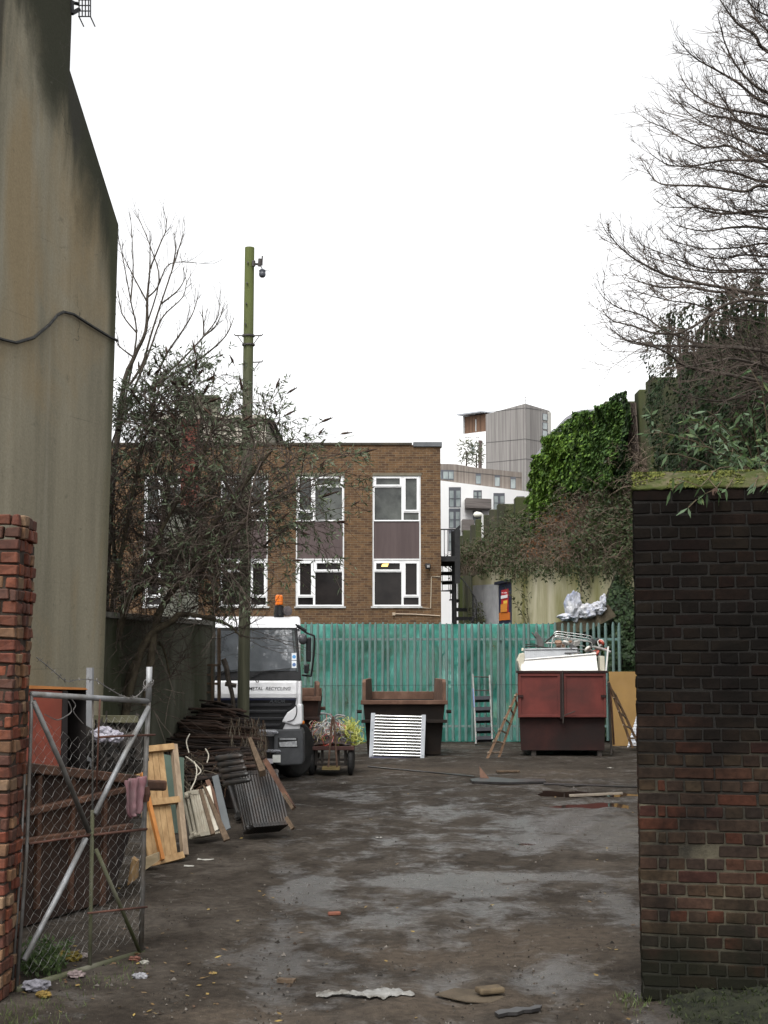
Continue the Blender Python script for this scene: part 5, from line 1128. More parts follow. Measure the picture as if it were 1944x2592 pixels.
# ---- utility pole
def utility_pole():
    b = P(613, 1994, 21.5); b.z = 0; tp = P(632, 627, 21.5)
    t = thing('utility_pole', 'wooden utility pole green with algae in front of the lorry', 'utility pole', b)
    m, nt, bs = _new('algae_pole'); tc = N(nt, 'ShaderNodeTexCoord'); s = N(nt, 'ShaderNodeSeparateXYZ'); nt.links.new(tc.outputs['Object'], s.inputs[0])
    k = N(nt, 'ShaderNodeMapRange'); nt.links.new(s.outputs[2], k.inputs[0]); k.inputs[1].default_value = 6.0; k.inputs[2].default_value = 8.2
    ad = N(nt, 'ShaderNodeMath', operation='MULTIPLY_ADD'); nt.links.new(noisetex(nt, 3, 8, (1, 1, .15)), ad.inputs[0]); ad.inputs[1].default_value = .5; nt.links.new(k.outputs[0], ad.inputs[2])
    base = ramp(nt, noisetex(nt, 5, 8, (3, 3, .15)), [(.3, (.030, .032, .017)), (.7, (.085, .085, .050))])
    nt.links.new(mix(nt, ramp(nt, ad.outputs[0], [(.3, 0.0), (1.0, .85)]), base, (.085, .105, .020)), bs.inputs['Base Color']); bs.inputs['Roughness'].default_value = .85
    bumpit(nt, bs, noisetex(nt, 14, 6, (3, 3, .1)), .5, .01)
    mb = MB(); pts = [b.lerp(tp, i / 20) for i in range(21)]; mb.tube(pts, taper(.096, .076, 21), 16); mb.build('shaft', m, t, smooth=False)
    ir = mat('dull_iron', (.045, .042, .040), (.09, .08, .075), 8, .6, .4); f = fplane(21.4)
    mb = MB()
    for i in range(9):
        q = P(630 - i * 2.0, 665 + i * 52, 21.42); mb.tube([q + Vector((-.015, 0, 0)), q + Vector((-.015, -.035, 0))], .014, 6)
    mb.build('bolt', ir, t)
    mb = MB(); mb.tube(f.pts([(643, 668), (656, 669)]), .018, 6); mb.tube(f.pts([(657, 674), (658, 655)]), .028, 8); mb.tube(f.pts([(663, 672), (664, 648)]), .012, 6); mb.tube(f.pts([(642, 660), (642, 674)]), .03, 6); mb.build('bracket', ir, t)
    mb = MB(); c = f.pt(664, 702); mb.lathe(c, (0, 0, 1), [(0, .03), (.02, .05), (.05, .055), (.08, .05), (.11, .055), (.13, .03)], 12); mb.tube([c + Vector((0, 0, .13)), f.pt(659, 670)], .008, 5); mb.build('insulator', flat('grey_insulator', (.05, .055, .065), .3), t)
    mb = MB()
    for y in (850, 873): mb.lathe(P(629, y, 21.5), (0, 0, 1), [(-.012, .094), (-.012, .102), (.012, .102), (.012, .094)], 16)
    for y, sd in ((850, -1), (850, 1), (917, 1)):
        mb.tube(f.pts([(629 + sd * 12, y), (629 + sd * 34, y - 1), (629 + sd * 36, y - 5)]), .010, 6); mb.tube(f.pts([(629 + sd * 12, y + 22), (629 + sd * 27, y + 1)]), .007, 5)
    mb.build('step_iron', ir, t)
    mb = MB(); mb.tube(crv(f.pts([(664, 705), (661, 760), (659, 850), (657, 930), (650, 1000)]), 4), .0035, 4); mb.tube(crv(f.pts([(666, 705), (674, 740), (675, 820), (670, 920), (660, 1000)]), 4), .0035, 4)
    mb.tube(crv(f.pts([(667, 690), (676, 684), (684, 688)]), 4), .005, 4); mb.build('loose_wire', flat('pale_wire', (.22, .22, .22)), t)
utility_pole()

# ---- lorry
def lorry():
    Yf = 22.5; f = fplane(Yf); X = lambda px, py=1760: f.pt(px, py).x; Z = lambda py: f.pt(700, py).z
    t = thing('lorry', 'white tipper lorry with black grille and orange beacon parked behind the pole', 'lorry', (X(612), Yf, 0))
    WHT = mat('lorry_white', (.62, .62, .63), (.70, .70, .71), 2, .28, spec=.5, c3=(.40, .39, .37), s3=1.5, f3=.68); BLK = mat('black_trim', (.010, .010, .011), (.018, .018, .019), 9, .4); GRY = mat('grey_bumper', (.040, .042, .045), (.060, .062, .065), 5, .6)
    x0, x1 = X(464), X(760)
    def yz(pts, xa, xb, mb): return mb.prism([Vector((xa, y, z)) for y, z in pts], (xb - xa, 0, 0))
    zr, zs, zw, zp, zg = Z(1562), Z(1590), Z(1722), Z(1767), Z(1845)
    def shear(q): q.v = [v - Vector(((v.y - Yf) * .066 if v.y > Yf else 0, 0, 0)) for v in q.v]
    cab = MB(); yz([(Yf, Z(1865)), (Yf, zw), (Yf + .22, zs), (Yf + .36, zr - .03), (Yf + .8, zr + .03), (Yf + 1.65, zr + .03), (Yf + 1.65, Z(1865))], x0, x1, cab); shear(cab); cab.build('cab', WHT, t, bevel=.05, seg=3)
    vis = MB(); yz([(Yf + .19, zs - .02), (Yf + .30, zs + .035), (Yf + .34, zs + .02), (Yf + .24, zs - .05)], x0 + .03, x1 - .03, vis); vis.build('header_panel', BLK, t, bevel=.008)
    W = Pl((0, Yf - .012, zw), (1, Yf - .012, zw), (0, Yf + .205, zs))
    q = MB(); q.pan(W, [(474, 1588), (752, 1588), (763, 1722), (462, 1722)], .03, 0); q.build('windscreen_surround', BLK, t, bevel=.01)
    gl = glassmat('windscreen_glass', (.05, .055, .06), .05, 1.0, (.11, .12, .13)); gl.node_tree.nodes['Principled BSDF'].inputs['Coat Weight'].default_value = 1; gl.node_tree.nodes['Principled BSDF'].inputs['Coat IOR'].default_value = 1.9; q = MB(); q.pan(W, [(490, 1598), (738, 1594), (749, 1698), (480, 1702)], .01, .008); gs = q.build('windscreen', gl, t)
    q = MB(); q.pan(W, [(740, 1596), (745, 1596), (755, 1700), (751, 1700)], .01, .010); q.build('side_pillar', mat('pillar_grey', (.04, .05, .05), (.07, .08, .08), 5, .4), t)
    for y, nm in ((1653, 'upper'), (1673, 'lower')):
        q = MB(); q.rect(W, 738.5, y, 750.5, y + 18, .003, .013); o = q.build('sticker', flat('sticker_white', (.62, .64, .66), .5), t); q = MB()
        c = W.pt(744.5, y + 10, .017); q.lathe(c - W.n * .004, W.n, [(0, .030), (.003, .030)], 16); q.build('disc', flat('sticker_blue_' + nm, (.06, .26, .52) if nm == 'upper' else (.05, .12, .28), .5), o)
    q = MB(); q.bar(W.pt(636, 1714, .03), W.pt(668, 1699, .03), .018, .012, W.n); q.bar(W.pt(655, 1702, .035), W.pt(735, 1693, .03), .012, .012, W.n); q.build('wiper', BLK, t)
    q = MB(); q.bar(W.pt(540, 1714, .03), W.pt(570, 1699, .03), .018, .012, W.n); q.bar(W.pt(555, 1702, .035), W.pt(628, 1694, .03), .012, .012, W.n); q.build('wiper', BLK, t)
    # front panel below the screen
    q = MB(); yz([(Yf - .05, zp), (Yf - .06, zp + .07), (Yf - .03, zw - .03), (Yf - .005, zw - .004), (Yf + .05, zw - .004), (Yf + .05, zp)], x0 + .01, X(751), q); q.build('front_panel', WHT, t, bevel=.012)
    q = MB(); yz([(Yf - .03, Z(1790)), (Yf - .035, zp + .07), (Yf - .012, zw - .01), (Yf + .3, zw - .01), (Yf + .3, Z(1790))], X(752.5), X(762), q); q.build('corner_panel', WHT, t, bevel=.02, seg=3)
    T = Pl((0, Yf - .06, zp + .07), (1, Yf - .06, zp + .07), (0, Yf - .03, zw - .03))
    INK = flat('dark_lettering', (.03, .03, .035), .5)
    text('lettering', 'METAL  RECYCLING', 630, 736, 1747, T, INK, t, .2, .006, .0008, .004)
    q = MB(); q.tube([f.pt(648, 1722, .06), f.pt(650, 1726, .08), f.pt(655, 1726, .08), f.pt(656, 1721, .06)], .009, 5); q.build('tow_eye', DARKST, t)
    # grille
    q = MB(); q.pan(f, [(464, 1767), (750, 1767), (748, 1786), (734, 1806), (716, 1846), (464, 1846)], .1, .03); q.build('grille', BLK, t, bevel=.01)
    q = MB()
    for y, xr in ((1781, 740), (1797, 728), (1815, 720), (1832, 712)): q.pan(f, [(470, y), (xr, y), (xr - 6, y + 7), (470, y + 8)], .03, .055)
    sl = q.build('slat', mat('grille_slat', (.018, .018, .020), (.03, .03, .032), 6, .35), t, bevel=.006)
    q = MB(); q.rect(f, 464, 1767.5, 749, 1772, .03, .062); q.build('blue_strip', flat('midnight_blue', (.012, .014, .035), .3), t)
    text('badge', 'AXOR', 682, 722, 1779, f, flat('badge_grey', (.07, .075, .08), .3, .5), t, .25, .064, .002, .01)
    q = MB(); q.pan(f, [(748, 1789), (757, 1779), (765, 1784), (766, 1833), (745, 1837), (712, 1827), (727, 1803)], .35, .045); q.build('corner_fairing', WHT, t, bevel=.03, seg=3)
    q = MB(); q.tube(crv(f.pts([(749, 1784), (752, 1795), (750, 1810), (742, 1822), (728, 1826)], .055), 4), .008, 5); q.build('panel_gap', BLK, t)
    # bumper
    q = MB(); q.pan(f, [(694, 1858), (702, 1846), (764, 1844), (768, 1858), (769, 1928), (764, 1936), (712, 1938), (694, 1932)], .5, .05); q.build('bumper_corner', GRY, t, bevel=.035, seg=3)
    q = MB(); q.pan(f, [(464, 1848), (700, 1848), (700, 1936), (464, 1936)], .3, -.02); q.build('bumper', BLK, t, bevel=.01)
    for ya, xr in ((1850, 706), (1897, 712)):
        q = MB(); q.pan(f, [(520, ya), (xr - 6, ya), (xr, ya + 3), (xr - 2, ya + 7), (520, ya + 7)], .12, .07); q.build('step_bar', mat('worn_chrome', (.30, .31, .34), (.42, .43, .46), 7, .25, .8), t, bevel=.006)
    q = MB(); q.rect(f, 704, 1866, 754, 1892, .06, .056); h = q.build('headlight', mat('headlight_bucket', (.02, .02, .022), (.05, .05, .05), 9, .2, .3), t, bevel=.01)
    q = MB()
    q.pan(f, [(707, 1878), (752, 1875), (753, 1889), (709, 1890)], .02, .064); q.rect(f, 709, 1868, 750, 1872, .01, .062); q.build('lens', mat('headlight_lens', (.30, .31, .32), (.52, .53, .54), 25, .12, .5, bump=.6, bscale=60), h)
    q = MB(); q.rect(f, 691, 1910, 711, 1929, .01, .075); q.build('number_plate', mat('number_plate_white', (.42, .43, .40), (.55, .55, .52), 9, .5), t)
    q = MB(); q.rect(f, 676, 1920, 692, 1932, .02, .06); q.build('plate_bracket', flat('pale_bracket', (.35, .33, .36), .5), t)
    q = MB(); c = f.pt(766, 1829, .0); q.lathe(c + Vector((-.01, .02, 0)), (1, -.3, 0), [(0, .03), (.03, .028), (.04, .01)], 10); q.build('marker_light', flat('amber_lens', (.55, .16, .02), .25), t)
    # wheels
    for xa, nm in ((X(777), 1), (x0 + .02, -1)):
        Rw = .46; cx_ = xa if nm == 1 else xa + .29; c = Vector((cx_ - .29, Yf + .80, Rw)); ax = Vector((.86, -.5, 0)); c = c + Vector((-.10, .14, 0)) if nm == 1 else c; q = MB(); q.lathe(c, ax, [(0, .26), (.0, .40), (.03, Rw - .02), (.06, Rw), (.23, Rw), (.26, Rw - .02), (.29, .40), (.29, .26)], 36)
        wo = q.build('wheel', TYRE, t, smooth=False, bevel=.01); q = MB(); q.lathe(c + ax * .08, ax, [(0, .25), (.14, .25), (.15, .16), (.16, .1)], 24); q.build('rim', mat('grimy_rim', (.010, .009, .008), (.02, .018, .016), 8, .8), wo)
    q = MB(); q.bb((x0 + .1, Yf + .5, .35), (x1 - .1, Yf + 5.6, .62)); shear(q); q.build('chassis', DARKST, t)
    q = MB(); q.tub((x0 + .02, Yf + 1.85, x1 - .02, Yf + 5.6, .64), (x0 - .02, Yf + 1.80, x1 - .06, Yf + 5.65, 1.75), .05); shear(q); q.build('tipper_body', RUST, t)
    for xa in (x1 - .1, x0 + .4):
        c = Vector((xa - .29 - .3, Yf + 4.6, .46)); q = MB(); q.lathe(c, (1, 0, 0), [(0, .26), (.0, .40), (.06, .46), (.23, .46), (.29, .40), (.29, .26)], 28); q.build('wheel', TYRE, t)
    # mirrors, beacon
    q = MB(); fm = fplane(Yf + .1)
    q.tube(crv(fm.pts([(748, 1580), (760, 1590), (778, 1603), (792, 1608), (796, 1616), (794, 1660), (788, 1706), (784, 1711), (764, 1709)]), 3), .017, 6); q.tube(fm.pts([(752, 1584), (775, 1598)]), .03, 6); q.build('mirror_arm', BLK, t)
    q = MB(); q.pan(fm, [(779, 1613), (788, 1613), (787, 1675), (775, 1675), (775, 1624)], .1, .06); mi = q.build('mirror', BLK, t, bevel=.02); q = MB(); q.pan(fm, [(770, 1682), (783, 1680), (781, 1706), (770, 1704)], .1, .06); q.build('mirror', BLK, t, bevel=.02)
    q = MB(); q.lathe(fm.pt(767, 1618, .12), (.6, -.5, .1), [(-.05, .03), (-.02, .085), (.02, .09), (.05, .03)], 12); q.build('kerb_mirror', mat('mirror_grey', (.05, .05, .055), (.09, .09, .095), 5, .25), t, smooth=True)
    b = f.pt(697, 1566); b.y = Yf + .75; b.z = zr + .02
    q = MB(); q.lathe(b, (0, 0, 1), [(0, .085), (.05, .085), (.16, .075), (.19, .075), (.20, .03)], 16); bo = q.build('beacon_base', BLK, t)
    q = MB(); am, nt, bs = _new('amber_beacon'); bs.inputs['Base Color'].default_value = (.85, .20, .015, 1); bs.inputs['Roughness'].default_value = .15; bs.inputs['Transmission Weight'].default_value = .25
    q.lathe(b + Vector((0, 0, .2)), (0, 0, 1), [(0, .062), (.02, .066), (.15, .063), (.17, .045)], 16); q.build('beacon', am, t, smooth=False)
    q = MB(); c = b + Vector((.13, 0, .10)); q.lathe(c, (.6, -.8, .1), [(-.05, .02), (-.02, .08), (.04, .085), (.05, .06)], 12); q.build('work_light', mat('work_lamp', (.05, .045, .045), (.12, .10, .10), 7, .4), t)
lorry()
# timber prop and frame standing against the end of the boundary wall
def wall_end_junk():
    f = fplane(21.2); t = thing('timber_crate', 'weathered open timber crate frame standing at the end of the concrete wall', 'timber frame', f.pt(540, 1800))
    q = MB(); q.rect(f, 516, 1680, 523, 1800, .06); q.rect(f, 534, 1680, 540, 1800, .06); q.rect(f, 548, 1590, 556, 1800, .06, -.1); q.build('post', WOOD, t)
    q = MB()
    for y in (1681, 1705, 1728, 1750, 1773): q.rect(f, 523, y, 534, y + 5, .05, -.01); 
    for y in (1681, 1728, 1775): q.rect(f, 540, y, 555, y + 6, .05, -.04)
    q.build('slat', WOOD, t)
    q = MB(); q.tube(crv(f.pts([(565, 1668), (573, 1690), (578, 1720), (588, 1760), (592, 1800)]), 4), taper(.045, .03, 17), 7); q.tube(f.pts([(570, 1731), (598, 1736)]), .035, 6); tag(q.build('tree_stump_branch', BARK), 'broken dark branch propped up in front of the lorry cab', 'branch')
wall_end_junk()

# ---- skips
def skip(name, label, x0p, x1p, ypx_rim, Y, depth, endh, body, rimm, ztop=None, bot_in=.18, rib=True):
    f = fplane(Y); x0, x1 = f.pt(x0p, 1770).x, f.pt(x1p, 1770).x; zr = f.pt(1000, ypx_rim).z
    t = thing(name, label, 'skip', ((x0 + x1) / 2, Y + depth / 2, 0))
    q = MB(); q.tub((x0 + bot_in * .6, Y + .25, x1 - bot_in * .6, Y + depth - .25, .03), (x0 + .02, Y, x1 - .02, Y + depth, zr), .03); q.build('body', body, t)
    q = MB(); q.bb((x0 - .03, Y - .05, zr - .055), (x1 + .03, Y + .03, zr + .03)); q.build('rim', rimm, t, bevel=.012); q = MB(); q.bb((x0 + .03, Y + depth - .03, zr - .05), (x1 - .03, Y + depth + .05, zr + .16)); q.build('rim', rimm, t, bevel=.012)
    if endh:
        for xx, s in ((x0, 1), (x1, -1)):
            q = MB(); q.prism([Vector((xx, Y - .03, zr - .06)), Vector((xx, Y - .02, zr + endh * .88)), Vector((xx, Y + .14, zr + endh)), Vector((xx + s * .10, Y + depth - .1, zr + endh)), Vector((xx + s * .12, Y + depth, zr + .1)), Vector((xx + s * .12, Y + depth, zr - .06))], (s * .07, 0, 0)); q.build('end_plate', RUSTL, t, bevel=.01)
    if rib:
        q = MB(); q.bb((x0 - .02, Y - .04, zr - .42), (x1 + .02, Y + .10, zr - .36)); q.build('rib', body, t, bevel=.008)
        for xx in (x0 - .06, x1 + .06):
            q = MB(); q.lathe((xx - .05, Y + .12, zr - .20), (1, 0, 0), [(0, .035), (.10, .035)], 10); q.build('lifting_lug', body, t)
    return t, x0, x1, zr
DSK = mat('dirty_skip', (.012, .0085, .0065), (.026, .017, .012), 4, .85, bump=.4, c3=(.010, .008, .007), s3=1.3, f3=.5)
skip('rusty_skip', 'rusty brown open skip before the green fence with a roller panel against it', 917, 1129, 1776, 28.0, 1.7, .44, DSK, RUSTL)
skip('rusty_skip', 'smaller rusty brown skip half hidden behind the white lorry', 690, 809, 1767, 27.0, 1.6, .30, mat('brown_skip', (.035, .018, .013), (.075, .036, .024), 4, .85, bump=.4, c3=(.02, .012, .01), s3=1.3), RUSTL)
def roller_panel():
    a, b, c, d = P(934, 1917, 27.72), P(1074, 1923, 27.72), P(1078, 1810, 27.90), P(939, 1805, 27.90); pl = Pl(a, b, (c + d) / 2)
    t = thing('roller_panel', 'silver roller conveyor panel leaning against the rusty skip', 'roller panel', (a + b) / 2)
    for (xa, xb, xc, xd) in ((939, 950, 945, 934), (1067, 1078, 1074, 1063)):
        q = MB(); y0 = 1805 if xa < 1000 else 1809.5; y1 = 1917 if xa < 1000 else 1922; q.pan(pl, [(xa, y0), (xb, y0), (xc, y1), (xd, y1)], .05, .02); o = q.build('side_rail', mat('satin_aluminium', (.26, .275, .29), (.34, .35, .37), 5, .45, .3), t, bevel=.004)
        q = MB()
        for yy in (1847, 1912): q.rect(pl, (xa + xb) / 2 - 3, yy, (xa + xb) / 2 - 1.4, yy + 3, .005, .024)
        q.build('slot', flat('black_slot', (.01, .01, .01)), o)
    for k in range(14):
        y = 1811 + k * 7.62; q = MB(); l = pl.pt(949.5 - k * .36, y + .0, -.02); r = pl.pt(1067.5 - k * .30, y + 3.2, -.02); q.tube([l, r], .0175, 12); q.build('roller', mat('bright_roller', (.50, .50, .475), (.62, .62, .59), 30, .26, .75, stretch=(.1, .1, 1)), t, smooth=False)
    q = MB(); q.bar(pl.pt(936, 1917, .0), pl.pt(1073, 1923, .0), .04, .04, pl.n); q.build('foot_rail', flat('blue_black', (.02, .02, .05), .5), t)
    q = MB(); q.pan(pl, [(948, 1808), (1068, 1812), (1064, 1920), (943, 1915)], .02, -.075); q.build('shade_backing', flat('roller_shadow', (.012, .012, .011), .9), t)  # black sheet added for the shade in the gaps between rollers
roller_panel()
def red_skip():
    Y = 28.0; f = fplane(Y); x0, x1 = f.pt(1311, 1760).x, f.pt(1535, 1760).x; zt, zm = f.pt(1420, 1700).z, f.pt(1420, 1817).z
    t = thing('red_skip', 'tall dull red skip heaped with white radiators and scrap metal', 'skip', ((x0 + x1) / 2, Y + 1.6, 0))
    RED = mat('dull_red_paint', (.088, .020, .0165), (.125, .029, .023), 3, .6, c3=(.060, .020, .017), s3=1.2, f3=.55, bump=.15)
    RDK = mat('darker_red_paint', (.022, .0085, .0075), (.038, .0135, .011), 3, .75, c3=(.016, .010, .009), s3=1.3, f3=.45, bump=.25)  # darker red than the doors, for lower body, post, hinges and rim
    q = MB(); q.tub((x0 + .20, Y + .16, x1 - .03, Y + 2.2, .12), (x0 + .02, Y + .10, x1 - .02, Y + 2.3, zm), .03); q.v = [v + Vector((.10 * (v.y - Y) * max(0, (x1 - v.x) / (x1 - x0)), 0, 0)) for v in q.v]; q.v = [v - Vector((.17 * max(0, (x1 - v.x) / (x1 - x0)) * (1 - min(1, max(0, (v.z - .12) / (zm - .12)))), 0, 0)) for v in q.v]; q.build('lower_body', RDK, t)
    q = MB(); q.bb((x0 + .28, Y + .2, .0), (x0 + .37, Y + 2.1, .12)); q.bb((x1 - .17, Y + .2, .0), (x1 - .08, Y + 2.1, .12)); q.build('runner', DARKST, t)
    q = MB(); q.prism([Vector((x0, Y + .02, zm)), Vector((x0 + .04, Y + .02, zm)), Vector((x0 + .28, Y + 2.3, zm)), Vector((x0 + .24, Y + 2.3, zm))], (0, 0, zt - zm)); q.bb((x1 - .04, Y + .02, zm), (x1, Y + 2.3, zt)); q.bb((x0 + .28, Y + 2.26, zm), (x1 - .04, Y + 2.3, zt)); q.build('side_wall', RED, t)
    for a, b in ((1313, 1418), (1427, 1534)):
        q = MB(); xa, xb = f.pt(a, 1760).x, f.pt(b, 1760).x; q.bb((xa, Y + .015, zm + .01), (xb, Y + .06, zt - .01)); d = q.build('door', RED, t, bevel=.006)
        q = MB(); q.bb((xa, Y - .012, zt - .09), (xb, Y + .012, zt - .01)); q.bb((xa, Y - .012, zm + .012), (xb, Y + .012, zm + .06)); q.bb((xa, Y - .010, zm + .06), (xa + .05, Y + .012, zt - .09)); q.bb((xb - .05, Y - .010, zm + .06), (xb, Y + .012, zt - .09)); q.build('door_frame', RED, d, bevel=.005)
    q = MB(); q.bb((f.pt(1417.5, 1760).x, Y - .03, zm - .02), (f.pt(1427.5, 1760).x, Y + .03, zt + .005)); q.build('post', RDK, t, bevel=.006)
    q = MB(); xp = f.pt(1424, 1760).x; q.tube([(xp, Y - .055, f.pt(1424, 1830).z), (xp, Y - .055, f.pt(1424, 1697).z)], .014, 7); q.tube([(xp, Y - .055, f.pt(1424, 1812).z), (f.pt(1455, 1800).x, Y - .06, f.pt(1455, 1800).z)], .011, 6); q.build('lock_bar', DARKST, t)
    for xx in (f.pt(1318, 1763).x, f.pt(1528, 1757).x):
        q = MB(); q.bb((xx - .06, Y - .03, f.pt(1300, 1765).z), (xx + .05, Y - .006, f.pt(1300, 1759).z)); q.build('hinge', RDK, t)
    q = MB(); q.bb((x0 - .03, Y - .03, zt - .03), (x1 + .03, Y + .05, zt + .02)); q.build('rim', RDK, t, bevel=.01)
    # the load, each piece a thing of its own
    PAINT = mat('old_white_enamel', (.62, .61, .58), (.74, .73, .70), 4, .5, c3=(.48, .46, .42), s3=2, f3=.65); CREAM = mat('cream_enamel', (.44, .41, .32), (.55, .52, .43), 4, .55)
    SHADEDP = mat('shaded_white_enamel', (.34, .35, .36), (.42, .43, .44), 4, .5)  # white enamel greyed in its colour for the shade behind the front radiator
    def panel_rad(label, px, Y1, mt, n, tilt=.0):
        pl = Pl(P(*px[3], Y1), P(*px[2], Y1), P(*px[0], Y1 + tilt)); o = thing('radiator', label, 'radiator', pl.pt(sum(p[0] for p in px) / 4, max(p[1] for p in px)), group=None)
        q = MB(); q.pan(pl, px, .05); q.build('panel', mt, o, bevel=.008)
        q = MB(); A, B, Cc, D = [Vector((p[0], p[1])) for p in px]
        for k in range(n):
            u = (k + .5) / n; a = A.lerp(B, u); b = D.lerp(Cc, u); h = b - a; a = a + h * .07; b = b - h * .04
            q.bar(pl.pt(a.x, a.y, .008), pl.pt(b.x, b.y, .008), .022, .010, pl.n)
        q.build('rib', mt, o)
        q = MB(); q.bar(pl.pt(A.x, A.y, .0), pl.pt(B.x, B.y, .0), .022, .07, pl.n); q.build('top_edge', mt, o)
    panel_rad('long white ribbed radiator lying along the front edge of the red skip', [(1319, 1671), (1509, 1655), (1516, 1712), (1320, 1712)], 28.32, PAINT, 40, .12)
    panel_rad('white ribbed radiator toned grey for shade standing behind the long white one in the red skip', [(1328, 1644), (1461, 1642), (1463, 1700), (1328, 1700)], 28.75, SHADEDP, 26, .1)
    f1 = fplane(28.4)
    q = MB(); q.pan(f1, [(1310, 1672), (1317, 1655), (1327, 1652), (1329, 1662), (1322, 1700), (1318, 1700)], .3); q.lathe(f1.pt(1324, 1648, -.05), (0, 0, 1), [(0, .03), (.06, .03)], 8); tag(q.build('cream_casing', CREAM, bevel=.015), 'bent cream metal casing at the left end of the red skip load', 'casing')
    q = MB(); q.pan(f1, [(1518, 1660), (1530, 1661), (1531, 1712), (1519, 1712)], .25, .02); tag(q.build('cream_board', CREAM, bevel=.01), 'upright cream panel at the right end of the red skip load', 'panel')
    q = MB(); q.bar(f1.pt(1539.5, 1636), f1.pt(1533.5, 1700), .028, .028, (0, -1, 0)); tag(q.build('white_rail', PAINT), 'thin white rail sticking up at the right corner of the red skip', 'rail')
    g = thing('tube_frame', 'chromed tubular rack frame on top of the red skip load', 'frame', P(1450, 1645, 29.0)); CH = mat('dull_chrome', (.42, .42, .40), (.58, .58, .56), 8, .25, .8)
    for k, dy in enumerate((0, 7, 14)):
        q = MB(); F_ = fplane(29.3 - k * .18); q.tube(crv(F_.pts([(1395, 1638 + dy * .3), (1400, 1612 + dy * .6), (1408, 1599 + dy * .8), (1440, 1602 + dy * .9), (1490, 1609 + dy), (1499, 1617 + dy), (1499, 1640)]), 4), .011, 6); q.build('tube', CH, g, smooth=True)
    q = MB(); F_ = fplane(29.0)
    for l in ([(1438, 1601), (1430, 1642)], [(1400, 1613), (1496, 1625)], [(1410, 1626), (1480, 1636)], [(1418, 1608), (1421, 1640)], [(1395, 1638), (1500, 1646)]): q.tube(F_.pts(l), .009, 6)
    q.build('cross_tube', CH, g)
    q = MB(); F_ = fplane(28.9); q.pan(F_, [(1345, 1601), (1349, 1600), (1352, 1606), (1355, 1598), (1361, 1601), (1373, 1617), (1378, 1634), (1362, 1641), (1358, 1618)], .06); tag(q.build('scrap_bracket', mat('grey_casting', (.06, .06, .055), (.12, .115, .11), 6, .6), bevel=.012), 'forked dark grey metal bracket sticking up from the red skip load', 'scrap metal')
    q = MB(); q.tube(F_.pts([(1379, 1627), (1403, 1606)]), .02, 6); q.tube(F_.pts([(1330, 1632), (1350, 1630), (1362, 1634)]), .01, 6); q.tube(F_.pts([(1330, 1637), (1350, 1635), (1395, 1641)]), .014, 6); tag(q.build('bent_bar', DARKST), 'bent dark bars lying under the forked bracket in the red skip', 'scrap metal')
    cols = [(.10, .10, .10), (.40, .39, .36), (.30, .05, .03), (.05, .05, .05), (.22, .13, .08), (.45, .43, .38), (.16, .15, .14)]; q = {}
    random.seed(21)
    kinds = ('tube', 'box', 'drum')
    for k in range(30):
        px, py = ru(1390, 1525), ru(1626, 1668); p = P(px, py, ru(28.75, 29.5)); c = cols[k % 7]; m = flat('scrap_paint_%d' % (k % 7), c, .5); q = MB(); d = rv(); d.z *= .35; d.normalize()
        if k % 3 == 0: q.tube([p - d * ru(.1, .3), p, p + d * ru(.1, .3) + rv() * .05], ru(.012, .035), 8); lb = 'scrap pipe tangled beneath the tubular frame in the red skip'; nm = 'scrap_pipe'
        elif k % 3 == 1: q.prism([p, p + d * .22, p + d * .2 + Vector((0, 0, .11)), p + Vector((0, 0, .07))], (0, ru(.05, .15), ru(0, .03))); lb = 'scrap metal piece beneath the tubular frame in the red skip'; nm = 'scrap_piece'
        else: q.lathe(p, rv(), [(0, .05), (.01, .075), (.05, .075), (.06, .05)], 12); lb = 'round scrap housing beneath the tubular frame in the red skip'; nm = 'scrap_housing'
        tag(q.build(nm, m), lb, 'scrap metal', 'small scrap on the red skip: ' + nm.replace('_', ' '))
    q = MB(); q.bb((x0 + .26, Y + .35, zm - .3), (x1 - .08, Y + 2.2, zt - .04)); q.v = [v + Vector((0, 0, .12 * noise.noise(v))) for v in q.v]; tag(q.build('scrap_fill', DARKST), 'dark jumble of scrap filling the red skip under its load', 'scrap metal', kind='stuff')
red_skip()

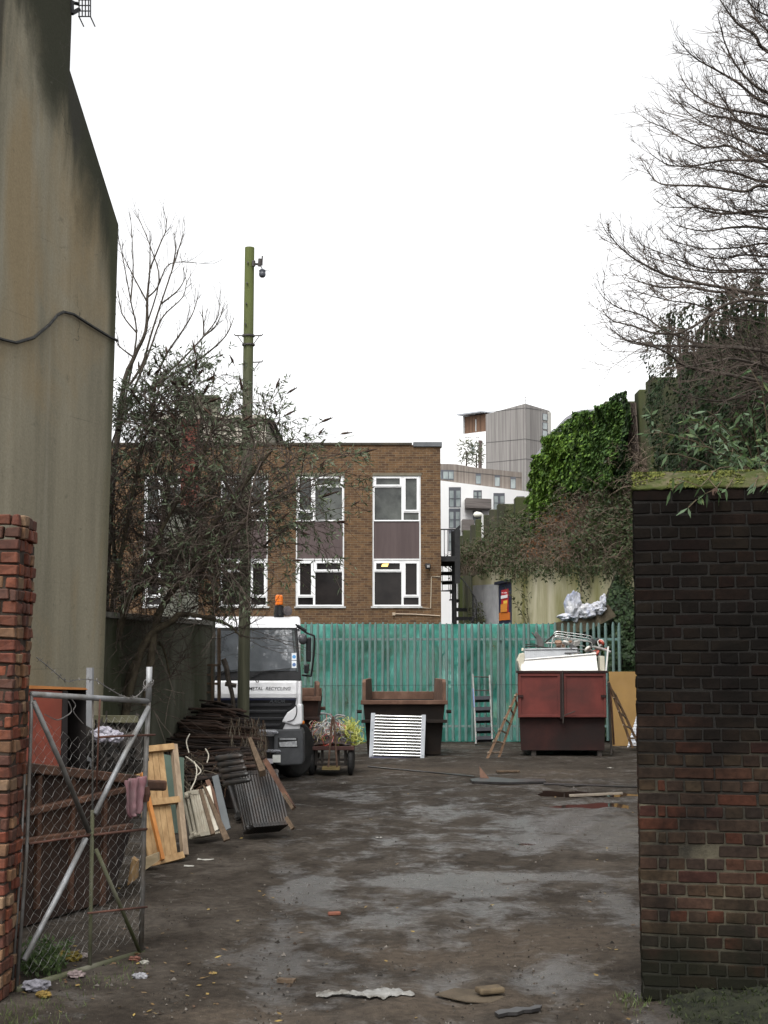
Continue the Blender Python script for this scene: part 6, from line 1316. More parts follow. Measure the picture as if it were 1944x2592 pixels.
# ---- ladders, board, leftovers near the fence
def ladders():
    AL = mat('dull_aluminium', (.05, .05, .047), (.09, .09, .085), 7, .45, .5); t = thing('stepladder', 'aluminium stepladder with dark treads leaning against the green fence', 'stepladder', P(1221, 1878, 31.6))
    pl = Pl(P(1204, 1880, 31.5), P(1246, 1872, 31.5), P(1218, 1710, 32.36))
    for l in ([(1197, 1708), (1205, 1878), (1204, 1884)], [(1239, 1710), (1246, 1872)]):
        q = MB()
        for a, b in zip(l, l[1:]): q.bar(pl.pt(*a), pl.pt(*b), .035, .06, pl.n)
        q.build('stile', AL, t)
    q = MB(); q.bar(pl.pt(1197.5, 1745, .02), pl.pt(1200.5, 1792, .02), .02, .05, pl.n); q.build('blue_sleeve', flat('faded_blue', (.04, .08, .22), .6), t)
    for y in (1768, 1795, 1821, 1847, 1869):
        q = MB(); s = (y - 1710) / 170; q.pan(pl, [(1199 + s * 7, y - 4), (1239 + s * 6, y - 5), (1239 + s * 6, y + 4), (1199 + s * 7, y + 5)], .12, .03); q.build('tread', mat('black_tread', (.012, .013, .016), (.022, .023, .028), 8, .7), t)
    q = MB()
    for y in (1713, 1747): q.bar(pl.pt(1197, y), pl.pt(1240, y + 1), .02, .02, pl.n)
    q.build('top_bar', DARKST, t)
    q = MB(); q.tube([P(1247, 1845, 31.4), P(1256, 1860, 31.2), P(1249, 1876, 31.2)], .012, 6); q.build('stay', AL, t)
    LW = mat('ladder_wood', (.085, .050, .030), (.16, .10, .06), 5, .8, stretch=(3, 3, .5)); 
    def wl(label, r1, r2, Y0, Y1, n):
        t = thing('wooden_ladder', label, 'ladder', P(*r1[0], Y0))
        E = []
        for l, dy in ((r1, 0), (r2, .28)):
            a, b = P(*l[0], Y0 + dy), P(*l[1], Y1 + dy); E.append((a, b)); q = MB(); q.bar(a, b, .045, .06, (0, -1, 0)); q.build('stile', LW, t)
        for k in range(n):
            s = (k + .7) / n; a, b = E[0][0].lerp(E[0][1], s), E[1][0].lerp(E[1][1], s); d = (b - a).normalized(); q = MB(); q.tube([a - d * .07, b + d * .05], .018, 7); q.build('rung', mat('pale_rung', (.16, .12, .085), (.26, .20, .15), 6, .8), t)
    wl('old wooden ladder leaning on the left side of the red skip', [(1231, 1925), (1308, 1756)], [(1261, 1922), (1310, 1778)], 27.6, 28.1, 6)
    wl('old wooden ladder leaning on the right side of the red skip', [(1601, 1892), (1540, 1726)], [(1618, 1888), (1556, 1756)], 29.0, 28.6, 5)
    for k, (a, b, lb) in enumerate((((1548, 1908), (1540, 1728), 'dark pole standing right against the red skip corner'), ((1554, 1885), (1545, 1742), 'rusty pole standing between the skip and the yellow board'))):
        q = MB(); q.tube([P(*a, 28.3 + k), P(*b, 28.5 + k)], .022, 7); tag(q.build('pole', RUST if k else DARKST), lb, 'pole')
    q = MB(); pl = Pl(P(1550, 1888, 31.3), P(1640, 1888, 31.3), P(1550, 1700, 32.2)); q.pan(pl, [(1541, 1700), (1645, 1700), (1645, 1888), (1551, 1888)], .025)
    tag(q.build('yellow_board', mat('yellow_ply', (.155, .090, .026), (.20, .118, .036), 2, .7, stretch=(1, 1, .4), c3=(.17, .10, .035), s3=3, f3=.62)), 'plain yellow brown plywood board propped beside the brick pillar', 'board')
    r = thing('ribbed_sheet', 'white ribbed plastic sheet curling up by the brick pillar', 'ribbed sheet', P(1605, 1890, 29.8)); pl = Pl(P(1588, 1892, 29.6), P(1640, 1885, 29.6), P(1616, 1790, 29.9)); q = MB(); q.pan(pl, [(1587, 1893), (1602, 1845), (1617, 1790), (1640, 1800), (1640, 1884), (1605, 1882)], .02); q.build('sheet', mat('white_plastic', (.50, .52, .56), (.62, .63, .66), 5, .4), r)
    q = MB()
    for k in range(14): y = 1795 + k * 7; q.bar(pl.pt(1617 - (y - 1790) * .29, y, .005), pl.pt(1640, y + 1, .005), .022, .02, pl.n)
    q.build('rib', mat('white_plastic', (.5,) * 3), r)
ladders()

# ---- hand cart with scrap wire
def cart():
    f = fplane(23.65); X = lambda px: f.pt(px, 1930).x; Z = lambda py: f.pt(830, py).z; t = thing('hand_cart', 'low dark flat hand cart with T shaped handle beside the lorry', 'cart', (X(838), 24.2, 0))
    xa, xb = X(779), X(896); zt, zb = Z(1889), Z(1899)
    q = MB(); q.bb((xa, 23.6, zb), (xb, 24.9, zt)); q.build('deck', mat('dark_deck', (.040, .020, .018), (.075, .038, .032), 5, .8, bump=.4), t, bevel=.01)
    for px in (788, 887):
        for Y1 in (23.75, 24.65):
            c = Vector((X(px) - .05, Y1, .215)); q = MB(); q.lathe(c, (1, 0, 0), [(0, .15), (.01, .19), (.03, .213), (.07, .213), (.09, .19), (.10, .15)], 24); w_ = q.build('wheel', TYRE, t); q = MB(); q.lathe(c + Vector((.0, 0, 0)), (1, 0, 0), [(-.005, .05), (.02, .14), (.08, .14), (.105, .05)], 16); q.build('rim', DARKST, w_)
    q = MB()
    for y in (1924, 1936): q.bb((X(794), 23.72, Z(y) - .018), (X(880), 23.78, Z(y) + .018))
    for px in (800, 815, 856, 874): q.bb((X(px) - .022, 23.7, Z(1936)), (X(px) + .022, 23.8, zb))
    q.bb((X(800) - .02, 23.8, .26), (X(800) + .02, 24.7, .31)); q.bb((X(874) - .02, 23.8, .26), (X(874) + .02, 24.7, .31)); q.build('undercarriage', DARKST, t)
    h = fplane(23.35); q = MB(); RU = mat('worn_rail', (.06, .035, .024), (.11, .068, .048), 8, .7)
    q.tube(h.pts([(831, 1941), (836, 1880), (840, 1825), (842, 1814)]), .017, 7); q.tube(h.pts([(853, 1941), (849, 1880), (845, 1825), (844, 1814)]), .017, 7); q.tube(h.pts([(840, 1830), (846, 1830)]), .014, 6); q.build('handle', RU, t)
    q = MB(); q.tube(crv(h.pts([(811, 1805), (826, 1807), (836, 1811), (842, 1820)]), 4), .016, 7); q.tube(crv(h.pts([(874, 1813), (858, 1810), (850, 1812), (844, 1820)]), 4), .016, 7); q.build('handlebar', GALV, t, smooth=True)
    q = MB(); q.bb((X(817), 23.32, Z(1945)), (X(861), 23.75, Z(1939))); q.build('toe_bar', mat('yellowed_bar', (.10, .075, .03), (.16, .12, .05), 6, .7), t)
    # tangle of cut wire
    random.seed(5)
    def tangle(name, label, c, rx, ry, rz, cols, n, loops, r, cat):
        grp = thing(name, label, cat, c)
        for ci, col in enumerate(cols):
            q = MB()
            for _ in range(n // len(cols)):
                o = Vector((ru(-1, 1) * rx * .8, ru(-1, 1) * ry * .8, 0)); hh = rz * max(.12, 1 - (o.x / rx) ** 2 * .9) * ru(.15, 1); o.z = hh; u = rv().normalized(); v = u.cross(rv()).normalized(); R_ = ru(.05, .15); pts = []; ph = ru(0, 6)
                for k in range(random.randint(9, 24)):
                    a = ph + k * .5; p = o + u * R_ * math.cos(a) + v * R_ * math.sin(a) + rv() * .025 + u * k * .006; p.z = max(.01, p.z); pts.append(Vector(c) + p)
                q.tube(crv(pts, 2), r, 4, cap=False)
            q.build('wire', flat('wire_%s_%d' % (name, ci), col, .45), grp, uv=False, norm=False)
        return grp
    tangle('wire_heap', 'heap of tangled white red and black scrap wire on the hand cart', Vector(((xa + xb) / 2 - .03, 24.15, zt)), .36, .5, .36, [(.50, .48, .44), (.38, .07, .05), (.10, .10, .11), (.42, .36, .26), (.30, .26, .08), (.55, .55, .55), (.05, .05, .055)], 190, 6, .006, 'wire')
    tangle('wire_coil', 'loose coil of yellow green wire on the right side of the hand cart', Vector((X(884), 24.1, zt)), .15, .35, .34, [(.34, .36, .05), (.26, .30, .05), (.42, .42, .10)], 60, 8, .006, 'wire')
    q = MB(); rows = [[Vector(((xa + xb) / 2 + .36 * (i / 12 * 2 - 1), 23.68 + j * .1, zt + .27 * max(0, 1 - (i / 12 * 2 - 1) ** 2) * max(0, 1 - ((j - 5) / 5.5) ** 2) + .03 * noise.noise((i, j, 2)))) for i in range(13)] for j in range(11)]; q.sheet(rows); tag(q.build('wire_litter', mat('dark_wire_mass', (.02, .018, .017), (.10, .07, .06), 30, .8, bump=.8), norm=False), 'dark matted wire scraps under the coloured heap on the cart', 'wire', kind='stuff')
cart()

# ---- mesh gate
def gate():
    A, B = P(62, 2300, 8.62), P(362, 2300, 9.69); A.z = B.z = 0; GP = Pl(A, B, A + Vector((0, 0, 1))); t = thing('mesh_gate', 'open chain link gate with galvanised tube frame and cross braces', 'gate', A)
    def tb(nm, l, r, mt, off=0.0, n=10):
        q = MB(); q.tube(GP.pts(l, off), r, n); return q.build(nm, mt, t, smooth=True)
    MOSS = mat('mossy_tube', (.060, .058, .038), (.13, .125, .095), 6, .7, .1, c3=(.05, .055, .022), s3=3, f3=.5); DULL = mat('dull_tube', (.10, .10, .095), (.19, .185, .18), 7, .5, .4, c3=(.07, .055, .04), s3=3, f3=.55)
    tb('top_rail', [(79, 1757), (376, 1775)], .0185, GALV); tb('bottom_rail', [(40, 2506), (362, 2412)], .024, MOSS)
    tb('hinge_stile', [(80, 1760), (78, 1850), (68, 2150), (42, 2506)], .011, DULL); tb('hinge_stile', [(70, 1935), (58, 2200), (36, 2512)], .008, DULL, -.02)
    tb('latch_stile', [(378, 1688), (376, 1775)], .021, GALV); tb('latch_stile', [(376, 1772), (368, 1950), (362, 2200), (357, 2412)], .017, DULL)
    tb('mullion', [(234, 2050), (230, 2300), (227, 2462)], .013, MOSS); tb('mullion', [(235, 1768), (234, 2055)], .006, DULL)
    tb('brace', [(81, 1775), (150, 1930), (222, 2105)], .0165, DULL, .01); tb('brace', [(372, 1790), (300, 1930), (236, 2060)], .0175, GALV, .014); tb('brace', [(213, 2122), (140, 2270), (56, 2430)], .0175, GALV, .014); tb('brace', [(240, 2150), (300, 2290), (352, 2412)], .013, MOSS, .01)
    RB = mat('rusty_bar', (.055, .028, .020), (.10, .045, .032), 9, .8)
    tb('rusty_bar', [(246, 1866), (300, 1863), (386, 1860)], .008, RB, .02); tb('rusty_bar', [(232, 2113), (365, 2098)], .009, RB, .02); tb('rusty_bar', [(68, 2135), (222, 2114)], .007, RB, .02); tb('rusty_bar', [(216, 2311), (366, 2295)], .007, RB, .02); tb('rusty_bar', [(247, 1770), (243, 1860), (238, 2000)], .006, RB, .02)
    q = MB(); q.lathe(GP.pt(366, 2010), (0, 0, 1), [(-.05, .03), (0, .04), (.05, .03)], 10); q.build('latch', RB, t)
    # chain link: zig-zag wires between the rails
    q = MB(); u = (B - A).normalized(); Lg = (B - A).length; z0 = .08; step = .042; n = int(Lg / step); zt = lambda s: 1.735 - .07 * s / Lg
    sag = lambda s: .10 * math.exp(-((s - .42) / .25) ** 2)
    for k in range(n):
        s0 = (k + .5) * step; pts = []; z = z0; j = 0; top = zt(s0) - .06 - sag(s0) * 1.4
        if s0 > Lg - .03: continue
        while z < top:
            s = s0 + (step * .5 if j % 2 else -step * .5) * 1.0; p = A + u * min(Lg - .01, max(.02, 2 * s0 - s if k % 2 else s)) + Vector((0, 0, z)) + GP.n * (.006 if j % 2 else -.006) + GP.n * .02 * noise.noise((s * 2, z * 2, 3)); pts.append(p); z += .036; j += 1
        if len(pts) > 2: q.tube(pts, .0011, 3, cap=False)
    q.build('chain_link', mat('grey_wire', (.15, .145, .135), (.25, .245, .23), 9, .5, .5), t, uv=False, norm=False)
    # barbed wire strung along the top
    b = thing('barbed_wire', 'rusty barbed wire looped from the left pillar to the gate post', 'barbed wire', GP.pt(200, 1718)); BW = mat('barbed_wire_steel', (.10, .095, .09), (.19, .18, .17), 20, .6, .4); q = MB()
    path = crv(GP.pts([(86, 1664), (112, 1684), (140, 1708), (163, 1724), (195, 1720), (235, 1722), (262, 1738), (300, 1760), (322, 1766), (340, 1762), (360, 1742), (376, 1724)], .02), 5); q.tube(path, .0035, 4)
    for i in range(2, len(path) - 1, 3):
        for s in (1, -1):
            d = rv().normalized() * .022; q.tube([path[i] - d, path[i] + d], .002, 3)
    q.build('strand', BW, b); q = MB()
    for k in range(3):
        c = GP.pt(376, 1728 + k * 5); pts = [c + Vector((.035 * math.cos(a * .5), .035 * math.sin(a * .5), .03 * math.sin(a * .5 + k))) for a in range(14)]; q.tube(pts, .0028, 4)
    q.build('loop', BW, b)
    q = MB(); q.tube(crv(GP.pts([(170, 1775), (178, 1800), (160, 1815), (140, 1822), (110, 1808)], .01), 4), .004, 4); q.tube(crv(GP.pts([(175, 1770), (185, 1785), (180, 1802), (205, 1832)], .02), 4), .003, 4); q.build('tail', BW, b)
    # pink rag
    q = MB(); rows = []
    O = [(306, 1975, 357, 1963), (305, 1990, 358, 1985), (306, 2015, 353, 2010), (308, 2045, 350, 2032), (309, 2062, 350, 2045), (318, 2072, 344, 2055)]
    for j in range(19):
        v = j / 18 * 5; i0 = min(4, int(v)); fr = v - i0; a = [O[i0][k] * (1 - fr) + O[i0 + 1][k] * fr for k in range(4)]
        rows.append([GP.pt(a[0] + (a[2] - a[0]) * i / 14, a[1] + (a[3] - a[1]) * i / 14, .03 + .022 * math.sin(i * 1.1 + j * .1) + .012 * noise.noise((i * .4, j * .3, 2))) for i in range(15)])
    q.sheet(rows); o = q.build('pink_cloth', mat('faded_pink_cloth', (.12, .07, .074), (.19, .12, .125), 5, .95, stretch=(3, 3, .4), c3=(.16, .045, .06), s3=4, f3=.58), smooth=True, norm=False); tag(o, 'faded pink rag hanging on the mesh gate', 'cloth')
    sm = o.modifiers.new('cloth', 'SOLIDIFY'); sm.thickness = .006
gate()

# ---- rusty skip and junk behind the gate
def gate_junk():
    SP = vplane(60, 10.4, 345, 11.9); c = SP.pt(200, 2300); c.z = 0
    t = thing('rusty_skip', 'battered dark rusty skip directly behind the mesh gate', 'skip', c)
    fx = lambda l: [v if v.z > .02 else Vector((v.x, v.y, .02)) for v in l]
    pts = fx(SP.pts([(-40, 1938), (60, 1944), (338, 1978), (330, 2110), (300, 2215), (282, 2290), (262, 2300), (-40, 2380)])); back = -SP.n * 1.7
    mb = MB(); n = len(pts); fr = pts; bk = [p + back for p in pts]; mb.add(fr + bk, [tuple(range(n)), tuple(range(2 * n - 1, n - 1, -1))] + [(i, (i + 1) % n, (i + 1) % n + n, i + n) for i in range(2, n - 1)])
    mb.build('body', mat('dark_rust', (.030, .017, .012), (.062, .034, .022), 3, .85, bump=.5, bscale=25, c3=(.014, .010, .009), s3=1.6, f3=.5), t)
    q = MB()
    for a, b, w_ in (((-40, 1932), (338, 1974), .075), ((-40, 2080), (346, 1988), .05), ((-40, 2142), (322, 2090), .045)): q.bar(SP.pt(*a, .03), SP.pt(*b, .03), w_, .07, SP.n)
    q.build('rib', RUST, t, bevel=.01)
    q = MB(); q.bar(SP.pt(320, 1986, .05), SP.pt(404, 1988, .05), .09, .06, SP.n); q.build('lifting_lug', RUST, t, bevel=.02)
    for px in (95, 180, 262):
        q = MB(); q.bar(SP.pt(px, 1962, .012), SP.pt(px - 6, 2300, .012), .05, .03, SP.n); q.build('stiffener', RUST, t)
    BX = vplane(60, 11.4, 218, 11.9); c = BX.pt(150, 1945)
    b = thing('red_cabinet', 'red painted metal cabinet with an open black side standing in the skip behind the gate', 'cabinet', c); RC = mat('faded_red_paint', (.15, .035, .022), (.21, .055, .035), 3, .6, c3=(.09, .03, .02), s3=2, f3=.55)
    q = MB(); q.pan(BX, [(55, 1742), (158, 1750), (152, 1960), (50, 1960)], .04); q.build('front', RC, b)
    q = MB(); d = -BX.n * .6; A1, A2, A3, A4 = BX.pts([(55, 1742), (218, 1744), (218, 1965), (50, 1960)]); q.add([A1 + d, A2 + d, A3 + d, A4 + d], [(0, 1, 2, 3)]); q.add([A2, A2 + d, A3 + d, A3], [(0, 1, 2, 3)]); q.add([A1, A1 + d, A4 + d, A4], [(0, 1, 2, 3)]); q.build('shell', mat('black_inside', (.008, .007, .007), (.016, .013, .012), 5, .8), b)
    q = MB(); q.prism([BX.pt(52, 1734, .02), BX.pt(213, 1741, .02), BX.pt(219, 1746, .02), BX.pt(52, 1743, .02)], d); q.build('top', mat('orange_rust', (.26, .10, .03), (.38, .16, .05), 6, .7), b)
    q = MB(); q.pan(BX, [(158, 1748), (170, 1749), (168, 1960), (153, 1960)], .03, .01); q.build('edge', mat('black_edge', (.012, .01, .01), (.02, .016, .015), 5, .6), b)
    # grey post, timber and bags behind the gate
    f = fplane(12.6); q = MB(); q.rect(f, 222, 1812, 350, 1829, .12); tag(q.build('timber_beam', mat('mossy_timber', (.045, .042, .024), (.085, .08, .05), 4, .9, stretch=(.4, 3, 3), bump=.4)), 'long mossy timber beam lying behind the gate under the wall', 'timber')
    q = MB(); q.tube(f.pts([(228, 1690), (226, 1830), (224, 2000)]), .035, 8); tag(q.build('metal_post', mat('lead_grey', (.13, .135, .14), (.20, .20, .205), 4, .6)), 'grey metal post standing behind the barbed wire', 'post')
    random.seed(11); q = MB()
    for k in range(90):
        p = f.pt(ru(215, 345), ru(1845, 1935), ru(-.3, .5)); d = rv(); d.normalize(); L = ru(.05, .2)
        if k % 2: q.tube([p, p + d * L * .5 + rv() * .03, p + d * L], ru(.008, .022), 5)
        else: q.prism([p, p + d * L, p + d * L + Vector((0, 0, ru(.03, .09))), p + Vector((0, 0, .05))], rv() * .06)
    for k in range(1): q.bb(f.pt(215, 1960, -.35), f.pt(350, 1868, -.15))
    tag(q.build('scrap_heap', mat('dark_scrap', (.012, .011, .010), (.05, .042, .036), 9, .7)), 'dark heap of broken scrap between the skip and the concrete wall', 'scrap metal', kind='stuff')
    for k, (px, py, s, lb) in enumerate(((292, 1850, .075, 'round white plastic bag on the dark scrap heap behind the gate'), (322, 1856, .055, 'smaller crumpled white plastic bag at the right of the scrap heap'))):
        bm2 = bmesh.new(); bmesh.ops.create_icosphere(bm2, subdivisions=4, radius=1); c = f.pt(px, py, .55); q = MB(); vs = []
        for v in bm2.verts: vs.append(c + Vector((v.co.x * s * 1.3, v.co.y * s, v.co.z * s * .9)) * (1 + .35 * noise.noise(v.co * 2.2 + Vector((k, 3, 1))) + .12 * noise.noise(v.co * 6)))
        q.add(vs, [tuple(v.index for v in fc.verts) for fc in bm2.faces]); bm2.free(); tag(q.build('plastic_bag', mat('white_bag', (.20, .19, .22), (.34, .33, .37), 4, .35, c3=(.18, .16, .2), s3=6, f3=.6), norm=False), lb, 'plastic bag')
    # rubbish at the foot of the gate
    items = ((178, 2432, .055, (.25, .19, .035), 'crumpled yellow rubbish ball inside the gate foot'), (90, 2508, .06, (.34, .33, .37), 'crushed pale plastic bottle wrap under the hinge end of the gate'), (192, 2475, .04, (.36, .28, .27), 'pinkish white scrap of litter under the bottom rail'), (110, 2525, .035, (.30, .20, .05), 'orange yellow leaf clump under the hinge end of the gate'),
             (365, 2440, .022, (.5, .48, .42), 'small cream pebble by the latch end of the gate'), (355, 2478, .035, (.42, .42, .44), 'flat white wrapper lying right of the gate'), (142, 2418, .04, (.26, .20, .05), 'yellow leafy rubbish beside the weed at the gate'), (208, 2425, .03, (.40, .34, .31), 'pale broken crockery by the gate mullion'), (340, 2433, .03, (.24, .10, .07), 'reddish brick fragment near the latch end of the gate'))
    for k, (px, py, s, cc, lb) in enumerate(items):
        bm2 = bmesh.new(); bmesh.ops.create_icosphere(bm2, subdivisions=3, radius=1); c = G(px, py); q = MB(); vs = []
        for v in bm2.verts: vs.append(c + Vector((0, 0, s * .5)) + Vector((v.co.x * s * 1.3, v.co.y * s, v.co.z * s * .6)) * (1 + .5 * noise.noise(v.co * 2.6 + Vector((k * 3, 3, 1)))))
        q.add(vs, [tuple(v.index for v in fc.verts) for fc in bm2.faces]); bm2.free(); tag(q.build('litter', mat('litter_%d' % k, tuple(x * .22 for x in cc), tuple(x * .62 for x in cc), 22, .8), norm=False), lb, 'litter')
gate_junk()

# ---- timber panel, pallet pieces
def timber():
    pl = Pl(P(360, 2195, 13.55), P(470, 2166, 13.85), P(440, 1888, 14.35)); t = thing('wooden_door_frame', 'unpainted pine framed board panel leaning behind the gate post', 'timber panel', pl.pt(420, 2180))
    q = MB(); q.bar(pl.pt(439.5, 1886), pl.pt(468, 2166), .055, .07, pl.n); q.build('side_frame', mat('greyed_pine', (.15, .11, .075), (.25, .19, .13), 4, .8, stretch=(4, 4, .5)), t)
    for a, b in (((333, 1903), (438, 1892)), ((360, 2036), (452, 2026)), ((372, 2190), (462, 2166))):
        q = MB(); q.bar(pl.pt(*a, .012), pl.pt(*b, .012), .065, .05, pl.n); q.build('cross_rail', PINE, t)
    for k in range(5):
        q = MB(); x = 341 + k * 15; q.pan(pl, [(x, 1908 - k * 1.2), (x + 14, 1907 - k * 1.2), (x + 28, 2024), (x + 14, 2026)], .025, -.012); q.build('board', PINE, t)
        x = 357 + k * 15; q = MB(); q.pan(pl, [(x + 2, 2042 - k), (x + 16, 2041 - k), (x + 34, 2172 - k * 2), (x + 20, 2178 - k * 2)], .025, -.012); q.build('board', PINE, t)
    q = MB(); q.bar(pl.pt(338, 1895, .06), pl.pt(405, 2182, .06), .035, .045, pl.n); tag(q.build('orange_strut', mat('orange_wood', (.26, .095, .022), (.36, .15, .04), 4, .6, stretch=(4, 4, .4))), 'orange stained wooden strut across the pine panel', 'strut')
    f = fplane(12.9); p = thing('broken_pallet', 'broken pale wooden pallet end behind the mesh gate', 'pallet', f.pt(295, 1990))
    q = MB(); q.pan(f, [(262, 1917), (332, 1899), (336, 1922), (266, 1938)], .03); q.build('slat', mat('pallet_pale', (.26, .20, .12), (.38, .30, .19), 5, .8, stretch=(1, 1, 3)), p)
    for a, b in (((258, 1912), (280, 2000)), ((288, 1915), (318, 2010)), ((330, 1900), (345, 1960))):
        q = MB(); q.bar(f.pt(*a, -.03), f.pt(*b, -.03), .05, .05, f.n); q.build('bearer', PINE, p)
    q = MB(); g = fplane(13.3); q.pan(g, [(366, 2172), (398, 2160), (400, 2180), (368, 2202)], .12); tag(q.build('timber_offcut', mat('pallet_pale', (.3,) * 3)), 'sawn timber offcut on the ground at the foot of the pine panel', 'timber')
    q = MB(); g = fplane(12.4); q.pan(g, [(322, 2242), (333, 2172), (346, 2180), (344, 2226)], .12); tag(q.build('timber_block', PINE), 'orange pine block standing inside the latch end of the gate', 'timber')
    q = MB(); h = Pl(P(430, 2100, 14.5), P(470, 2100, 14.6), P(430, 1910, 14.9)); q.pan(h, [(410, 1908), (466, 1918), (466, 2105), (436, 2110)], .02); tag(q.build('green_sheet', mat('green_board', (.040, .060, .045), (.065, .090, .070), 3, .6)), 'dull green sheet standing behind the pine panel', 'sheet')
timber()

# ---- old radiators leaning in a row
def column_radiator(label, px, py, yaw, lean, nsec, ncol, sec, col, H, mt, r=.018):
    o = G(px, py); o.z = (ncol - .4) * col * math.sin(R(-lean)) + .02
    t = thing('column_radiator', label, 'radiator', o, rot=(R(lean), 0, R(yaw)))
    # local frame: x along the sections, y across the columns, z up
    for s in range(nsec):
        q = MB(); x = s * sec
        for c in range(ncol):
            y = c * col; q.tube([(x, y, .05), (x, y, H - .05)], r, 8)
        q.tube([(x, -.4 * col, .045), (x, (ncol - .6) * col, .045)], r * 1.35, 8); q.tube([(x, -.4 * col, H - .045), (x, (ncol - .6) * col, H - .045)], r * 1.35, 8)
        q.build('section', mt, t, local=True, bevel=0)
    q = MB()
    for z in (.06, H - .06): q.tube([(-.02, (ncol - 1) * col / 2, z), (nsec * sec - sec + .02, (ncol - 1) * col / 2, z)], r * 1.7, 10)
    q.build('header_pipe', mt, t, local=True)
    q = MB(); q.lathe((-.045, (ncol - 1) * col / 2, .06), (1, 0, 0), [(0, r), (.02, r * 1.9), (.03, r * 1.9)], 8); q.lathe((-.045, (ncol - 1) * col / 2, H - .06), (1, 0, 0), [(0, r), (.02, r * 1.9), (.03, r * 1.9)], 8); q.build('plug', mt, t, local=True)
    return t
def radiators():
    WR = mat('flaking_cream_paint', (.29, .26, .20), (.40, .365, .29), 6, .6, c3=(.16, .11, .07), s3=5, f3=.66); DR = mat('dark_iron_radiator', (.014, .0135, .013), (.030, .0285, .027), 6, .42, c3=(.040, .026, .018), s3=4, f3=.60, spec=.45)
    column_radiator('small cream painted column radiator leaning at the left of the radiator row', 508, 2138, 58, -17, 9, 3, .038, .055, .54, WR, .019)
    column_radiator('large dark iron column radiator at the right front of the radiator row', 645, 2128, 36, -25, 13, 5, .036, .050, .69, DR, .019)
    column_radiator('dark iron radiator with thick rounded sections standing behind the largest one', 622, 2085, 66, -20, 5, 2, .07, .085, .80, DR, .034)
    # slim sheets and planks between them
    def lean(name, px, Y0, Y1, mt, lb, th=.03, cat='board'):
        pl = Pl(P(*px[2], Y0), P(*px[3], Y0 - .02), P(*px[0], Y1)); q = MB(); q.pan(pl, px, th); o = q.build(name, mt, bevel=.004); tag(o, lb, cat)
    lean('grey_sheet', [(536, 1965), (552, 1960), (584, 2095), (566, 2105)], 14.5, 14.9, mat('grey_sheet', (.042, .048, .050), (.065, .072, .075), 3, .5), 'narrow blue grey metal sheet leaning between the radiators', .02, 'metal sheet')
    lean('brown_plank', [(503, 1998), (512, 1997), (545, 2108), (534, 2112)], 14.15, 14.6, WOOD, 'thin brown plank directly right of the cream radiator')
    lean('brown_plank', [(512, 1985), (522, 1992), (582, 2122), (566, 2128)], 14.2, 14.7, WOOD, 'long brown plank crossing between the cream and dark radiators')
    lean('brown_plank', [(519, 1975), (530, 1972), (573, 2070), (560, 2076)], 14.6, 14.9, RUSTL, 'rust brown plank rising behind the long crossing plank')
    lean('white_board', [(521, 1992), (532, 1987), (555, 2098), (540, 2105)], 14.35, 14.75, mat('dirty_white_board', (.34, .31, .25), (.46, .43, .36), 5, .7), 'narrow dirty white board behind the cream radiator')
    lean('rusty_beam', [(627, 1868), (636, 1864), (672, 1948), (656, 1952)], 15.4, 16.0, WOOD, 'thick weathered beam end leaning above the dark radiators', .08, 'timber')
    q = MB(); q.bar(P(672, 1925, 15.6), P(742, 2044, 14.9), .05, .05, (0, -1, 0)); tag(q.build('rusty_bar', RUST), 'long rusty bar sloping down to the ground right of the radiators', 'bar')
    q = MB(); q.bar(P(718, 2010, 15.0), P(742, 2048, 14.8), .03, .03, (0, -1, 0)); q.bar(P(725, 2070, 14.3), P(742, 2098, 14.2), .04, .03, (0, -1, 0)); tag(q.build('broken_stick', WOOD), 'broken sticks at the foot of the large dark radiator', 'stick')
    pi = thing('finned_pipe', 'stack of dark radiator sections lying flat over the standing radiators', 'radiator', P(600, 1940, 15.3)); 
    for k in range(5):
        q = MB(); a = P(548 + k * 5, 1920 + k * 15.5, 15.2); b = P(613 + k * 5.2, 1913 + k * 15.2, 15.0); q.tube([a, a.lerp(b, .1), a.lerp(b, .9), b], [.03, .035, .026, .012], 10); q.build('section', DR, pi, smooth=True)
radiators()

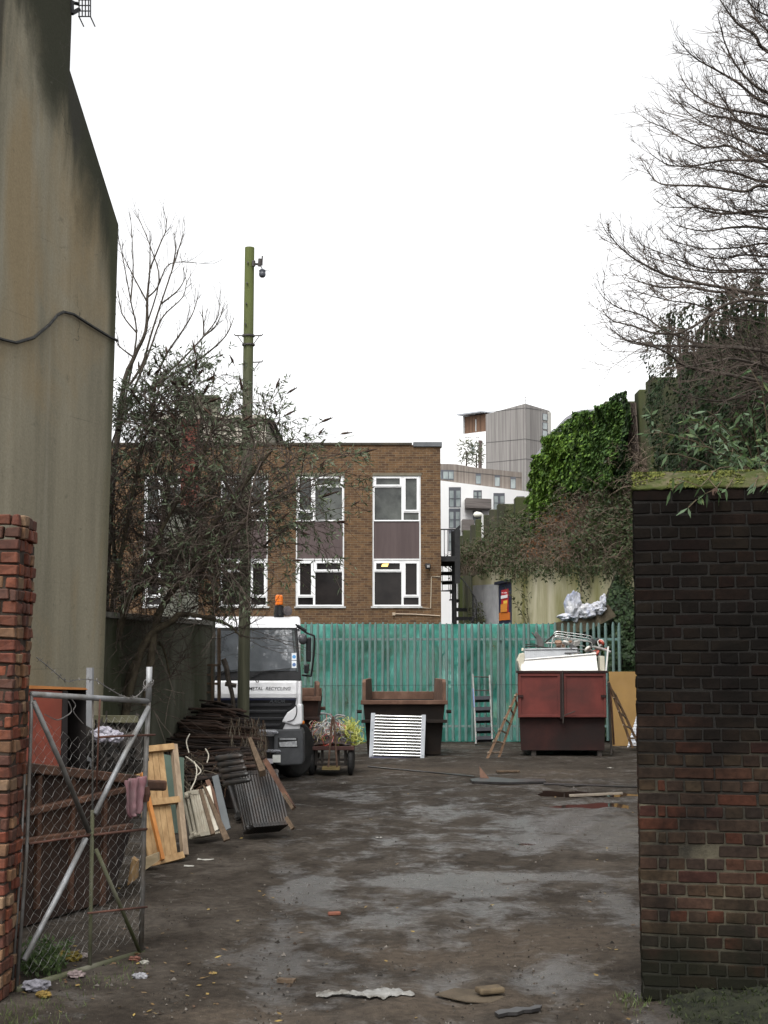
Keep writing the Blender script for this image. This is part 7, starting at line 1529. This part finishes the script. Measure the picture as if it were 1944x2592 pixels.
# ---- heap of cut cable
def cable_heap():
    random.seed(3); hm = MB(); n = 24; rows = []
    TOPX = [400, 430, 480, 515, 560, 610, 645, 668, 690]; TOPY = [1905, 1850, 1795, 1768, 1768, 1790, 1830, 1880, 1960]
    for j in range(9):
        v = j / 8; row = []
        for i in range(n + 1):
            px = 400 + 285 * i / n; y = np.interp(px, TOPX, TOPY) + 14; Y = 18.6 + 2.4 * v; z = P(px, y, 20.8).z * v; p = P(px, 1660, Y); row.append(Vector((p.x, Y, max(-.02, z) + .05 * noise.noise((i * .5, j, 1)))))
        rows.append(row)
    hm.sheet(rows); tag(hm.build('cable_mound', mat('dark_cable_mass', (.012, .009, .008), (.030, .020, .015), 14, .9, bump=.8), norm=False, smooth=True), 'dark core of the big heap of old cable beside the lorry', 'cable heap', kind='stuff')
    cm = [mat('cable_brown', (.026, .018, .014), (.056, .040, .031), 12, .85), mat('cable_dark', (.016, .012, .011), (.034, .026, .022), 12, .85), mat('cable_rusty', (.038, .023, .017), (.070, .044, .033), 12, .85)]
    k = 0
    while k < 170:
        v = rnd() ** .8; y = 1764 + v * 215; xl = np.interp(y, [1764, 1800, 1850, 1900, 1980], [515, 475, 432, 415, 440]) + ru(-8, 30); xr = np.interp(y, [1764, 1790, 1830, 1880, 1980], [575, 625, 652, 672, 660]) - ru(0, 90) * (1 if rnd() < .6 else .2)
        if xr - xl < 30: continue
        Y = 20.9 - 2.6 * v - ru(0, .35); sl = ru(.0, .2) if v < .6 else ru(-.12, .18); xl += ru(-10, 40); y += ru(-4, 8); pts = []
        for i in range(7):
            u = i / 6; x = xl + (xr - xl) * u; pts.append(P(x, y + sl * (x - xl) + 3 * noise.noise((u * 2.5, k, 1)) + (6 * max(0, u - .85) / .15 * rnd()), Y - .5 * u + .05 * noise.noise((k, u * 2, 3))))
        q = MB(); r = ru(.009, .026); q.tube(pts, [r] * 6 + [r * .9], 6); o = q.build('cut_cable', cm[k % 3], smooth=True, norm=False); tag(o, 'length of dark brown cable in the big heap beside the lorry', 'cable', 'cut cables piled in the heap beside the lorry'); k += 1
    q = MB()
    for _ in range(330):
        if rnd() < .62: px, py = ru(585, 672), ru(1815, 1925); dx = ru(-10, 14); L = ru(40, 95); dz = 1
        else: px, py = ru(440, 590), ru(1890, 1985); dx = ru(-40, 40); L = ru(15, 50); dz = 1
        Y = 20.2 - 1.9 * (py - 1790) / 190 - .25 - ru(0, .35); a = P(px, py, Y); b = P(px + dx, py + L * .5, Y - .08); c = P(px + dx * 1.3 + ru(-6, 6), py + L, Y - .1)
        q.tube(bez(a, b + rv() * .04, c, 5), ru(.003, .0065), 4, cap=False)
    tag(q.build('frayed_strands', islandmat('frayed_strand', [(.060, .048, .036), (.11, .09, .068), (.035, .026, .020), (.16, .14, .11), (.08, .05, .035)], bump=.1), uv=False, norm=False), 'pale frayed strands hanging from the ends of the cable heap', 'cable strands', kind='stuff')
    for k, l in enumerate(([(480, 1858), (472, 1875), (474, 1890), (478, 1905)], [(492, 1928), (498, 1950), (494, 1975), (482, 2000)], [(520, 1895), (528, 1912), (524, 1930)], [(470, 1915), (488, 1928), (508, 1950), (500, 1962)])):
        q = MB(); q.tube(crv([P(x, y, 18.0 - (y - 1858) * .012) for x, y in l], 5), .009, 6); tag(q.build('white_cable', flat('dirty_white_cable', (.36, .33, .27), .6), smooth=True), ('upper curl', 'long lower curl', 'right hand curl', 'looped left end')[k] + ' of white cable in front of the dark cable heap', 'cable')
cable_heap()

# ---- bits on the ground
def ground_bits():
    def slab(name, pxs, lb, mt, cat, h=.02, z=.012, wav=0):
        q = MB(); pts = [G(x, y) + Vector((0, 0, z + wav * noise.noise((x * .1, y * .1, 2)))) for x, y in pxs]; q.prism(pts, (0, 0, h)); o = q.build(name, mt); tag(o, lb, cat)
    DK_ = mat('wet_black_sheet', (.016, .015, .015), (.032, .030, .029), 5, .35)
    slab('broken_sheet', [(1190, 1978), (1235, 1972), (1300, 1978), (1378, 1978), (1382, 1984), (1290, 1987), (1195, 1984)], 'flat black broken sheet lying in front of the red skip', DK_, 'sheet', .03)
    q = MB(); q.prism([G(1216, 1976), G(1244, 1978), G(1226, 1976) + Vector((-.06, .25, .2)), G(1218, 1972) + Vector((-.02, .1, .22))], (0, .03, .01)); tag(q.build('bent_flap', RUSTL), 'bent rusty flap sticking up from the black sheet', 'scrap metal')
    slab('wood_strip', [(1255, 1955), (1312, 1955), (1316, 1957), (1258, 1957)], 'thin dark strip of wood lying left of the red skip', WOOD, 'wood strip', .03)
    slab('long_strip', [(1376, 1985), (1618, 1993), (1618, 1995), (1376, 1988)], 'long dark metal strip lying across the wet ground to the pillar', DK_, 'strip', .012)
    slab('wood_strip', [(930, 1941), (1200, 1966), (1200, 1967.5), (930, 1942.5)], 'long thin brown lath lying on the mud before the rusty skip', DK_, 'wood strip', .006)
    slab('wood_strip', [(1440, 2016), (1575, 2010), (1577, 2013), (1442, 2020)], 'pale thin lath at the edge of the puddle', mat('pale_lath', (.12, .10, .08), (.2, .17, .13), 5, .7), 'wood strip', .02)
    slab('black_rubber_strip', [(1252, 2575), (1268, 2568), (1290, 2567), (1306, 2562), (1340, 2563), (1356, 2557), (1372, 2557), (1368, 2564), (1345, 2569), (1326, 2570), (1310, 2576), (1286, 2576), (1262, 2582)], 'ragged black rubber strip in the near foreground', DK_, 'rubber strip', .018)
    slab('flat_board', [(1100, 2520), (1150, 2504), (1200, 2508), (1262, 2506), (1275, 2528), (1245, 2540), (1180, 2538)], 'half buried pale board in the near foreground mud', mat('muddy_board', (.040, .031, .021), (.080, .062, .042), 4, .9, bump=.6), 'board', .006, .002)
    q = MB(); c = G(1240, 2522) + Vector((0, 0, .02)); q.box(c + Vector((0, 0, .018)), (.16, .10, .035), Matrix.Rotation(R(20), 3, 'Z')); tag(q.build('stone_block', mat('tan_stone', (.055, .040, .025), (.10, .075, .045), 14, .8), bevel=.012), 'small tan stone on the half buried board', 'stone')
    q = MB(); q.box(G(725, 2487) + Vector((0, 0, .012)), (.11, .05, .022), Matrix.Rotation(R(-15), 3, 'Z')); tag(q.build('wood_chip', WOOD), 'square edged dark wood scrap on the wet foreground', 'wood scrap')
    q = MB(); q.box(G(846, 2316) + Vector((0, 0, .012)), (.10, .035, .028), Matrix.Rotation(R(15), 3, 'Z')); tag(q.build('brick_fragment', mat('brick_frag', (.12, .045, .03), (.2, .08, .05), 14, .8), bevel=.008), 'small orange brick fragment lying in mid yard', 'brick fragment')
    # white plastic film
    q = MB(); rows = []; 
    for i in range(91):
        u = i / 90; px = 800 + 250 * u; py = 2525 - 5 * math.sin(u * 3.0) + 9 * noise.noise((u * 3, 1, 1)); w_ = (5 + 11 * math.exp(-((u - .68) / .17) ** 2) + 4 * math.exp(-((u - .1) / .06) ** 2)) * (1 + .45 * noise.noise((u * 14, 3, 3)))
        rows.append([G(px + 6 * noise.noise((u * 4, j, 2)), py + (j / 8 - .5) * w_ * 1.5) + Vector((0, 0, .010 + .020 * abs(noise.noise((u * 9, j * .55, 6))) + .012 * abs(noise.noise((u * 26, j * 1.2, 2))))) for j in range(9)])
    q.sheet(rows); o = q.build('plastic_film', mat('white_film', (.15, .147, .138), (.30, .295, .28), 6, .4, c3=(.06, .052, .04), s3=4, f3=.52), smooth=True, norm=False); tag(o, 'long crumpled strip of white plastic film lying in the foreground', 'plastic film'); s = o.modifiers.new('film', 'SOLIDIFY'); s.thickness = .003
    for k, (px, py, s_, lb) in enumerate(((520, 2178, .05, 'white paper scrap lying below the cream radiator'), (478, 2195, .03, 'tiny cream paper scrap by the foot of the pine panel'), (960, 2122, .025, 'small pale paper scrap alone in the middle of the yard'), (868, 1984, .03, 'tiny white paper scrap before the hand cart'), (1545, 1945, .035, 'white paper scrap at the right of the red skip'))):
        q = MB(); c = G(px, py) + Vector((0, 0, .012)); q.sheet([[c + Vector(((i - 2) * s_ * .8, (j - 1) * s_ * .7, .012 * noise.noise((i * .9 + k, j * .8, k)))) for i in range(5)] for j in range(3)]); o = q.build('paper_scrap', flat('paper_white', (.28, .27, .24), .8), norm=False); tag(o, lb, 'paper'); s2 = o.modifiers.new('paper', 'SOLIDIFY'); s2.thickness = .002
    # bags on the ledge above the fence
    random.seed(8)
    for k, (px, py, sx, sz, lb) in enumerate(((1452, 1535, .20, .36, 'tall white builders bag standing left on the ledge above the fence'), (1482, 1550, .27, .20, 'slumped white bag in the middle of the ledge above the fence'), (1515, 1540, .20, .17, 'bluish white bag at the right end of the ledge above the fence'), (1436, 1562, .22, .10, 'flat white bag at the left foot of the ledge bags'), (1527, 1522, .07, .17, 'small upright white bottle bag above the ledge bags'))):
        bm2 = bmesh.new(); bmesh.ops.create_icosphere(bm2, subdivisions=4, radius=1); c = P(px, py, 33.6); q = MB(); vs = []
        for v in bm2.verts:
            d = 1 + .28 * noise.noise(v.co * 1.6 + Vector((k * 5, 2, 1))) + .16 * noise.noise(v.co * 4 + Vector((k, 1, 5))); vs.append(c + Vector((v.co.x * sx, v.co.y * .25, v.co.z * sz)) * d)
        q.add(vs, [tuple(v.index for v in fc.verts) for fc in bm2.faces]); bm2.free(); tag(q.build('white_bag', mat('builders_bag', (.36, .36, .37), (.54, .54, .55), 2, .8, c3=(.14, .17, .26), s3=3, f3=.55), norm=False), lb, 'bag')
    q = MB(); q.prism(fplane(33.5).pts([(1400, 1578), (1440, 1568), (1500, 1556), (1540, 1530), (1560, 1560), (1480, 1600), (1400, 1600)]), (0, .6, 0)); tag(q.build('ledge', mat('earth_ledge', (.05, .042, .028), (.09, .075, .05), 5, .9, bump=.5)), 'sloping earth and timber ledge carrying the white bags', 'ledge')
ground_bits()

for o in bpy.data.objects:
    if o.parent is not None and o.name.split('.')[0] in ('leaves', 'twigs', 'stems', 'flower_spikes', 'foliage', 'rusty_leaves', 'moss', 'chain_link', 'wire', 'bolt', 'brickwork', 'mortar', 'lettering', 'seam', 'vent_hole', 'limb'):
        if o.name.split('.')[0] in ('leaves', 'twigs', 'stems', 'flower_spikes', 'foliage', 'rusty_leaves', 'moss', 'wire', 'limb'): o['kind'] = 'stuff'
